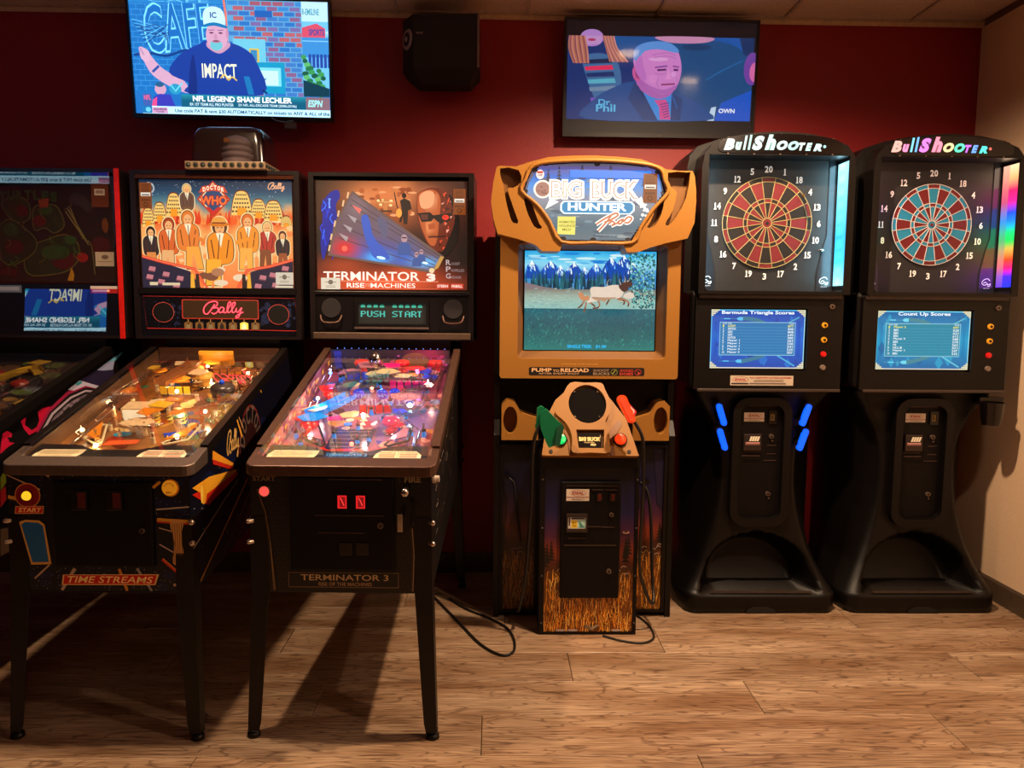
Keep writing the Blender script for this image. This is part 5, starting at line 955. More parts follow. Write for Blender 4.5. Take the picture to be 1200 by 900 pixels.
def tm_side(A):
    A.rect(0, 0, 1000, 400, '#0b0709')
    A.poly([(231, 142), (237, 120), (247, 98), (265, 94), (286, 103), (282, 112), (264, 108), (273, 121), (295, 126), (265, 131)], '#b01034')
    A.poly([(327, 80), (351, 73), (345, 91), (375, 107), (400, 102), (429, 72), (460, 58), (468, 67), (430, 97), (395, 113), (362, 117), (340, 100)], '#b01034')
    A.poly([(408, 67), (434, 60), (486, 61), (450, 74), (429, 105), (403, 112), (414, 93)], '#b01034')
    A.poly([(395, 113), (459, 67), (562, 31), (671, 20), (765, 33), (886, 87), (467, 153)], '#8c1c40')
    A.poly([(403, 118), (467, 74), (570, 39), (670, 29), (753, 41), (885, 92), (485, 155)], '#1c1416')
    A.poly([(415, 118), (475, 77), (579, 46), (669, 36), (742, 45), (736, 49), (669, 41), (583, 51), (484, 82), (428, 120)], '#a898a8')
    A.poly([(436, 119), (492, 85), (587, 58), (668, 47), (730, 53), (724, 57), (667, 52), (592, 63), (500, 90), (449, 118)], '#5c4c58')
    A.poly([(567, 27), (637, 8), (765, 33), (732, 37), (670, 25), (600, 32)], '#b0a8c0')
    A.poly([(611, 15), (642, 9), (651, 16), (621, 21)], '#3898a8')
    A.poly([(637, 8), (759, -15), (854, -4), (851, 25), (765, 35)], '#241c38')
    A.poly([(742, -12), (816, -31), (863, -36), (848, -7), (791, -8)], '#8c90b4')
    A.poly([(816, -31), (938, -59), (887, -37), (862, -31)], '#5c9cb8')
    A.poly([(225, 195), (245, 179), (249, 209), (222, 224)], '#6c7018')
    A.poly([(222, 224), (244, 218), (245, 248), (218, 262)], '#9c1c20')
    A.poly([(213, 309), (249, 314), (250, 368), (206, 370)], '#5c4434')
    A.poly([(206, 376), (250, 368), (240, 395), (202, 408)], '#a01830')
    for p in ([(445, 107), (462, 103), (467, 110), (452, 114)], [(462, 102), (478, 98), (484, 105), (468, 109)], [(479, 93), (496, 89), (502, 96), (486, 101)], [(496, 88), (513, 84), (519, 91), (503, 96)], [(514, 82), (531, 77), (537, 85), (521, 89)], [(532, 71), (550, 67), (556, 74), (539, 79)], [(550, 66), (568, 61), (574, 68), (557, 73)], [(567, 68), (585, 64), (592, 71), (574, 76)], [(586, 60), (604, 55), (611, 62), (593, 67)], [(604, 57), (623, 52), (629, 59), (612, 64)], [(622, 62), (641, 57), (647, 65), (629, 70)], [(641, 57), (660, 51), (667, 59), (649, 64)], [(659, 60), (679, 55), (686, 62), (667, 67)], [(679, 57), (699, 52), (706, 59), (687, 65)], [(698, 59), (718, 54), (725, 62), (706, 67)], [(718, 56), (738, 51), (746, 58), (726, 64)], ): A.poly(p, '#7c6c78')
side_art(tm, tm_side, 1, emit=0.0)
kit = dict(clear=WD, rubber=RUB, post=CHROME, plastics=[mat('dull_green_plastic', '#3c4c20', .3), mat('dull_yellow_plastic', '#8c6c18', .3), mat('dull_brown_plastic', '#4c3420', .3)], bumpers=[(.1, .7), (-.05, .8)], cap=mat('dull_red_cap', '#701810', .3), sling=mat('dull_green_plastic', '#3c4c20', .3), flip=mat('dull_yellow_plastic', '#8c6c18', .3),
    ramps=[([(.18, .95, .06), (.2, .7, .06), (.18, .5, .05), (.2, .3, .03)], .045, CLR, .02), ([(0, .7, .05), (.1, .78, .07), (.16, .74, .07)], .04, mat('dull_yellow_plastic', '#8c6c18', .3), .015)], wires=[[(.1, .9, .06), (.2, .65, .05), (.16, .4, .04), (.2, .25, .03)]], targets=[(q*.03, .6, YE) for q in range(3)], lamps=[])
playfield_bits(tm, kit, 5)
a = Art((0, 0, 100, 200), (-.255, .255), (0, 1.03), 0, X @ Matrix.Translation((0, .07, .0005)) @ Matrix.Rotation(R(-90), 4, 'X')); a.grad(0, 0, 100, 200, lambda a_, b_: mix('#1c120c', '#2c2014', math.sin(a_*9+b_*14)*.5+.5), 10, 20); a.build('playfield_art', 0, tm, .3)
apron(tm, mat('black_apron', '#181210', .4), (), lambda a: None)
# ================================================================ HUNTING ARCADE CABINET
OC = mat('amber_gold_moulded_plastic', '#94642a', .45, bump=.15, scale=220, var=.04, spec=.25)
OCS = mat('amber_gold_plastic_painted_shade', '#70481c', .5, bump=.15, scale=220, var=.04)  # same gold plastic darkened: recess shade put into its colour
bb = thing('arcade_cabinet', 'tall gold and black hunting arcade cabinet with lit deer screen and wheat-print pedestal', 'arcade cabinet', (.385, -.58, 0), 0)
b = B(); prof = [(0, 0), (0, .80), (.05, .86), (.05, 1.02), (-.02, 1.06), (-.02, 1.66), (.05, 1.78), (.45, 1.78), (.50, 1.60), (.50, 0)]
for s in (-1, 1): x0, x1 = sorted((s*.362, s*.386)); b.prism(prof, 'x', x0, x1)
b.box(-.362, .362, .02, .49, .02, .78); b.box(-.362, .362, .09, .49, .78, 1.75)
b.build('body', BLK, bb, bevel=.004)
def wheat(A, x0, x1, y0, y1, seed, n, dim=1.0, sky=True):
    rn = random.Random(seed); H = y1-y0
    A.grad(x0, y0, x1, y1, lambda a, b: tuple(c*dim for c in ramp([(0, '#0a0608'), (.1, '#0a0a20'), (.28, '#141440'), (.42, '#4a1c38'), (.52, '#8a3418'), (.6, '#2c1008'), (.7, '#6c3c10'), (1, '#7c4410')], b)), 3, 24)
    for q in range(6):                                              # dark fir trees
        cx = x0+(x1-x0)*(.04 if q % 2 else .93)+rn.uniform(-14, 14); ty = y0+H*rn.uniform(.40, .5)
        for j in range(6): A.poly([(cx-5-j*3, ty+12+j*14), (cx, ty+j*14-4), (cx+5+j*3, ty+12+j*14)], '#0c0806')
    for q in range(n):
        x = rn.uniform(x0+2, x1-2); y = y0+H*(.64+.36*rn.random()**.9); l = H*rn.uniform(.02, .06); d = rn.uniform(-14, 16)
        A.line(spline([(x, min(y+l, y1)), (x+d*.3, y), (max(x0, min(x1, x+d)), y-l*.5), (max(x0, min(x1, x+d*1.9)), y-l*.3)], 2), rn.uniform(1.2, 2.4), rn.choice(['#f0a438', '#c87424', '#8a5014', '#f8c868', '#6c3c10', '#e08c28', '#4c2c0c']), dim*1.5, taper=True)
    for q in range(10): x = rn.uniform(x0, x1); y = y0+H*rn.uniform(.58, .68); A.line(spline([(x, y), (min(x1, x+8), y-8), (min(x1, x+20), y-4)], 3), 2.5, '#c8b0a0', dim)
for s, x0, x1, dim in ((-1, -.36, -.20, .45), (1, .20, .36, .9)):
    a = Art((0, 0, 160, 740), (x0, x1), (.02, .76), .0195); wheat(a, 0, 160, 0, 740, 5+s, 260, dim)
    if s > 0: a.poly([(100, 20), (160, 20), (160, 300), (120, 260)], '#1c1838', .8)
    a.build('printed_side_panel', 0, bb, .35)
for s in (-1, 1):
    b = B(); b.plate([(s*.36, .02), (s*.20, .02), (s*.20, .76), (s*.36, .76)], [[(s*.345, .03), (s*.21, .03), (s*.21, .75), (s*.345, .75)]], .004, .019); b.build('flank_frame', BLK, bb, bevel=.002)
# pedestal
b = B(); b.plate([(-.198, 0), (.203, 0), (.203, .748), (-.198, .748)], [[(-.178, .012), (.188, .012), (.188, .70), (-.178, .70)]], -.18, .02, -.174); b.build('pedestal', BLK, bb, bevel=.003)
a = Art((0, 0, 366, 688), (-.178, .188), (.012, .70), -.1745); wheat(a, 0, 366, 0, 688, 3, 900)
rn = random.Random(2)
for q in range(26): t = R(rn.uniform(20, 160)); a.line(spline([(200, 682), (200+22*math.cos(t), 682-22*math.sin(t)), (200+44*math.cos(t), 682-30*math.sin(t))], 3), 2, rn.choice(['#c8b8a0', '#8c7c60', '#5c5040']), taper=True)
for x in (120, 70, 300): a.ell(x, 682, 22, 5, '#c0a8a0')
a.ell(332, 268, 14, 6, '#c08c78'); a.ell(332, 266, 9, 3.5, '#2c1820'); a.build('printed_front_panel', 0, bb, .35)
for s in (-.188, .195):
    for z in (.05, .25, .45, .65): B().cyl((s, -.181, z), (s, -.1845, z), .004, .003, 10).build('screw', BRUSH, bb)
DX = lambda c: -.115+(c-75)*.000615; DZ = lambda c: .645-(c-45)*.000604     # drawing units of the enlarged coin door
cd = B().box(DX(75), DX(470), -.192, -.176, DZ(850), DZ(45)).build('coin_door', mat('black_textured_steel', '#080405', .5), bb, bevel=.005)
B().box(DX(110), DX(455), -.1945, -.192, DZ(76), DZ(71)).build('door_edge', mat('worn_black_metal', '#4a3a34', .4, .6), cd)
def ideal(A, w, h):
    A.rect(0, 0, w, h, '#d8c8b8');
    A.line([(w*.15+.7*w*(.5+.5*math.cos(R(t))), h*.34-.24*h*math.sin(R(t))) for t in range(0, 361, 20)], h*.03, '#a04038'); A.text('IDEAL', w*.24, h*.2, w*.76, h*.46, '#a01c1c', bold=.04, shear=.1); A.rect(0, h*.66, w, h*.72, '#8c2c24'); A.text('AMUSEMENTS', w*.22, h*.82, w*.8, h*.92, '#5c3028', bold=.01)
a = Art((0, 0, 150, 80), (DX(110), DX(260)), (DZ(176), DZ(96)), -.1928); ideal(a, 150, 80); a.build('service_label', 0, cd)
for cx in (318, 405):
    B().box(DX(cx-38), DX(cx+36), -.196, -.192, DZ(104), DZ(97)).build('door_edge', mat('worn_black_metal', '#4a3a34', .4, .6), cd)
    B().box(DX(cx-14), DX(cx+28), -.198, -.192, DZ(176), DZ(120)).build('coin_slot', BLKG, cd, bevel=.002); B().box(DX(cx-2), DX(cx+22), -.1992, -.198, DZ(170), DZ(126)).build('coin_button', mat('dim_red_plastic', '#4a120c', .3), cd, bevel=.001)
B().plate([(DX(112), DZ(386)), (DX(250), DZ(386)), (DX(250), DZ(262)), (DX(112), DZ(262))], [[(DX(122), DZ(362)), (DX(241), DZ(362)), (DX(241), DZ(284)), (DX(122), DZ(284))]], -.204, -.192).build('bill_acceptor', mat('grey_black_metal', '#3c302c', .35, .5), cd, bevel=.002)
a = Art((0, 0, 120, 78), (DX(122), DX(241)), (DZ(362), DZ(284)), -.1985); a.rect(0, 0, 120, 78, '#d8ccb8'); a.rect(22, 22, 62, 74, '#e0b828'); a.rect(66, 18, 116, 74, '#a8d0bc'); a.poly([(70, 20), (114, 72), (80, 72)], '#4c8c7c'); a.rect(6, 4, 14, 60, '#201c18'); a.rect(24, 4, 112, 15, '#383430'); a.text('$1', 28, 32, 52, 44, '#7c5c10', bold=.03); a.text('ONLY', 30, 54, 54, 62, '#7c5c10', bold=.03); a.build('acceptor_label', .05, cd)
for x0, x1, y in ((125, 240, 430), (252, 345, 352), (350, 430, 354), (100, 445, 480)): B().box(DX(x0), DX(x1), -.195, -.192, DZ(y+4), DZ(y-3)).build('door_edge', mat('worn_black_metal', '#4a3a34', .4, .6), cd)
for x, y, r_ in ((408, 268, .009), (399, 658, .010)): b = B(); b.cyl((DX(x), -.192, DZ(y)), (DX(x), -.201, DZ(y)), r_, None, 18); b.cyl((DX(x), -.201, DZ(y)), (DX(x), -.203, DZ(y)), r_*.45, None, 10, 1); b.build('lock', [BRUSH, BLKG], cd)
# sloped control deck in drawing units of an enlarged view
PX = Matrix.Translation((0, -.205, .752)) @ Matrix.Rotation(-math.atan2(.17, .27), 4, 'X')
UX = lambda c: (c-600)*.000445; UZ = lambda c: (705-c)*.000515
def up(pts): return [(UX(p[0]), UZ(p[1])) for p in pts]
out = up([(160, 702), (1035, 702), (1010, 610), (945, 390), (830, 235), (735, 120), (730, 88), (435, 88), (430, 120), (300, 225), (240, 330), (195, 520)])
b = B(); b.plate(out, [], 0, .06, m=0, xf=PX); dk = b.build('control_deck', OC, bb, bevel=.006, seg=3)
B().prism([(-.20, -.185), (.20, -.185), (.19, -.06), (.15, -.02), (-.15, -.02), (-.19, -.06)], 'z', .70, .752).build('deck_support', BLKM, bb, bevel=.004)
b = B(); b.add([(-.17, -.15, .745), (.17, -.15, .745), (.17, .09, .745), (-.17, .09, .745), (-.05, -.02, 1.03), (.05, -.02, 1.03), (.06, .09, 1.03), (-.06, .09, 1.03)], [(0,3,2,1),(0,1,5,4),(1,2,6,5),(2,3,7,6),(3,0,4,7),(4,5,6,7)]); b.build('deck_column', BLKM, bb, bevel=.004)
mid = spline(up([(440, 92), (585, 90), (728, 92), (760, 150), (800, 250), (790, 350), (745, 430), (775, 500), (770, 600), (765, 690), (600, 692), (435, 690), (435, 600), (425, 520), (380, 440), (300, 370), (295, 330), (360, 210)]), 3, True)
hole = [(UX(590)+.0775*math.cos(2*math.pi*i/32), UZ(278)+.0865*math.sin(2*math.pi*i/32)) for i in range(32)]
disp = up([(490, 655), (715, 655), (730, 500), (475, 500)])
b = B(); b.plate(mid, [hole, disp], -.022, 0, m=0, xf=PX); b.build('raised_console', OC, dk, bevel=.004, seg=3)
b = B(); b.cyl(PX @ Vector((UX(590), -.004, UZ(278))), PX @ Vector((UX(590), -.010, UZ(278))), .0775, .0775, 40); s_ = b.build('speaker_grille', mat('black_perforated_grille', '#080505', .8, bump=.8, scale=600, spec=.1), dk)
for x, y in ((475, 165), (690, 165), (475, 382), (695, 382)): B().ball(tuple(PX @ Vector((UX(x), -.012, UZ(y)))), .004, 8).build('screw', BRUSH, s_)
b = B(); b.plate(up([(497, 648), (700, 648), (712, 520), (488, 520)]), [], -.012, -.002, xf=PX); dp = b.build('badge_window', BLKG, dk, bevel=.002)
a = Art((497, 520, 705, 648), (UX(497), UX(705)), (UZ(648), UZ(520)), -.0125, PX); a.text('BIG BUCK', 500, 555, 692, 590, '#e8c878', .9, bold=.05); a.line(spline([(500, 552), (520, 575), (600, 560), (680, 575), (694, 540)], 4), 4, '#c8a860'); a.text('HUNTER', 545, 596, 640, 608, '#c8a868', .8, bold=.03); a.text('PRO', 600, 612, 650, 630, '#f0d890', .9, bold=.03, shear=.3); a.build('badge_lettering', .25, dk)
for nm, cx, c_, e_ in (('green_fire_button', 330, '#18c860', 1.0), ('red_fire_button', 876, '#ff3c10', .75)):
    p = Vector((UX(cx), -.001, UZ(572))); b = B(); b.cyl(PX @ p, PX @ (p+Vector((0, -.010, 0))), .029, .027, 28, 0); b.cyl(PX @ (p+Vector((0, -.010, 0))), PX @ (p+Vector((0, -.017, 0))), .0235, .020, 28, 1); b.cyl(PX @ (p+Vector((0, -.017, 0))), PX @ (p+Vector((0, -.019, 0))), .020, .012, 28, 1)
    b.build('player_button', [BLKG, mat(nm, c_, .25, emit=e_)], dk)
b = B()
for cx in (243, 948): b.cyl(PX @ Vector((UX(cx), 0, UZ(670))), PX @ Vector((UX(cx), -.003, UZ(670))), .008, None, 14)
b.build('cable_hole', RUB, dk)
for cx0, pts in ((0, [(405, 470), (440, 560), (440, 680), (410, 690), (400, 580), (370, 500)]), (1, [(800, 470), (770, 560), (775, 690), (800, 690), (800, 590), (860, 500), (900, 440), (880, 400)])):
    b = B(); b.plate(spline(up(pts), 3, True), [], -.004, 0, xf=PX); b.build('grip_channel', mat('painted_groove_shade', '#7c4c18', .3), dk, bevel=.001)  # flat strip with the groove's shade put into its colour
# side cradles
for s in (-1, 1):
    o_ = [(s*.355, .783), (s*.355, .93), (s*.33, .955), (s*.30, .945), (s*.275, .90), (s*.20, .875), (s*.20, .783)]
    hl = [(s*.318+.030*math.cos(t*math.pi/10), .868+.058*math.sin(t*math.pi/10)) for t in range(20)]
    b = B(); b.plate(o_, [hl], -.02, .12, .05); b.build('gun_cradle', OC, bb, bevel=.008, seg=3)
# screen bezel
Q = lambda pts: [((p[0]-424)*.00108, 1.907-(p[1]-80)*.00106) for p in pts]
ob = rr(-.365, .375, 1.048, 1.64, .012); hb = rr(-.292, .322, 1.13, 1.60, .02)
b = B(); b.plate(ob, [hb], -.055, .0); b.build('screen_bezel', OC, bb, bevel=.008, seg=3)
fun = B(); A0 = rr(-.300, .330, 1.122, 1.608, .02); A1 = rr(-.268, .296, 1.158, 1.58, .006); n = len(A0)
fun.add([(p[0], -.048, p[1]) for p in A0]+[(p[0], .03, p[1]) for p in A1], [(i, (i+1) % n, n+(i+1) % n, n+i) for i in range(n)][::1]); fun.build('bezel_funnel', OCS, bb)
ps = B(); ps.box(-.272, .30, .030, .06, 1.152, 1.585); scr = ps.build('monitor', BLKG, bb, bevel=.002)
a = Art((72, 45, 950, 708), (-.262, .291), (1.162, 1.577), .0285)
def hunt(A):
    rn = random.Random(19)
    A.grad(72, 45, 950, 440, lambda a, b: ramp([(0, '#1ca0e8'), (.12, '#58d0f8'), (.25, '#a0e8ff'), (.4, '#3890d8'), (1, '#6ca0a8')], b+.03*math.sin(a*14)), 24, 12)
    for q in range(26): A.ell(rn.uniform(90, 800), rn.uniform(55, 140), rn.uniform(20, 70), rn.uniform(3, 9), rn.choice(['#d8f8ff', '#58b8f0', '#b8f0ff', '#1c88e0']), 1, 12)
    for cx, ty, w_ in ((120, 110, 80), (245, 112, 100), (310, 140, 60), (400, 120, 90), (470, 150, 50), (545, 125, 80), (650, 85, 90), (735, 70, 90), (790, 110, 60)):
        A.poly([(cx-w_, 230), (cx-w_*.4, ty+35), (cx, ty), (cx+w_*.35, ty+30), (cx+w_, 230)], '#1450b8')
        for q in range(10):
            x = cx+rn.uniform(-.5, .5)*w_; y = ty+abs(x-cx)*.8+rn.uniform(4, 50); A.poly([(x, y-12), (x+7, y+22), (x-5, y+12)], rn.choice(['#d8f4ff', '#88c8ff', '#f0ffff', '#2c70e0']), 1.1)
        A.poly([(cx-8, ty+8), (cx, ty-2), (cx+20, ty+30), (cx+4, ty+24), (cx-6, ty+40)], '#f0ffff', 1.1)
    for q in range(170):
        x = rn.uniform(72, 790); y = rn.uniform(185, 250); A.poly([(x-8, y+70), (x, y-20), (x+8, y+70)], rn.choice(['#0c4058', '#185868', '#0e3048', '#28707c', '#143c50']))
    A.poly([(72, 255), (200, 285), (450, 320), (500, 320), (800, 300), (800, 440), (72, 440)], '#8c7c80'); A.grad(72, 300, 950, 432, lambda a, b: ramp([(0, '#8c8478'), (.4, '#a8c0b0'), (1, '#98ccc4')], b), 2, 6)
    for q in range(160): x = rn.uniform(72, 780); y = rn.uniform(290, 428); A.line([(x, y), (x+rn.uniform(8, 30), y+rn.uniform(-2, 3))], rn.uniform(1.5, 3.5), rn.choice(['#c8e8dc', '#78a8a8', '#a0a090', '#b8d8d0', '#6c8c90']))
    A.grad(72, 430, 950, 708, lambda a, b: ramp([(0, '#1c6878'), (.3, '#185c68'), (.7, '#1a6a6c'), (1, '#24847c')], b-.1*math.sin(a*3)), 8, 8); A.rect(72, 429, 950, 433, '#0c4858')
    for q in range(520):
        x = rn.uniform(78, 940); y = rn.uniform(440, 702); dk_ = 500 < x < 800 and y < 640
        A.line(spline([(x, y), (x+6, y-10), (x+rn.uniform(-12, 18), y-rn.uniform(8, 20))], 2), rn.uniform(2, 5), rn.choice(['#0c3c48', '#104450', '#1c5058'] if dk_ else ['#2c9488', '#0c4450', '#48b0a0', '#186068', '#103c48', '#30a098']), taper=True)
    for q in range(480):
        y = rn.uniform(55, 425); x = rn.uniform(max(755, 800-(425-y)*.1), 945); A.poly([(x-7, y), (x, y-8), (x+7, y+2), (x+1, y+7)], rn.choice(['#1c4c58', '#4cb0b0', '#7cd0c8', '#0e3440', '#a0e0d0', '#30808c', '#2a6a74']))
    # elk herd
    for p, c in (([(600, 380), (640, 340), (690, 350), (720, 370)], '#c89878'),): A.line(spline(p, 3), 16, c)
    A.poly(spline([(740, 330), (770, 315), (800, 325), (805, 350), (770, 360), (735, 350)], 4, True)[::-1], '#e8d8c8')
    for p in ([(560, 370), (575, 395), (565, 420), (530, 425)], [(500, 380), (530, 400), (545, 415)], [(475, 370), (455, 405), (430, 425)], [(485, 385), (478, 430), (470, 455)], [(690, 360), (740, 375), (735, 400)], [(700, 350), (760, 375), (770, 395), (765, 412)], [(640, 365), (620, 400)]): A.line(spline(p, 4), 11, '#b07858'); A.line(spline(p, 4)[-6:], 7, '#503830')
    A.poly(spline([(510, 300), (530, 282), (600, 282), (660, 268), (710, 272), (735, 300), (725, 340), (690, 358), (620, 352), (570, 372), (520, 385), (490, 385), (515, 345)], 4, True)[::-1], '#f0dcc8'); A.poly(spline([(520, 350), (600, 352), (690, 352), (640, 366), (560, 372)], 4, True)[::-1], '#c09878')
    A.poly(spline([(700, 275), (730, 250), (765, 240), (795, 258), (785, 275), (765, 285), (760, 305), (730, 312)], 4, True)[::-1], '#583830'); A.poly(spline([(432, 325), (455, 320), (478, 345), (500, 340), (505, 370), (460, 372), (440, 355)], 4, True)[::-1], '#d89468')
    for p in ([(740, 250), (745, 228), (735, 205)], [(715, 265), (705, 240), (712, 225)], [(628, 275), (622, 255), (640, 228)], [(755, 245), (770, 235), (768, 220)]): A.line(spline(p, 3), 5, '#e8e0d8', taper=True)
    A.line([(358, 302), (395, 288)], 3, '#c8c8c0')
    for i, wd_ in enumerate(('SINGLE', 'TREK', '$1.00')): A.text(wd_, 362+i*96, 672, 362+i*96+(100 if i == 0 else 82)-10, 694, '#18b0e8', 1.2, bold=.04)
hunt(a); a.build('hunting_picture', .95, scr)
B().box(-.268, .297, .0255, .0265, 1.156, 1.582).build('screen_glass', SG, bb)
a = Art((110, 798, 930, 868), (-.245, .237), (1.060, 1.096), -.0555)
P = rr(112, 928, 800, 866, 12); a.poly(P[::-1], '#140c0a')
a.text('PUMP', 132, 808, 272, 838, '#d8a878', bold=.03); a.text('TO', 282, 818, 325, 838, '#c89868', bold=.02); a.text('RELOAD', 335, 808, 535, 838, '#d8a878', bold=.03); a.text('AFTER EVERY SHOT', 180, 844, 468, 858, '#b08860', bold=.02)
a.text('SHOOT', 566, 814, 678, 834, '#8c7058', bold=.02); a.text('BUCKS', 566, 840, 682, 860, '#9c8060', bold=.02); a.ring(714, 836, 22, 3, '#90903c'); a.line([(700, 850), (714, 836), (722, 818)], 5, '#a0a040'); a.text('AVOID', 752, 814, 850, 834, '#b83828', bold=.02); a.text('DOES', 754, 840, 848, 860, '#c84030', bold=.02); a.ring(882, 836, 22, 3, '#b83828'); a.poly([(865, 820), (898, 845), (880, 855), (885, 838)], '#d84838')
a.build('instruction_strip', .12, bb)
a = Art((0, 0, 270, 12), (-.11, .055), (1.104, 1.113), -.0555); a.text('INTERACTIVE ADVENTURE GAME', 0, 2, 250, 10, '#d0964c', bold=.01); a.build('raised_lettering', 0, bb)
# marquee hood with wings and slots, in drawing units of an enlarged view
outer = Q([(190, 75), (260, 56), (340, 50), (430, 48), (520, 52), (600, 60), (675, 85), (690, 95), (740, 100), (790, 100), (800, 120), (806, 170), (808, 210), (804, 290), (780, 350), (700, 368), (640, 386), (600, 402), (556, 404), (540, 374), (430, 372), (315, 374), (306, 403), (240, 403), (215, 380), (150, 358), (75, 340), (58, 280), (50, 220), (58, 150), (70, 95), (80, 90), (140, 92)])
mh = Q([(200, 98), (262, 78), (350, 72), (440, 71), (530, 73), (604, 80), (668, 100), (684, 140), (696, 180), (645, 240), (600, 310), (572, 362), (500, 364), (430, 364), (360, 364), (312, 362), (270, 290), (225, 230), (166, 180), (180, 140)])
sl = [[(82, 100), (150, 105), (160, 150), (130, 170), (110, 180), (150, 290), (140, 300), (125, 290), (105, 220), (95, 160)], [(172, 205), (200, 225), (205, 240), (228, 300), (238, 312), (232, 320), (210, 312), (188, 270), (176, 235)]]
sr = [[(700, 108), (775, 106), (782, 112), (770, 200), (735, 270), (710, 300), (697, 300), (700, 285), (720, 250), (735, 180), (712, 160)], [(683, 205), (688, 215), (680, 260), (660, 300), (640, 312), (628, 308), (640, 290), (655, 250), (672, 215)]]
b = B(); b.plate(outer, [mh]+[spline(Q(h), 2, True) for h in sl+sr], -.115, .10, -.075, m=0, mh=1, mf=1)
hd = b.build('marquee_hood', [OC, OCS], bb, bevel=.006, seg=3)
b = B(); P = [(*p,) for p in Q([(196, 94), (262, 74), (440, 66), (604, 76), (672, 96), (688, 138), (702, 180), (650, 242), (604, 312), (574, 368), (430, 370), (310, 368), (266, 292), (220, 232), (160, 180), (176, 138)])]
b.tube([(p[0], -.117, p[1]) for p in spline(P, 3, True)], .0075, 8, 0, None, True); b.build('marquee_rim', OC, hd)
b = B(); b.plate(mh, [], -.100, -.09); mq = b.build('marquee_panel', BLKG, hd)
def marquee(A):
    inside = [(202, 102), (264, 82), (350, 76), (440, 75), (530, 77), (602, 84), (664, 103), (680, 142), (690, 180), (640, 240), (596, 308), (568, 358), (430, 360), (314, 358), (274, 290), (230, 230), (172, 180), (184, 142)]
    A.poly(inside[::-1], '#5a5468')
    lim = lambda y: (184-(y-142)*.3 if y < 180 else 172+(y-180)*.8) if y > 142 else 184+(142-y)*.6
    limr = lambda y: 690-(180-y)*.2 if y < 180 else 690-(y-180)*.69
    for j in range(28):
        y = 86+j*10; xa, xb = lim(y)+6, limr(y)-6
        if xb > xa: A.rect(xa, y, xb, min(y+10.5, 358), ramp([(0, '#5c5490'), (.12, '#2c68c8'), (.25, '#4890d8'), (.45, '#8c8c98'), (.6, '#6c7c88'), (.8, '#4c6878'), (1, '#607078')], j/27))
    rn = random.Random(12)
    for q in range(60): y = rn.uniform(100, 350); x = rn.uniform(lim(y)+20, limr(y)-20); A.ell(x, y, rn.uniform(6, 24), rn.uniform(2, 6), rn.choice(['#485868', '#7890a0', '#98a0a0', '#586878']), .9, 8)
    for x, y, h in ((260, 100, 70), (300, 88, 80), (235, 130, 60), (385, 82, 50), (490, 82, 50), (620, 96, 60)):
        for j in range(6): A.poly([(x-4-j*2.6, y+j*h/6+9), (x, y+j*h/6-4), (x+4+j*2.6, y+j*h/6+9)], '#30344c', .9)
    A.rect(340, 100, 640, 128, '#2878e0', 1.1)
    A.ell(240, 172, 34, 34, '#f0dcc8', 1.3); A.ell(240, 172, 27, 27, '#a8786c')
    for q in range(7): A.ell(240+rn.uniform(-16, 16), 172+rn.uniform(-16, 16), 5, 4, '#8c6058', 1, 8)
    A.poly([(268, 205), (250, 246), (300, 218)], '#fff4e0', 1.3); A.poly([(585, 215), (630, 250), (606, 195)], '#fff4e0', 1.3)
    A.text('BIG', 264, 134, 394, 210, '#fff0d8', 1.35, bold=.1); A.text('BUCK', 414, 132, 602, 212, '#fff0d8', 1.35, bold=.1)
    A.text('BIG', 272, 141, 386, 203, '#b8806c', .9, bold=.045); A.text('BUCK', 423, 140, 593, 204, '#b8806c', .9, bold=.045); A.text('BIG', 275, 144, 383, 200, '#fff4e4', 1.3, bold=.012); A.text('BUCK', 426, 143, 590, 201, '#fff4e4', 1.3, bold=.012)
    for q in range(14): t = rn.uniform(0, 1); A.ell(600+rn.uniform(0, 36), 190+t*90, rn.uniform(3, 7), None, '#f0e8e0', 1.2, 6)
    P = [(316, 214), (570, 214), (582, 226), (582, 248), (568, 262), (318, 262), (306, 250), (306, 226)]; A.poly(P[::-1], '#e8f8ff', 1.3); P = [(320, 218), (566, 218), (576, 228), (576, 246), (564, 258), (322, 258), (312, 248), (312, 228)]; A.poly(P[::-1], '#2c88b8')
    A.text('HUNTER', 334, 221, 552, 250, '#f4fbff', 1.4, bold=.035)
    P = [[(440, 300), (470, 280), (510, 258), (520, 266), (490, 285), (470, 292)], [(495, 268), (475, 295), (448, 325)], [(485, 298), (500, 288), (508, 296), (498, 304), (515, 296), (525, 290)], [(520, 290), (540, 280), (532, 296), (522, 296), (524, 288)], [(540, 290), (558, 272), (572, 276), (560, 292), (546, 292)]]
    for c, w_ in (('#fff0e0', 15), ('#c87858', 7)):
        for s in P: A.line(spline(s, 4), w_, c, 1.3 if w_ > 10 else 1)
    A.poly([(297, 272), (364, 272), (362, 340), (296, 338)], '#e8e070', .95)
    for i, s in enumerate(('ANIMATED', 'VIOLENCE', 'MILD')): A.text(s, 301+(i == 2)*14, 288+i*14, 361-(i == 2)*14, 297+i*14, '#887828', bold=.02)
    A.ell(230, 118, 15, 18, '#e8d8d0', 1.1); A.poly([(217, 106), (242, 106), (238, 114), (220, 114)], '#c83830'); A.text('CAP', 222, 116, 239, 124, '#803030', bold=.03); licence(A, 612, 110, 664, 218)
    A.text('Licensed artwork all rights reserved', 440, 337, 540, 342, '#c8d0d0')
    for x, y in ((210, 103), (440, 78), (664, 104), (175, 180), (688, 180), (318, 354), (430, 356), (560, 356)): A.ell(x, y, 11, 8, '#1c1418')
a = Art((50, 48, 808, 404), ((50-424)*.00108, (808-424)*.00108), (1.907-(404-80)*.00106, 1.907+32*.00106), -.1005); marquee(a); a.build('marquee_art', 1.2, mq)
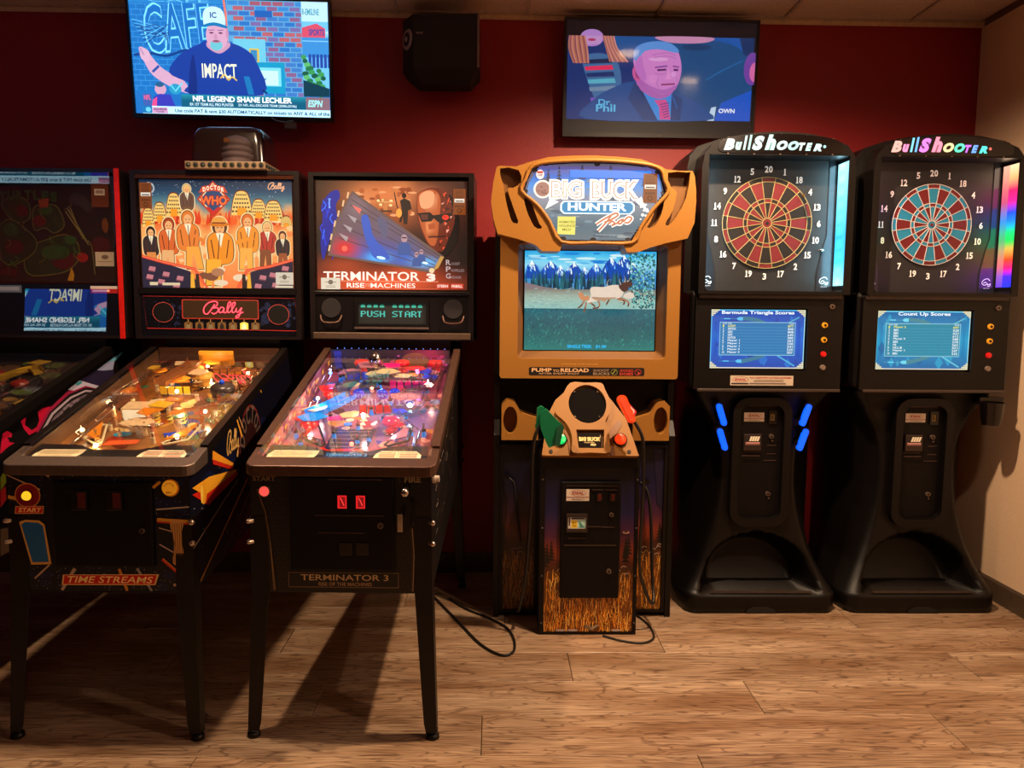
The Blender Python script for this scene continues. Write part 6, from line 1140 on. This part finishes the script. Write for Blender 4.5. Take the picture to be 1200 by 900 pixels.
b = B(); b.tube([(-.285, -.06, 1.602), (-.285, -.058, 1.60), (.31, -.058, 1.60)], .004, 6); b.build('hood_lower_lip', OC, hd)
# guns
def gun(name, label, mc, parts, cable):
    t = thing(name, label, 'toy gun', (0, 0, 0)); t.location = parts[0][2]
    for pn, fn, _ in parts: fn(t)
    b = B(); b.tube([tuple(Vector(p)-Vector(parts[0][2])) for p in spline(cable, 6)], .0065, 8); b.build('hose_cable', mat('black_cable', '#14100e', .4), t); return t
GM = mat('dark_green_gun_plastic', '#0e6a44', .35, bump=.1, var=.05); OM = mat('orange_gun_plastic', '#ff4c20', .35, emit=.12, bump=.1, var=.05)
GW = lambda c, s: (UX(c[0])*.93, s, .765+(705-c[1])*.00044)         # cabinet frame, gun held just ahead of the deck
def gfn(t):
    b = B(); b.plate([(GW(p, 0)[0], GW(p, 0)[2]) for p in [(150, 330), (190, 305), (215, 300), (350, 430), (345, 475), (290, 620), (240, 640), (215, 600), (160, 470)]], [], 0, .045)
    b.build('stock', GM, t, bevel=.008, seg=3)
    b = B(); b.plate([(GW(p, 0)[0], GW(p, 0)[2]) for p in [(128, 300), (165, 275), (200, 295), (175, 400), (150, 470), (108, 470), (120, 430)]], [], .012, .05); b.build('foregrip', GM, t, bevel=.006, seg=3)
    b = B(); c0 = Vector(GW((322, 520), -.008)); b.prism([(c0.x-.012, c0.z-.040), (c0.x+.006, c0.z-.044), (c0.x+.022, c0.z+.030), (c0.x+.012, c0.z+.046), (c0.x-.006, c0.z+.030)], 'y', -.012, .02); b.build('butt_pad', mat('deep_green_rubber', '#0c4c34', .5), t, bevel=.006, seg=3)
o = Vector((.385, -.87, 0))
t = thing('toy_gun', 'dark green plastic toy rifle holstered on the left of the control deck', 'toy gun', tuple(o+Vector((-.024, 0, .006)))); gfn(t)
def cab(t, pts): b = B(); b.tube([tuple(Vector(p)-t.location) for p in spline(pts, 6)], .0068, 8); b.build('hose_cable', mat('black_cable', '#14100e', .4, var=.3), t)
cab(t, [(.175, -.855, .885), (.155, -.86, .83), (.15, -.84, .74), (.15, -.81, .58), (.14, -.79, .40), (.13, -.775, .25), (.11, -.72, .10), (.10, -.63, .05)])
t = thing('toy_gun', 'orange plastic toy rifle holstered on the right of the control deck', 'toy gun', tuple(o))
p0, p1 = Vector(GW((870, 205), .03)), Vector(GW((950, 365), .0)); d = (p1-p0); L_ = d.length; ang = math.atan2(d.x, -d.z)
xf = Matrix.Translation(p0) @ Matrix.Rotation(-ang, 4, 'Y') @ Matrix.Rotation(R(-8), 4, 'X')
cap_ = [(.019*math.cos(R(a_)), .019*math.sin(R(a_))) for a_ in range(0, 181, 20)]+[(.015*math.cos(R(a_)), -L_+.015*math.sin(R(a_))) for a_ in range(180, 361, 20)]
b = B(); b.plate(cap_, [], -.012, .035, xf=xf); b.build('butt', OM, t, bevel=.008, seg=3)
b = B(); b.plate([(p[0]*.55, p[1]*.9-.004) for p in cap_], [], -.0145, -.01, xf=xf); b.build('butt_pad', mat('orange_rubber', '#e04824', .6, emit=.06), t, bevel=.001)
b = B(); b.tube([tuple(p1+Vector((.004, .02, .0))), tuple(p1+Vector((.014, .03, .02))), tuple(p0+Vector((.012, .05, -.01)))], .012, 10); b.build('barrel', mat('dark_red_gun_plastic', '#a82414', .35), t)
cab(t, [(.545, -.855, .90), (.575, -.865, .84), (.585, -.85, .74), (.59, -.83, .60), (.59, -.80, .40), (.60, -.77, .26), (.65, -.73, .13), (.672, -.70, .125), (.675, -.65, .2), (.668, -.62, .45), (.655, -.60, .56), (.625, -.585, .60)])
b = B(); b.tube([(.06-.385, -.002, .62), (.085-.385, -.012, .60), (.095-.385, -.03, .50), (.115-.385, -.04, .35)], .005, 8); b.build('side_cable', mat('black_cable', '#14100e', .4), bb)
b = B(); b.cyl((.055-.385, .004, .622), (.055-.385, -.008, .622), .011, None, 14); b.cyl((.655-.385, .004, .602), (.655-.385, -.008, .602), .011, None, 14); b.build('cable_gland', BLKM, bb)

# ================================================================ DART MACHINES
def numbers(tg, col, R_, sz):
    for i, nmb in enumerate([20, 1, 18, 4, 13, 6, 10, 15, 2, 17, 3, 19, 7, 16, 8, 11, 14, 9, 12, 5]):
        t = R(90-18*i); x = 50+R_*math.cos(t); y = 50-R_*math.sin(t); d_ = str(nmb); A = Art((0, 0, 100, 100), (-.261, .261), (-.261, .261), 0.0)
        ws = [sz*(.42 if ch == '1' else .56) for ch in d_]; gap = sz*.07; xx = x-(sum(ws)+gap*(len(ws)-1))/2
        for ch, w_ in zip(d_, ws):
            if ch == '1':                                           # slab-footed one
                m_ = xx+w_*.52; h_ = sz/2; A.rect(m_-sz*.085, y-h_, m_+sz*.085, y+h_, col); A.poly([(xx+w_*.05, y-h_*.55), (m_, y-h_*.62), (m_, y-h_)], col); A.rect(xx, y+h_*.8, xx+w_, y+h_, col)
            else: A.text(ch, xx, y-sz/2, xx+w_, y+sz/2, col, bold=.03)
            xx += w_+gap
        A.build('number', .3, tg, .4)
def brand(parent, y, emitcols, k, xr):
    a = Art((340, 95, 965, 200), xr, (1.996, 2.066), y); P = emitcols
    spec = [('B', 343, 408, 120, 192), ('u', 412, 452, 142, 192), ('l', 458, 484, 104, 192), ('l', 486, 512, 100, 192), ('S', 512, 585, 106, 194), ('h', 588, 655, 98, 192), ('O', 660, 725, 134, 192), ('O', 728, 792, 136, 192), ('T', 792, 832, 144, 192), ('E', 832, 874, 144, 193), ('R', 880, 930, 148, 194)]
    for i, (ch, x0, x1, y0, y1) in enumerate(spec):
        off = (x0-640)**2*.00006
        c_ = P[i % len(P)]; a.text(ch, x0, y0+off, x1, y1+off*.6, c_, k*.35, bold=.09, shear=.3); a.text(ch, x0, y0+off, x1, y1+off*.6, c_, k, bold=.05, shear=.3)
    a.ell(948, 168, 9, 9, P[-1], k*.8); a.build('lit_lettering', 1.0, parent)
def dart_machine(label, x, cols, rainbow, lcd_fn, coin_sign, extras):
    t = thing('dart_machine', label, 'dart machine', (x, -.54, 0), 0); Rr = 20
    # pedestal: lofted base and column with a scooped front
    W = [(0, .335), (.085, .338), (.10, .330), (.14, .305), (.2, .275), (.28, .243), (.36, .218), (.45, .196), (.55, .182), (.65, .180), (.74, .188), (.82, .215), (.9, .265), (.965, .31), (.99, .318)]
    def hw(z):
        for i in range(len(W)-1):
            if z <= W[i+1][0]: f = (z-W[i][0])/(W[i+1][0]-W[i][0]); return W[i][1]*(1-f)+W[i+1][1]*f
        return W[-1][1]
    def fy(z): return 0 if z < .09 else .012+.10*(1-math.exp(-(z-.09)/.16)) if z < .9 else .11-.1*(z-.9)/.09*.3
    b = B(); zs = [0, .03, .06, .085, .092]+[.10+i*.014 for i in range(64)]+[.99]; ns = 44; vs = []
    for z in zs:
        h = hw(z); f = fy(z); hb = .358 if z < .09 else max(.30, .358-(z-.09)*.5)
        row = [(-hb, .48, z), (-hb, .16 if z < .09 else .30, z)]
        for i in range(ns+1):
            s = -1+2*i/ns; px = s*h; edge = max(0, (abs(s)-.86)/.14); py = f+.035*edge**2
            e = (px/.262)**2+((z-.095)/.245)**2
            if z > .09 and e < 1: py += min(.17, .26*(1-e)**.55)
            row.append((px, py, z))
        row += [(hb, .16 if z < .09 else .30, z), (hb, .48, z)]; vs += row
    m = ns+5; fs = [(j*m+i, j*m+i+1, (j+1)*m+i+1, (j+1)*m+i) for j in range(len(zs)-1) for i in range(m-1)]
    fs += [tuple(range(m))[::-1], tuple(range((len(zs)-1)*m, len(zs)*m))]
    b.add(vs, fs, 0, True); b.add(vs, [(j*m+m-1, j*m, (j+1)*m, (j+1)*m+m-1) for j in range(len(zs)-1)], 0, False)
    ped = b.build('pedestal', BLKM, t)
    b = B(); b.prism([(-.07, 0), (.07, 0), (.06, .018), (.03, .03), (-.03, .03), (-.06, .018)], 'y', -.003, .02); b.build('toe_notch', RUB, ped)
    b = B(); b.plate([(-.225, .093), (.225, .093), (.225, .099), (-.225, .099)], [], .0, .012); b.build('tray_lip', mat('worn_black_edge', '#3c302a', .35), ped, bevel=.002)
    # coin door
    fr = rr(-.135, .125, .375, .955, .07, 8); inn = rr(-.102, .092, .41, .922, .045, 8)
    b = B(); b.plate(fr, [inn], .06, .16); b.build('door_surround', BLKM, t, bevel=.012, seg=4)
    door = B().plate(inn, [], .092, .15).build('coin_door', mat('black_textured_steel', '#080405', .5), t, bevel=.003)
    a = Art((0, 0, 72, 40), (-.078, .012), (.845, .885), .0915); ideal(a, 72, 40); a.build('service_label', 0, door)
    B().box(-.08, -.0, .078, .094, .715, .79).build('bill_acceptor', mat('grey_black_metal', '#3c302c', .35, .5), door, bevel=.003)
    a = Art((0, 0, 80, 50), (-.076, -.004), (.74, .784), .0775); a.rect(0, 0, 80, 50, '#1c1412'); a.rect(4, 32, 76, 48, '#7c5048')
    for q in range(4): a.poly([(22+q*12, 28), (30+q*12, 4), (40+q*12, 4), (32+q*12, 28)], '#e8dcc0')
    a.rect(6, 34, 74, 40, '#c89088'); a.build('acceptor_label', .08, door)
    for q, (cx, cz) in enumerate(((.045, .78), (.04, .52))): b = B(); b.cyl((cx, .092, cz), (cx, .080, cz), .010, None, 18); b.cyl((cx, .080, cz), (cx, .078, cz), .005, None, 10, 1); b.cyl((cx+.005, .09, cz-.02), (cx+.005, .084, cz-.02), .004, None, 8); b.build('lock', [BRUSH, BLKG], door)
    b = B(); b.plate([(.03, .835), (.065, .835), (.065, .895), (.03, .895)], [[(.038, .85), (.058, .85), (.058, .88), (.038, .88)]], .084, .092, .09); b.build('coin_slot', [BLKG, mat('dull_amber_lens', '#7c5c28', .3)], door)
    a = Art((0, 0, 20, 30), (.038, .058), (.85, .88), .0897); a.rect(0, 0, 20, 30, '#8c6c34'); a.rect(6, 6, 14, 24, '#3c2c14'); a.build('slot_lens', .05, door)
    for x0, x1, z in ((-.08, -.005, .708), (.03, .07, .738), (.03, .07, .70), (.015, .075, .67), (-.06, .075, .915)): B().box(x0, x1, .089, .092, z-.002, z+.002).build('door_edge', mat('worn_black_metal', '#4a3a34', .4, .6), door)
    B().box(-.085, -.005, .079, .083, .69, .695).build('door_edge', mat('worn_black_metal', '#4a3a34', .4, .6), door)
    # middle box with score display
    b = B(); b.plate([(-.325, .995), (.315, .995), (.315, 1.40), (-.325, 1.40)], [[(-.258, 1.075), (.163, 1.075), (.163, 1.345), (-.258, 1.345)]], .03, .30, .05); b.build('display_housing', BLKM, t, bevel=.006, seg=3)
    B().box(-.34, .33, .056, .48, 1.0, 1.42).build('middle_body', BLKM, t, bevel=.02, seg=3)
    B().box(-.318, .30, .012, .06, 1.385, 1.412).build('ledge', mat('grey_black_ledge', '#3a302c', .4, .3), t, bevel=.005)
    B().box(-.31, .315, .022, .045, .985, .998).build('hinge_line', mat('worn_black_edge', '#3c302a', .35), t, bevel=.003)
    a = Art((0, 0, 1600, 900), (-.252, .157), (1.085, 1.339), .0485); lcd_fn(a); a.build('score_screen', .95, t)
    if coin_sign:
        a = Art((0, 0, 590, 105), (-.165, .11), (1.012, 1.055), .0293); a.rect(0, 0, 590, 105, '#c8b8a4'); a.line([(20+75*(1+math.cos(R(q))), 42-28*math.sin(R(q))) for q in range(0, 361, 20)], 4, '#a04038'); a.text('IDEAL', 42, 30, 150, 56, '#a01c1c', bold=.04, shear=.1); a.rect(10, 78, 170, 94, '#2c2434')
        a.text('PLAY DARTS WITH ANYONE ANYWHERE', 182, 14, 570, 32, '#a82820', bold=.04)
        for q in (42, 52, 62): a.rect(220, q, 500, q+4, '#8c7c70')
        a.rect(180, 78, 520, 90, '#6c5c60'); a.build('strip_label', 0, t)
    for z, c_, nm in ((1.275, '#d8901c', 'amber_button_ring'), (1.212, '#d8901c', 'amber_button_ring'), (1.150, '#c01414', 'red_button'), (1.092, '#7c6c60', 'grey_button')):
        b = B(); b.cyl((.235, .03, z), (.235, .022, z), .0125, .0115, 20, 0); b.cyl((.235, .022, z), (.235, .019, z), .0055 if 'ring' in nm else .0095, None, 14, 1 if 'ring' in nm else 0); b.build('select_button', [mat(nm, c_, .3, emit=.35 if 'grey' not in nm else 0), BLKG], t)
    b = B(); b.cyl((.262, .03, 1.355), (.262, .02, 1.355), .011, None, 18); b.cyl((.262, .02, 1.355), (.262, .018, 1.355), .005, None, 10, 1); b.build('lock', [BRUSH, BLKG], t)
    # head
    def arch(k, z0): # rounded-top outline
        return [(-.325-k, z0), (.325+k, z0), (.325+k, 1.93+k*.5), (.315+k, 1.985+k*.5), (.285+k*.8, 2.025+k*.6), (.22, 2.052+k*.7), (.12, 2.071+k*.7), (0, 2.079+k*.7), (-.12, 2.071+k*.7), (-.22, 2.052+k*.7), (-.285-k*.8, 2.025+k*.6), (-.315-k, 1.985+k*.5), (-.325-k, 1.93+k*.5)]
    op = [(-.296, 1.418), (.296, 1.418), (.296, 1.982), (-.296, 1.982)]
    b = B(); b.plate(arch(0, 1.405), [op], 0, .30); b.build('head_frame', BLKM, t, bevel=.012, seg=4)
    b = B(); b.plate(arch(.03, 1.41), [], .136, .48); b.build('head_shell', BLKM, t, bevel=.03, seg=4)
    b = B(); b.plate(spline([(-.26, 2.0), (-.24, 2.045), (-.12, 2.063), (0, 2.068), (.12, 2.063), (.24, 2.045), (.26, 2.0), (.2, 1.988), (0, 1.988), (-.2, 1.988)], 3, True), [], -.004, .01); sg = b.build('sign_lens', BLKG, t, bevel=.002)
    brand(sg, -.0048, cols, 1.5, (-.262, .170) if rainbow else (-.241, .195))
    for sx in (-.22, -.11, 0, .11, .22):
        for z in (2.066-sx*sx*.35, 1.986): B().cyl((sx, .0, z), (sx, -.004, z), .0035, None, 8).build('screw', BRUSH, t)
    bd = B().box(-.296, .296, .118, .135, 1.418, 1.982).build('board_panel', mat('charcoal_board_panel', '#1c1b1c', .5, bump=.5, scale=500), t)
    LB = '#2c5870' if not rainbow else '#181418'
    for s in (-1, 1):                                               # reflective side strips of the board panel
        P = [(s*.296, 1.418), (s*.225, 1.418), (s*.225, 1.50), (s*.245, 1.60), (s*.262, 1.66), (s*.262, 1.982), (s*.296, 1.982)]
        st = B().plate(P, [], .114, .118).build('side_strip', mat('glossy_grey_side_strip', '#30343a', .18, .35), bd)
        a = Art((0, 0, 60, 70), (s*.258-.024, s*.258+.024), (1.435, 1.49), .1135)
        a.line(spline([(50, 20), (35, 8), (12, 18), (6, 34), (20, 44), (40, 36)], 5), 4, '#c8d8e0'); a.line(spline([(14, 34), (26, 28), (40, 42), (52, 36), (50, 48), (36, 50)], 4), 4, '#c8d8e0'); a.text('GALAXY', 14, 58, 50, 64, '#b0b8c0', bold=.02); a.build('side_logo', .25, st)
        # lamp panels on the inner faces of the cheeks
        X0 = s*.2955; A = Art((0, 0, 100, 520), (0, 1), (0, 1), 0); A.m = lambda p, s=s, A=A: (s*(.2955-A.L*A.dl), .006+.10*(p[0]/100)+.0, 1.965-.52*p[1]/520)
        if rainbow:
            A.grad(0, 0, 100, 520, lambda a_, b_: tuple(c*(1-.75*(a_ > .55))+q*.75*(a_ > .55) for c, q in zip(ramp([(0, '#ffd8a8'), (.1, '#ffb070'), (.2, '#ff1860'), (.3, '#e01890'), (.38, '#1040ff'), (.46, '#0880ff'), (.55, '#00e070'), (.63, '#10d050'), (.7, '#f0a040'), (.77, '#ff4010'), (.84, '#ff1070'), (.91, '#4020ff'), (1, '#1030ff')], b_), ramp([(0, '#d89888'), (.3, '#b85060'), (.45, '#3888c0'), (.6, '#50a070'), (.8, '#c07870'), (1, '#7038b0')], b_))), 20, 44)  # duller half: reflection tint painted into the panel colours
        else:
            A.grad(0, 0, 100, 520, lambda a_, b_: tuple(c*(1.35-.6*abs(a_-.6)+.25*math.sin(b_*60)*(abs(a_-.6) < .22)) for c in ramp([(0, '#a8f0ff'), (.3, '#70d8ff'), (.6, '#30b8f0'), (.8, '#40c8f8'), (1, '#a0e8ff')], b_)), 10, 60)
        A.build('lamp_panel', 1.5 if rainbow else 1.5, t)
        cl = [(1, .7, .45), (1, .1, .4), (.05, .2, 1), (0, 1, .4), (1, .4, .1), (.6, .1, 1)] if rainbow else [(.45, .85, 1)]*3
        for i, c_ in enumerate(cl): h_ = .52/len(cl); strip('led_strip', t, (s*.29, .06, 1.965-h_*(i+.5)), (R(90), R(0), R(90)*s if s > 0 else R(-90)), .09, h_, .09 if rainbow else .38, c_)
    # target: every segment is its own piece
    tg = thing('tmp', 'x', 'x'); 
    for k_ in ('label', 'category'): del tg[k_]
    tg.name = 'target'; tg.parent = t; tg.location = (-.006, .112, 1.714)
    if rainbow: c1, c2, web, numc, S = mat('teal_blue_segment', '#14789c', .4), mat('dark_red_segment', '#620e16', .45), mat('white_web', '#c8beb8', .4), '#e8dcd0', .94
    else: c1, c2, web, numc, S = mat('black_segment', '#14100f', .5), mat('red_segment', '#6c1a22', .5), mat('yellow_web', '#a8905c', .4), '#e0d8d0', 1.05
    rings = [(.020, .082, 0), (.084, .098, 1), (.100, .166, 0), (.168, .183, 1)]; cache = {}
    for i in range(20):
        for k_, (r0, r1, alt) in enumerate(rings):
            dark = (i % 2 == 0) ^ bool(alt); mm = (c1 if dark else c2)
            if (k_, dark) not in cache:
                b = B(); d = R(8.3); n = 4
                P = [(r0*S*math.sin(-d+2*d*q/n), r0*S*math.cos(-d+2*d*q/n)) for q in range(n+1)]+[(r1*S*math.sin(d-2*d*q/n), r1*S*math.cos(d-2*d*q/n)) for q in range(n+1)]
                o = b.plate(P, [], -.005, .004).build('segment', mm, tg); cache[(k_, dark)] = o.data
            else:
                o = bpy.data.objects.new('segment', cache[(k_, dark)]); COL.objects.link(o); o.parent = tg
            o.rotation_euler = (0, R(18*i), 0)
    b = B()
    for r_ in (.019, .083, .099, .167, .186): b.tube([(r_*S*math.cos(R(q*7.5)), -.006, r_*S*math.sin(R(q*7.5))) for q in range(48)], .0017, 6, 0, None, True)
    for i in range(20): t_ = R(9+18*i); b.tube([(.02*S*math.sin(t_), -.006, .02*S*math.cos(t_)), (.188*S*math.sin(t_), -.006, .188*S*math.cos(t_))], .0016, 6)
    b.build('web', web, tg)
    b = B(); b.cyl((0, .004, 0), (0, -.006, 0), .017*S, None, 24); b.build('outer_bull', c2 if not rainbow else c1, tg); b = B(); b.cyl((0, .002, 0), (0, -.009, 0), .007, None, 16); b.build('inner_bull', c1 if not rainbow else c2, tg)
    numbers(tg, numc, 44 if not rainbow else 42.5, 5.4)
    extras(t); return t
def lcd(title, rows, base, seed):
    def f(A):
        rn = random.Random(seed); A.grad(0, 0, 1600, 900, lambda a, b: ramp([(0, base[0]), (.5, base[1]), (1, base[0])], b), 4, 8)
        for q in range(26): x, y = rn.uniform(50, 1550), rn.uniform(60, 840); s = rn.uniform(40, 130); A.poly([(x, y-s), (x+s*.6, y), (x, y+s), (x-s*.6, y)], rn.choice(base[2:4]), .8)
        A.line(spline([(540, 130), (850, 180), (1080, 350), (1100, 520), (900, 700), (520, 800)], 8), 60, base[4], .35); A.line([(1050, 330), (1500, 110)], 22, base[4], .7); A.line([(1150, 700), (1450, 860)], 22, base[4], .8)
        for y in (140, 790): A.poly([(430, y), (470, y-26), (540, y-26), (540, y+26), (470, y+26)], base[4]); A.line([(150, y), (430, y)], 6, base[4], .6); A.line([(220, y), (320, y)], 16, base[4])
        for y in range(180, 720, 14): A.rect(60, y, 110, y+5, base[3], .8); A.rect(1480, y, 1530, y+5, base[3], .8)
        A.rect(0, 0, 1600, 16, base[4]); A.rect(0, 884, 1600, 900, '#e8e0d0'); A.rect(0, 0, 14, 900, base[4]); A.rect(1586, 0, 1600, 900, '#b0f0ff')
        A.rect(150, 190, 1440, 700, '#a8e0f0'); A.rect(158, 198, 1432, 692, base[5])
        n = len(rows); hgt = 450/n
        for i, (nm_, sc_) in enumerate(rows):
            y = 232+i*hgt; c_ = '#f8f060' if i == 0 else '#f0faff'; A.rect(170, y+hgt*.8, 1420, y+hgt*.92, '#48a0c8')
            A.text(str(i+1), 200, y, 222+(i == 9)*14, y+hgt*.72, c_, bold=.02); A.text(nm_, 290, y, 290+len(nm_)*26, y+hgt*.74, c_, bold=.03); A.text(sc_, 1310, y, 1410, y+hgt*.74, c_, bold=.02)
        A.text('RANK  NAME', 200, 204, 350, 222, '#e8f4ff', bold=.02); A.text('SCORE', 1330, 204, 1410, 222, '#e8f4ff', bold=.02)
        for cx, sx in ((0, 1), (1600, -1)):
            for cy, sy in ((0, 1), (900, -1)):
                for q in range(4): A.rect(min(cx, cx+sx*(140-q*34)), min(cy+sy*q*26, cy+sy*(q*26+20)), max(cx, cx+sx*(140-q*34)), max(cy+sy*q*26, cy+sy*(q*26+20)), '#f0e8b8')
        A.text(title, 175 if len(title) > 18 else 350, 16, 1410 if len(title) > 18 else 1250, 84, '#f4fbff', 1.1, bold=.03)
    return f
R1 = [('LUCKY', '877'), ('HITCH', '840'), ('LEO', '808'), ('LEO', '640'), ('HUTCH', '580'), ('Player 1', '563'), ('Player 1', '558'), ('Player 1', '541'), ('Player 3', '520'), ('Player 3', '507')]
R2 = [('Player 2', '697'), ('BEN', '628'), ('BEN', '621'), ('BEN', '612'), ('Player 2', '588'), ('BEN', '578'), ('HI', '563'), ('HI.L.B', '551'), ('Player 1', '547'), ('BEN', '532')]
BLU = mat('lit_blue_handle', '#1048ff', .3, emit=1.3, ecol=(.0, .09, 1.0))
def ex1(t):
    for s in (-1, 1):
        for z in (.88, .77):
            xf = Matrix.Translation((s*.178-.004+(.008*s if z > .8 else 0), .055, z)) @ Matrix.Rotation(R(18*s if s > 0 else 18*s), 4, 'Y')
            b = B(); b.prism([(.0125*math.cos(R(q)), .038+.0125*math.sin(R(q))) for q in range(0, 181, 20)]+[(.0125*math.cos(R(q)), -.038+.0125*math.sin(R(q))) for q in range(180, 361, 20)], 'y', -.006, .012, 0, xf); h = b.build('lit_dart_holder', BLU, t, bevel=.003)
            b = B(); b.prism([(.018*math.cos(R(q)), .040+.018*math.sin(R(q))) for q in range(0, 181, 20)]+[(.018, -.03), (-.018, -.03)], 'y', .006, .05, 0, xf); b.build('holder_bracket', BLKM, h, bevel=.002)
    b = B(); b.ball((.237, .105, 1.60), (.014, .007, .006), 12); b.build('latch', CHROME, t)
    b = B(); b.cyl((.145, .10, 1.835), (.115, .02, 1.822), .0035, .006, 8, 0); b.build('loose_dart_barrel', mat('brass_barrel', '#b08840', .3, .8), t)
def ex2(t):
    b = B(); n = 14; P = [(.22, .955), (.33, .955), (.325, .93)]
    b.lathe([(.036, 0), (.042, .03), (.047, .09), (.050, .10), (.046, .10), (.040, .03), (.03, .008)], (.268, .03, .845), 26); b.box(.215, .32, .035, .09, .935, .965); b.build('cup_holder', BLKG, t, bevel=.001)
dart_machine('dart machine with black and red board, white lit lettering and four blue lit holders', 1.185, ['#e8fffa', '#c8fff0', '#d8fff8', '#b8f8f0'], False, lcd('Bermuda Triangle Scores', R1, ('#0c48b0', '#1068d8', '#1a80e8', '#0c50c0', '#58c8f8', '#1878b8'), 3), True, ex1)
dart_machine('dart machine with teal and red board, rainbow lit lettering and cup holder', 1.91, ['#ffb0a0', '#ff90c0', '#80e0ff', '#70b8ff', '#f080e8', '#ff90a8', '#ffe0a0', '#60f0c0', '#d070f8', '#70a8ff', '#58f0d8', '#80ff90', '#ff7060'], True, lcd('Count Up Scores', R2, ('#0868a8', '#10a0d0', '#20b0e0', '#0878b8', '#70e0f8', '#108ca8'), 8), False, ex2)

# ================================================================ CORDS ON THE FLOOR
def cord(label, pts, r_=.006):
    b = B(); b.tube(spline(pts, 8), r_, 8); o = b.build('power_cord', mat('black_cord', '#15100c', .5), None); tag(o, label, 'cord'); return o
cord('black power cord looping on the floor right of the brown-railed pinball machine', [(-.30, -.30, .0055), (-.22, -.48, .0055), (-.14, -.66, .0055), (-.05, -.86, .0055), (.03, -.955, .0055), (.078, -.93, .0055), (.085, -.82, .0055), (.055, -.70, .0055), (-.02, -.60, .0055), (-.12, -.50, .0055), (-.2, -.38, .0055)], .0052)
cord('thin black cord curving out from under the gold arcade cabinet', [(.62, -.55, .005), (.66, -.68, .005), (.655, -.80, .005), (.60, -.85, .005), (.52, -.83, .005), (.45, -.78, .005)], .0045)
o = B().tube(spline([(-.93, -.165, 2.18), (-.96, -.20, 2.165), (-1.0, -.2, 2.172), (-1.02, -.19, 2.185)], 6), .003, 6).box(-.955, -.91, -.215, -.18, 2.135, 2.165).build('remote_sensor', mat('grey_sensor_plastic', '#4a4248', .4), None); tag(o, 'small grey infrared sensor on a wire hanging below the large television', 'sensor')

# ---------------------------------------------------------------- the room behind the viewer: a television on the far side and lamps
tv = television('television', 'television behind the viewer, seen only as a mirrored picture in dark glass', (-3.42, -2.9, 2.165), 1.4, .78, 0, tv_show_sports, (50, 28, 1068, 583), SG, rz=180, wallgap=.05)
B().box(-.03, .03, .06, .12, -.1, CE-2.165-.006).build('ceiling_pole', DARKM, tv)
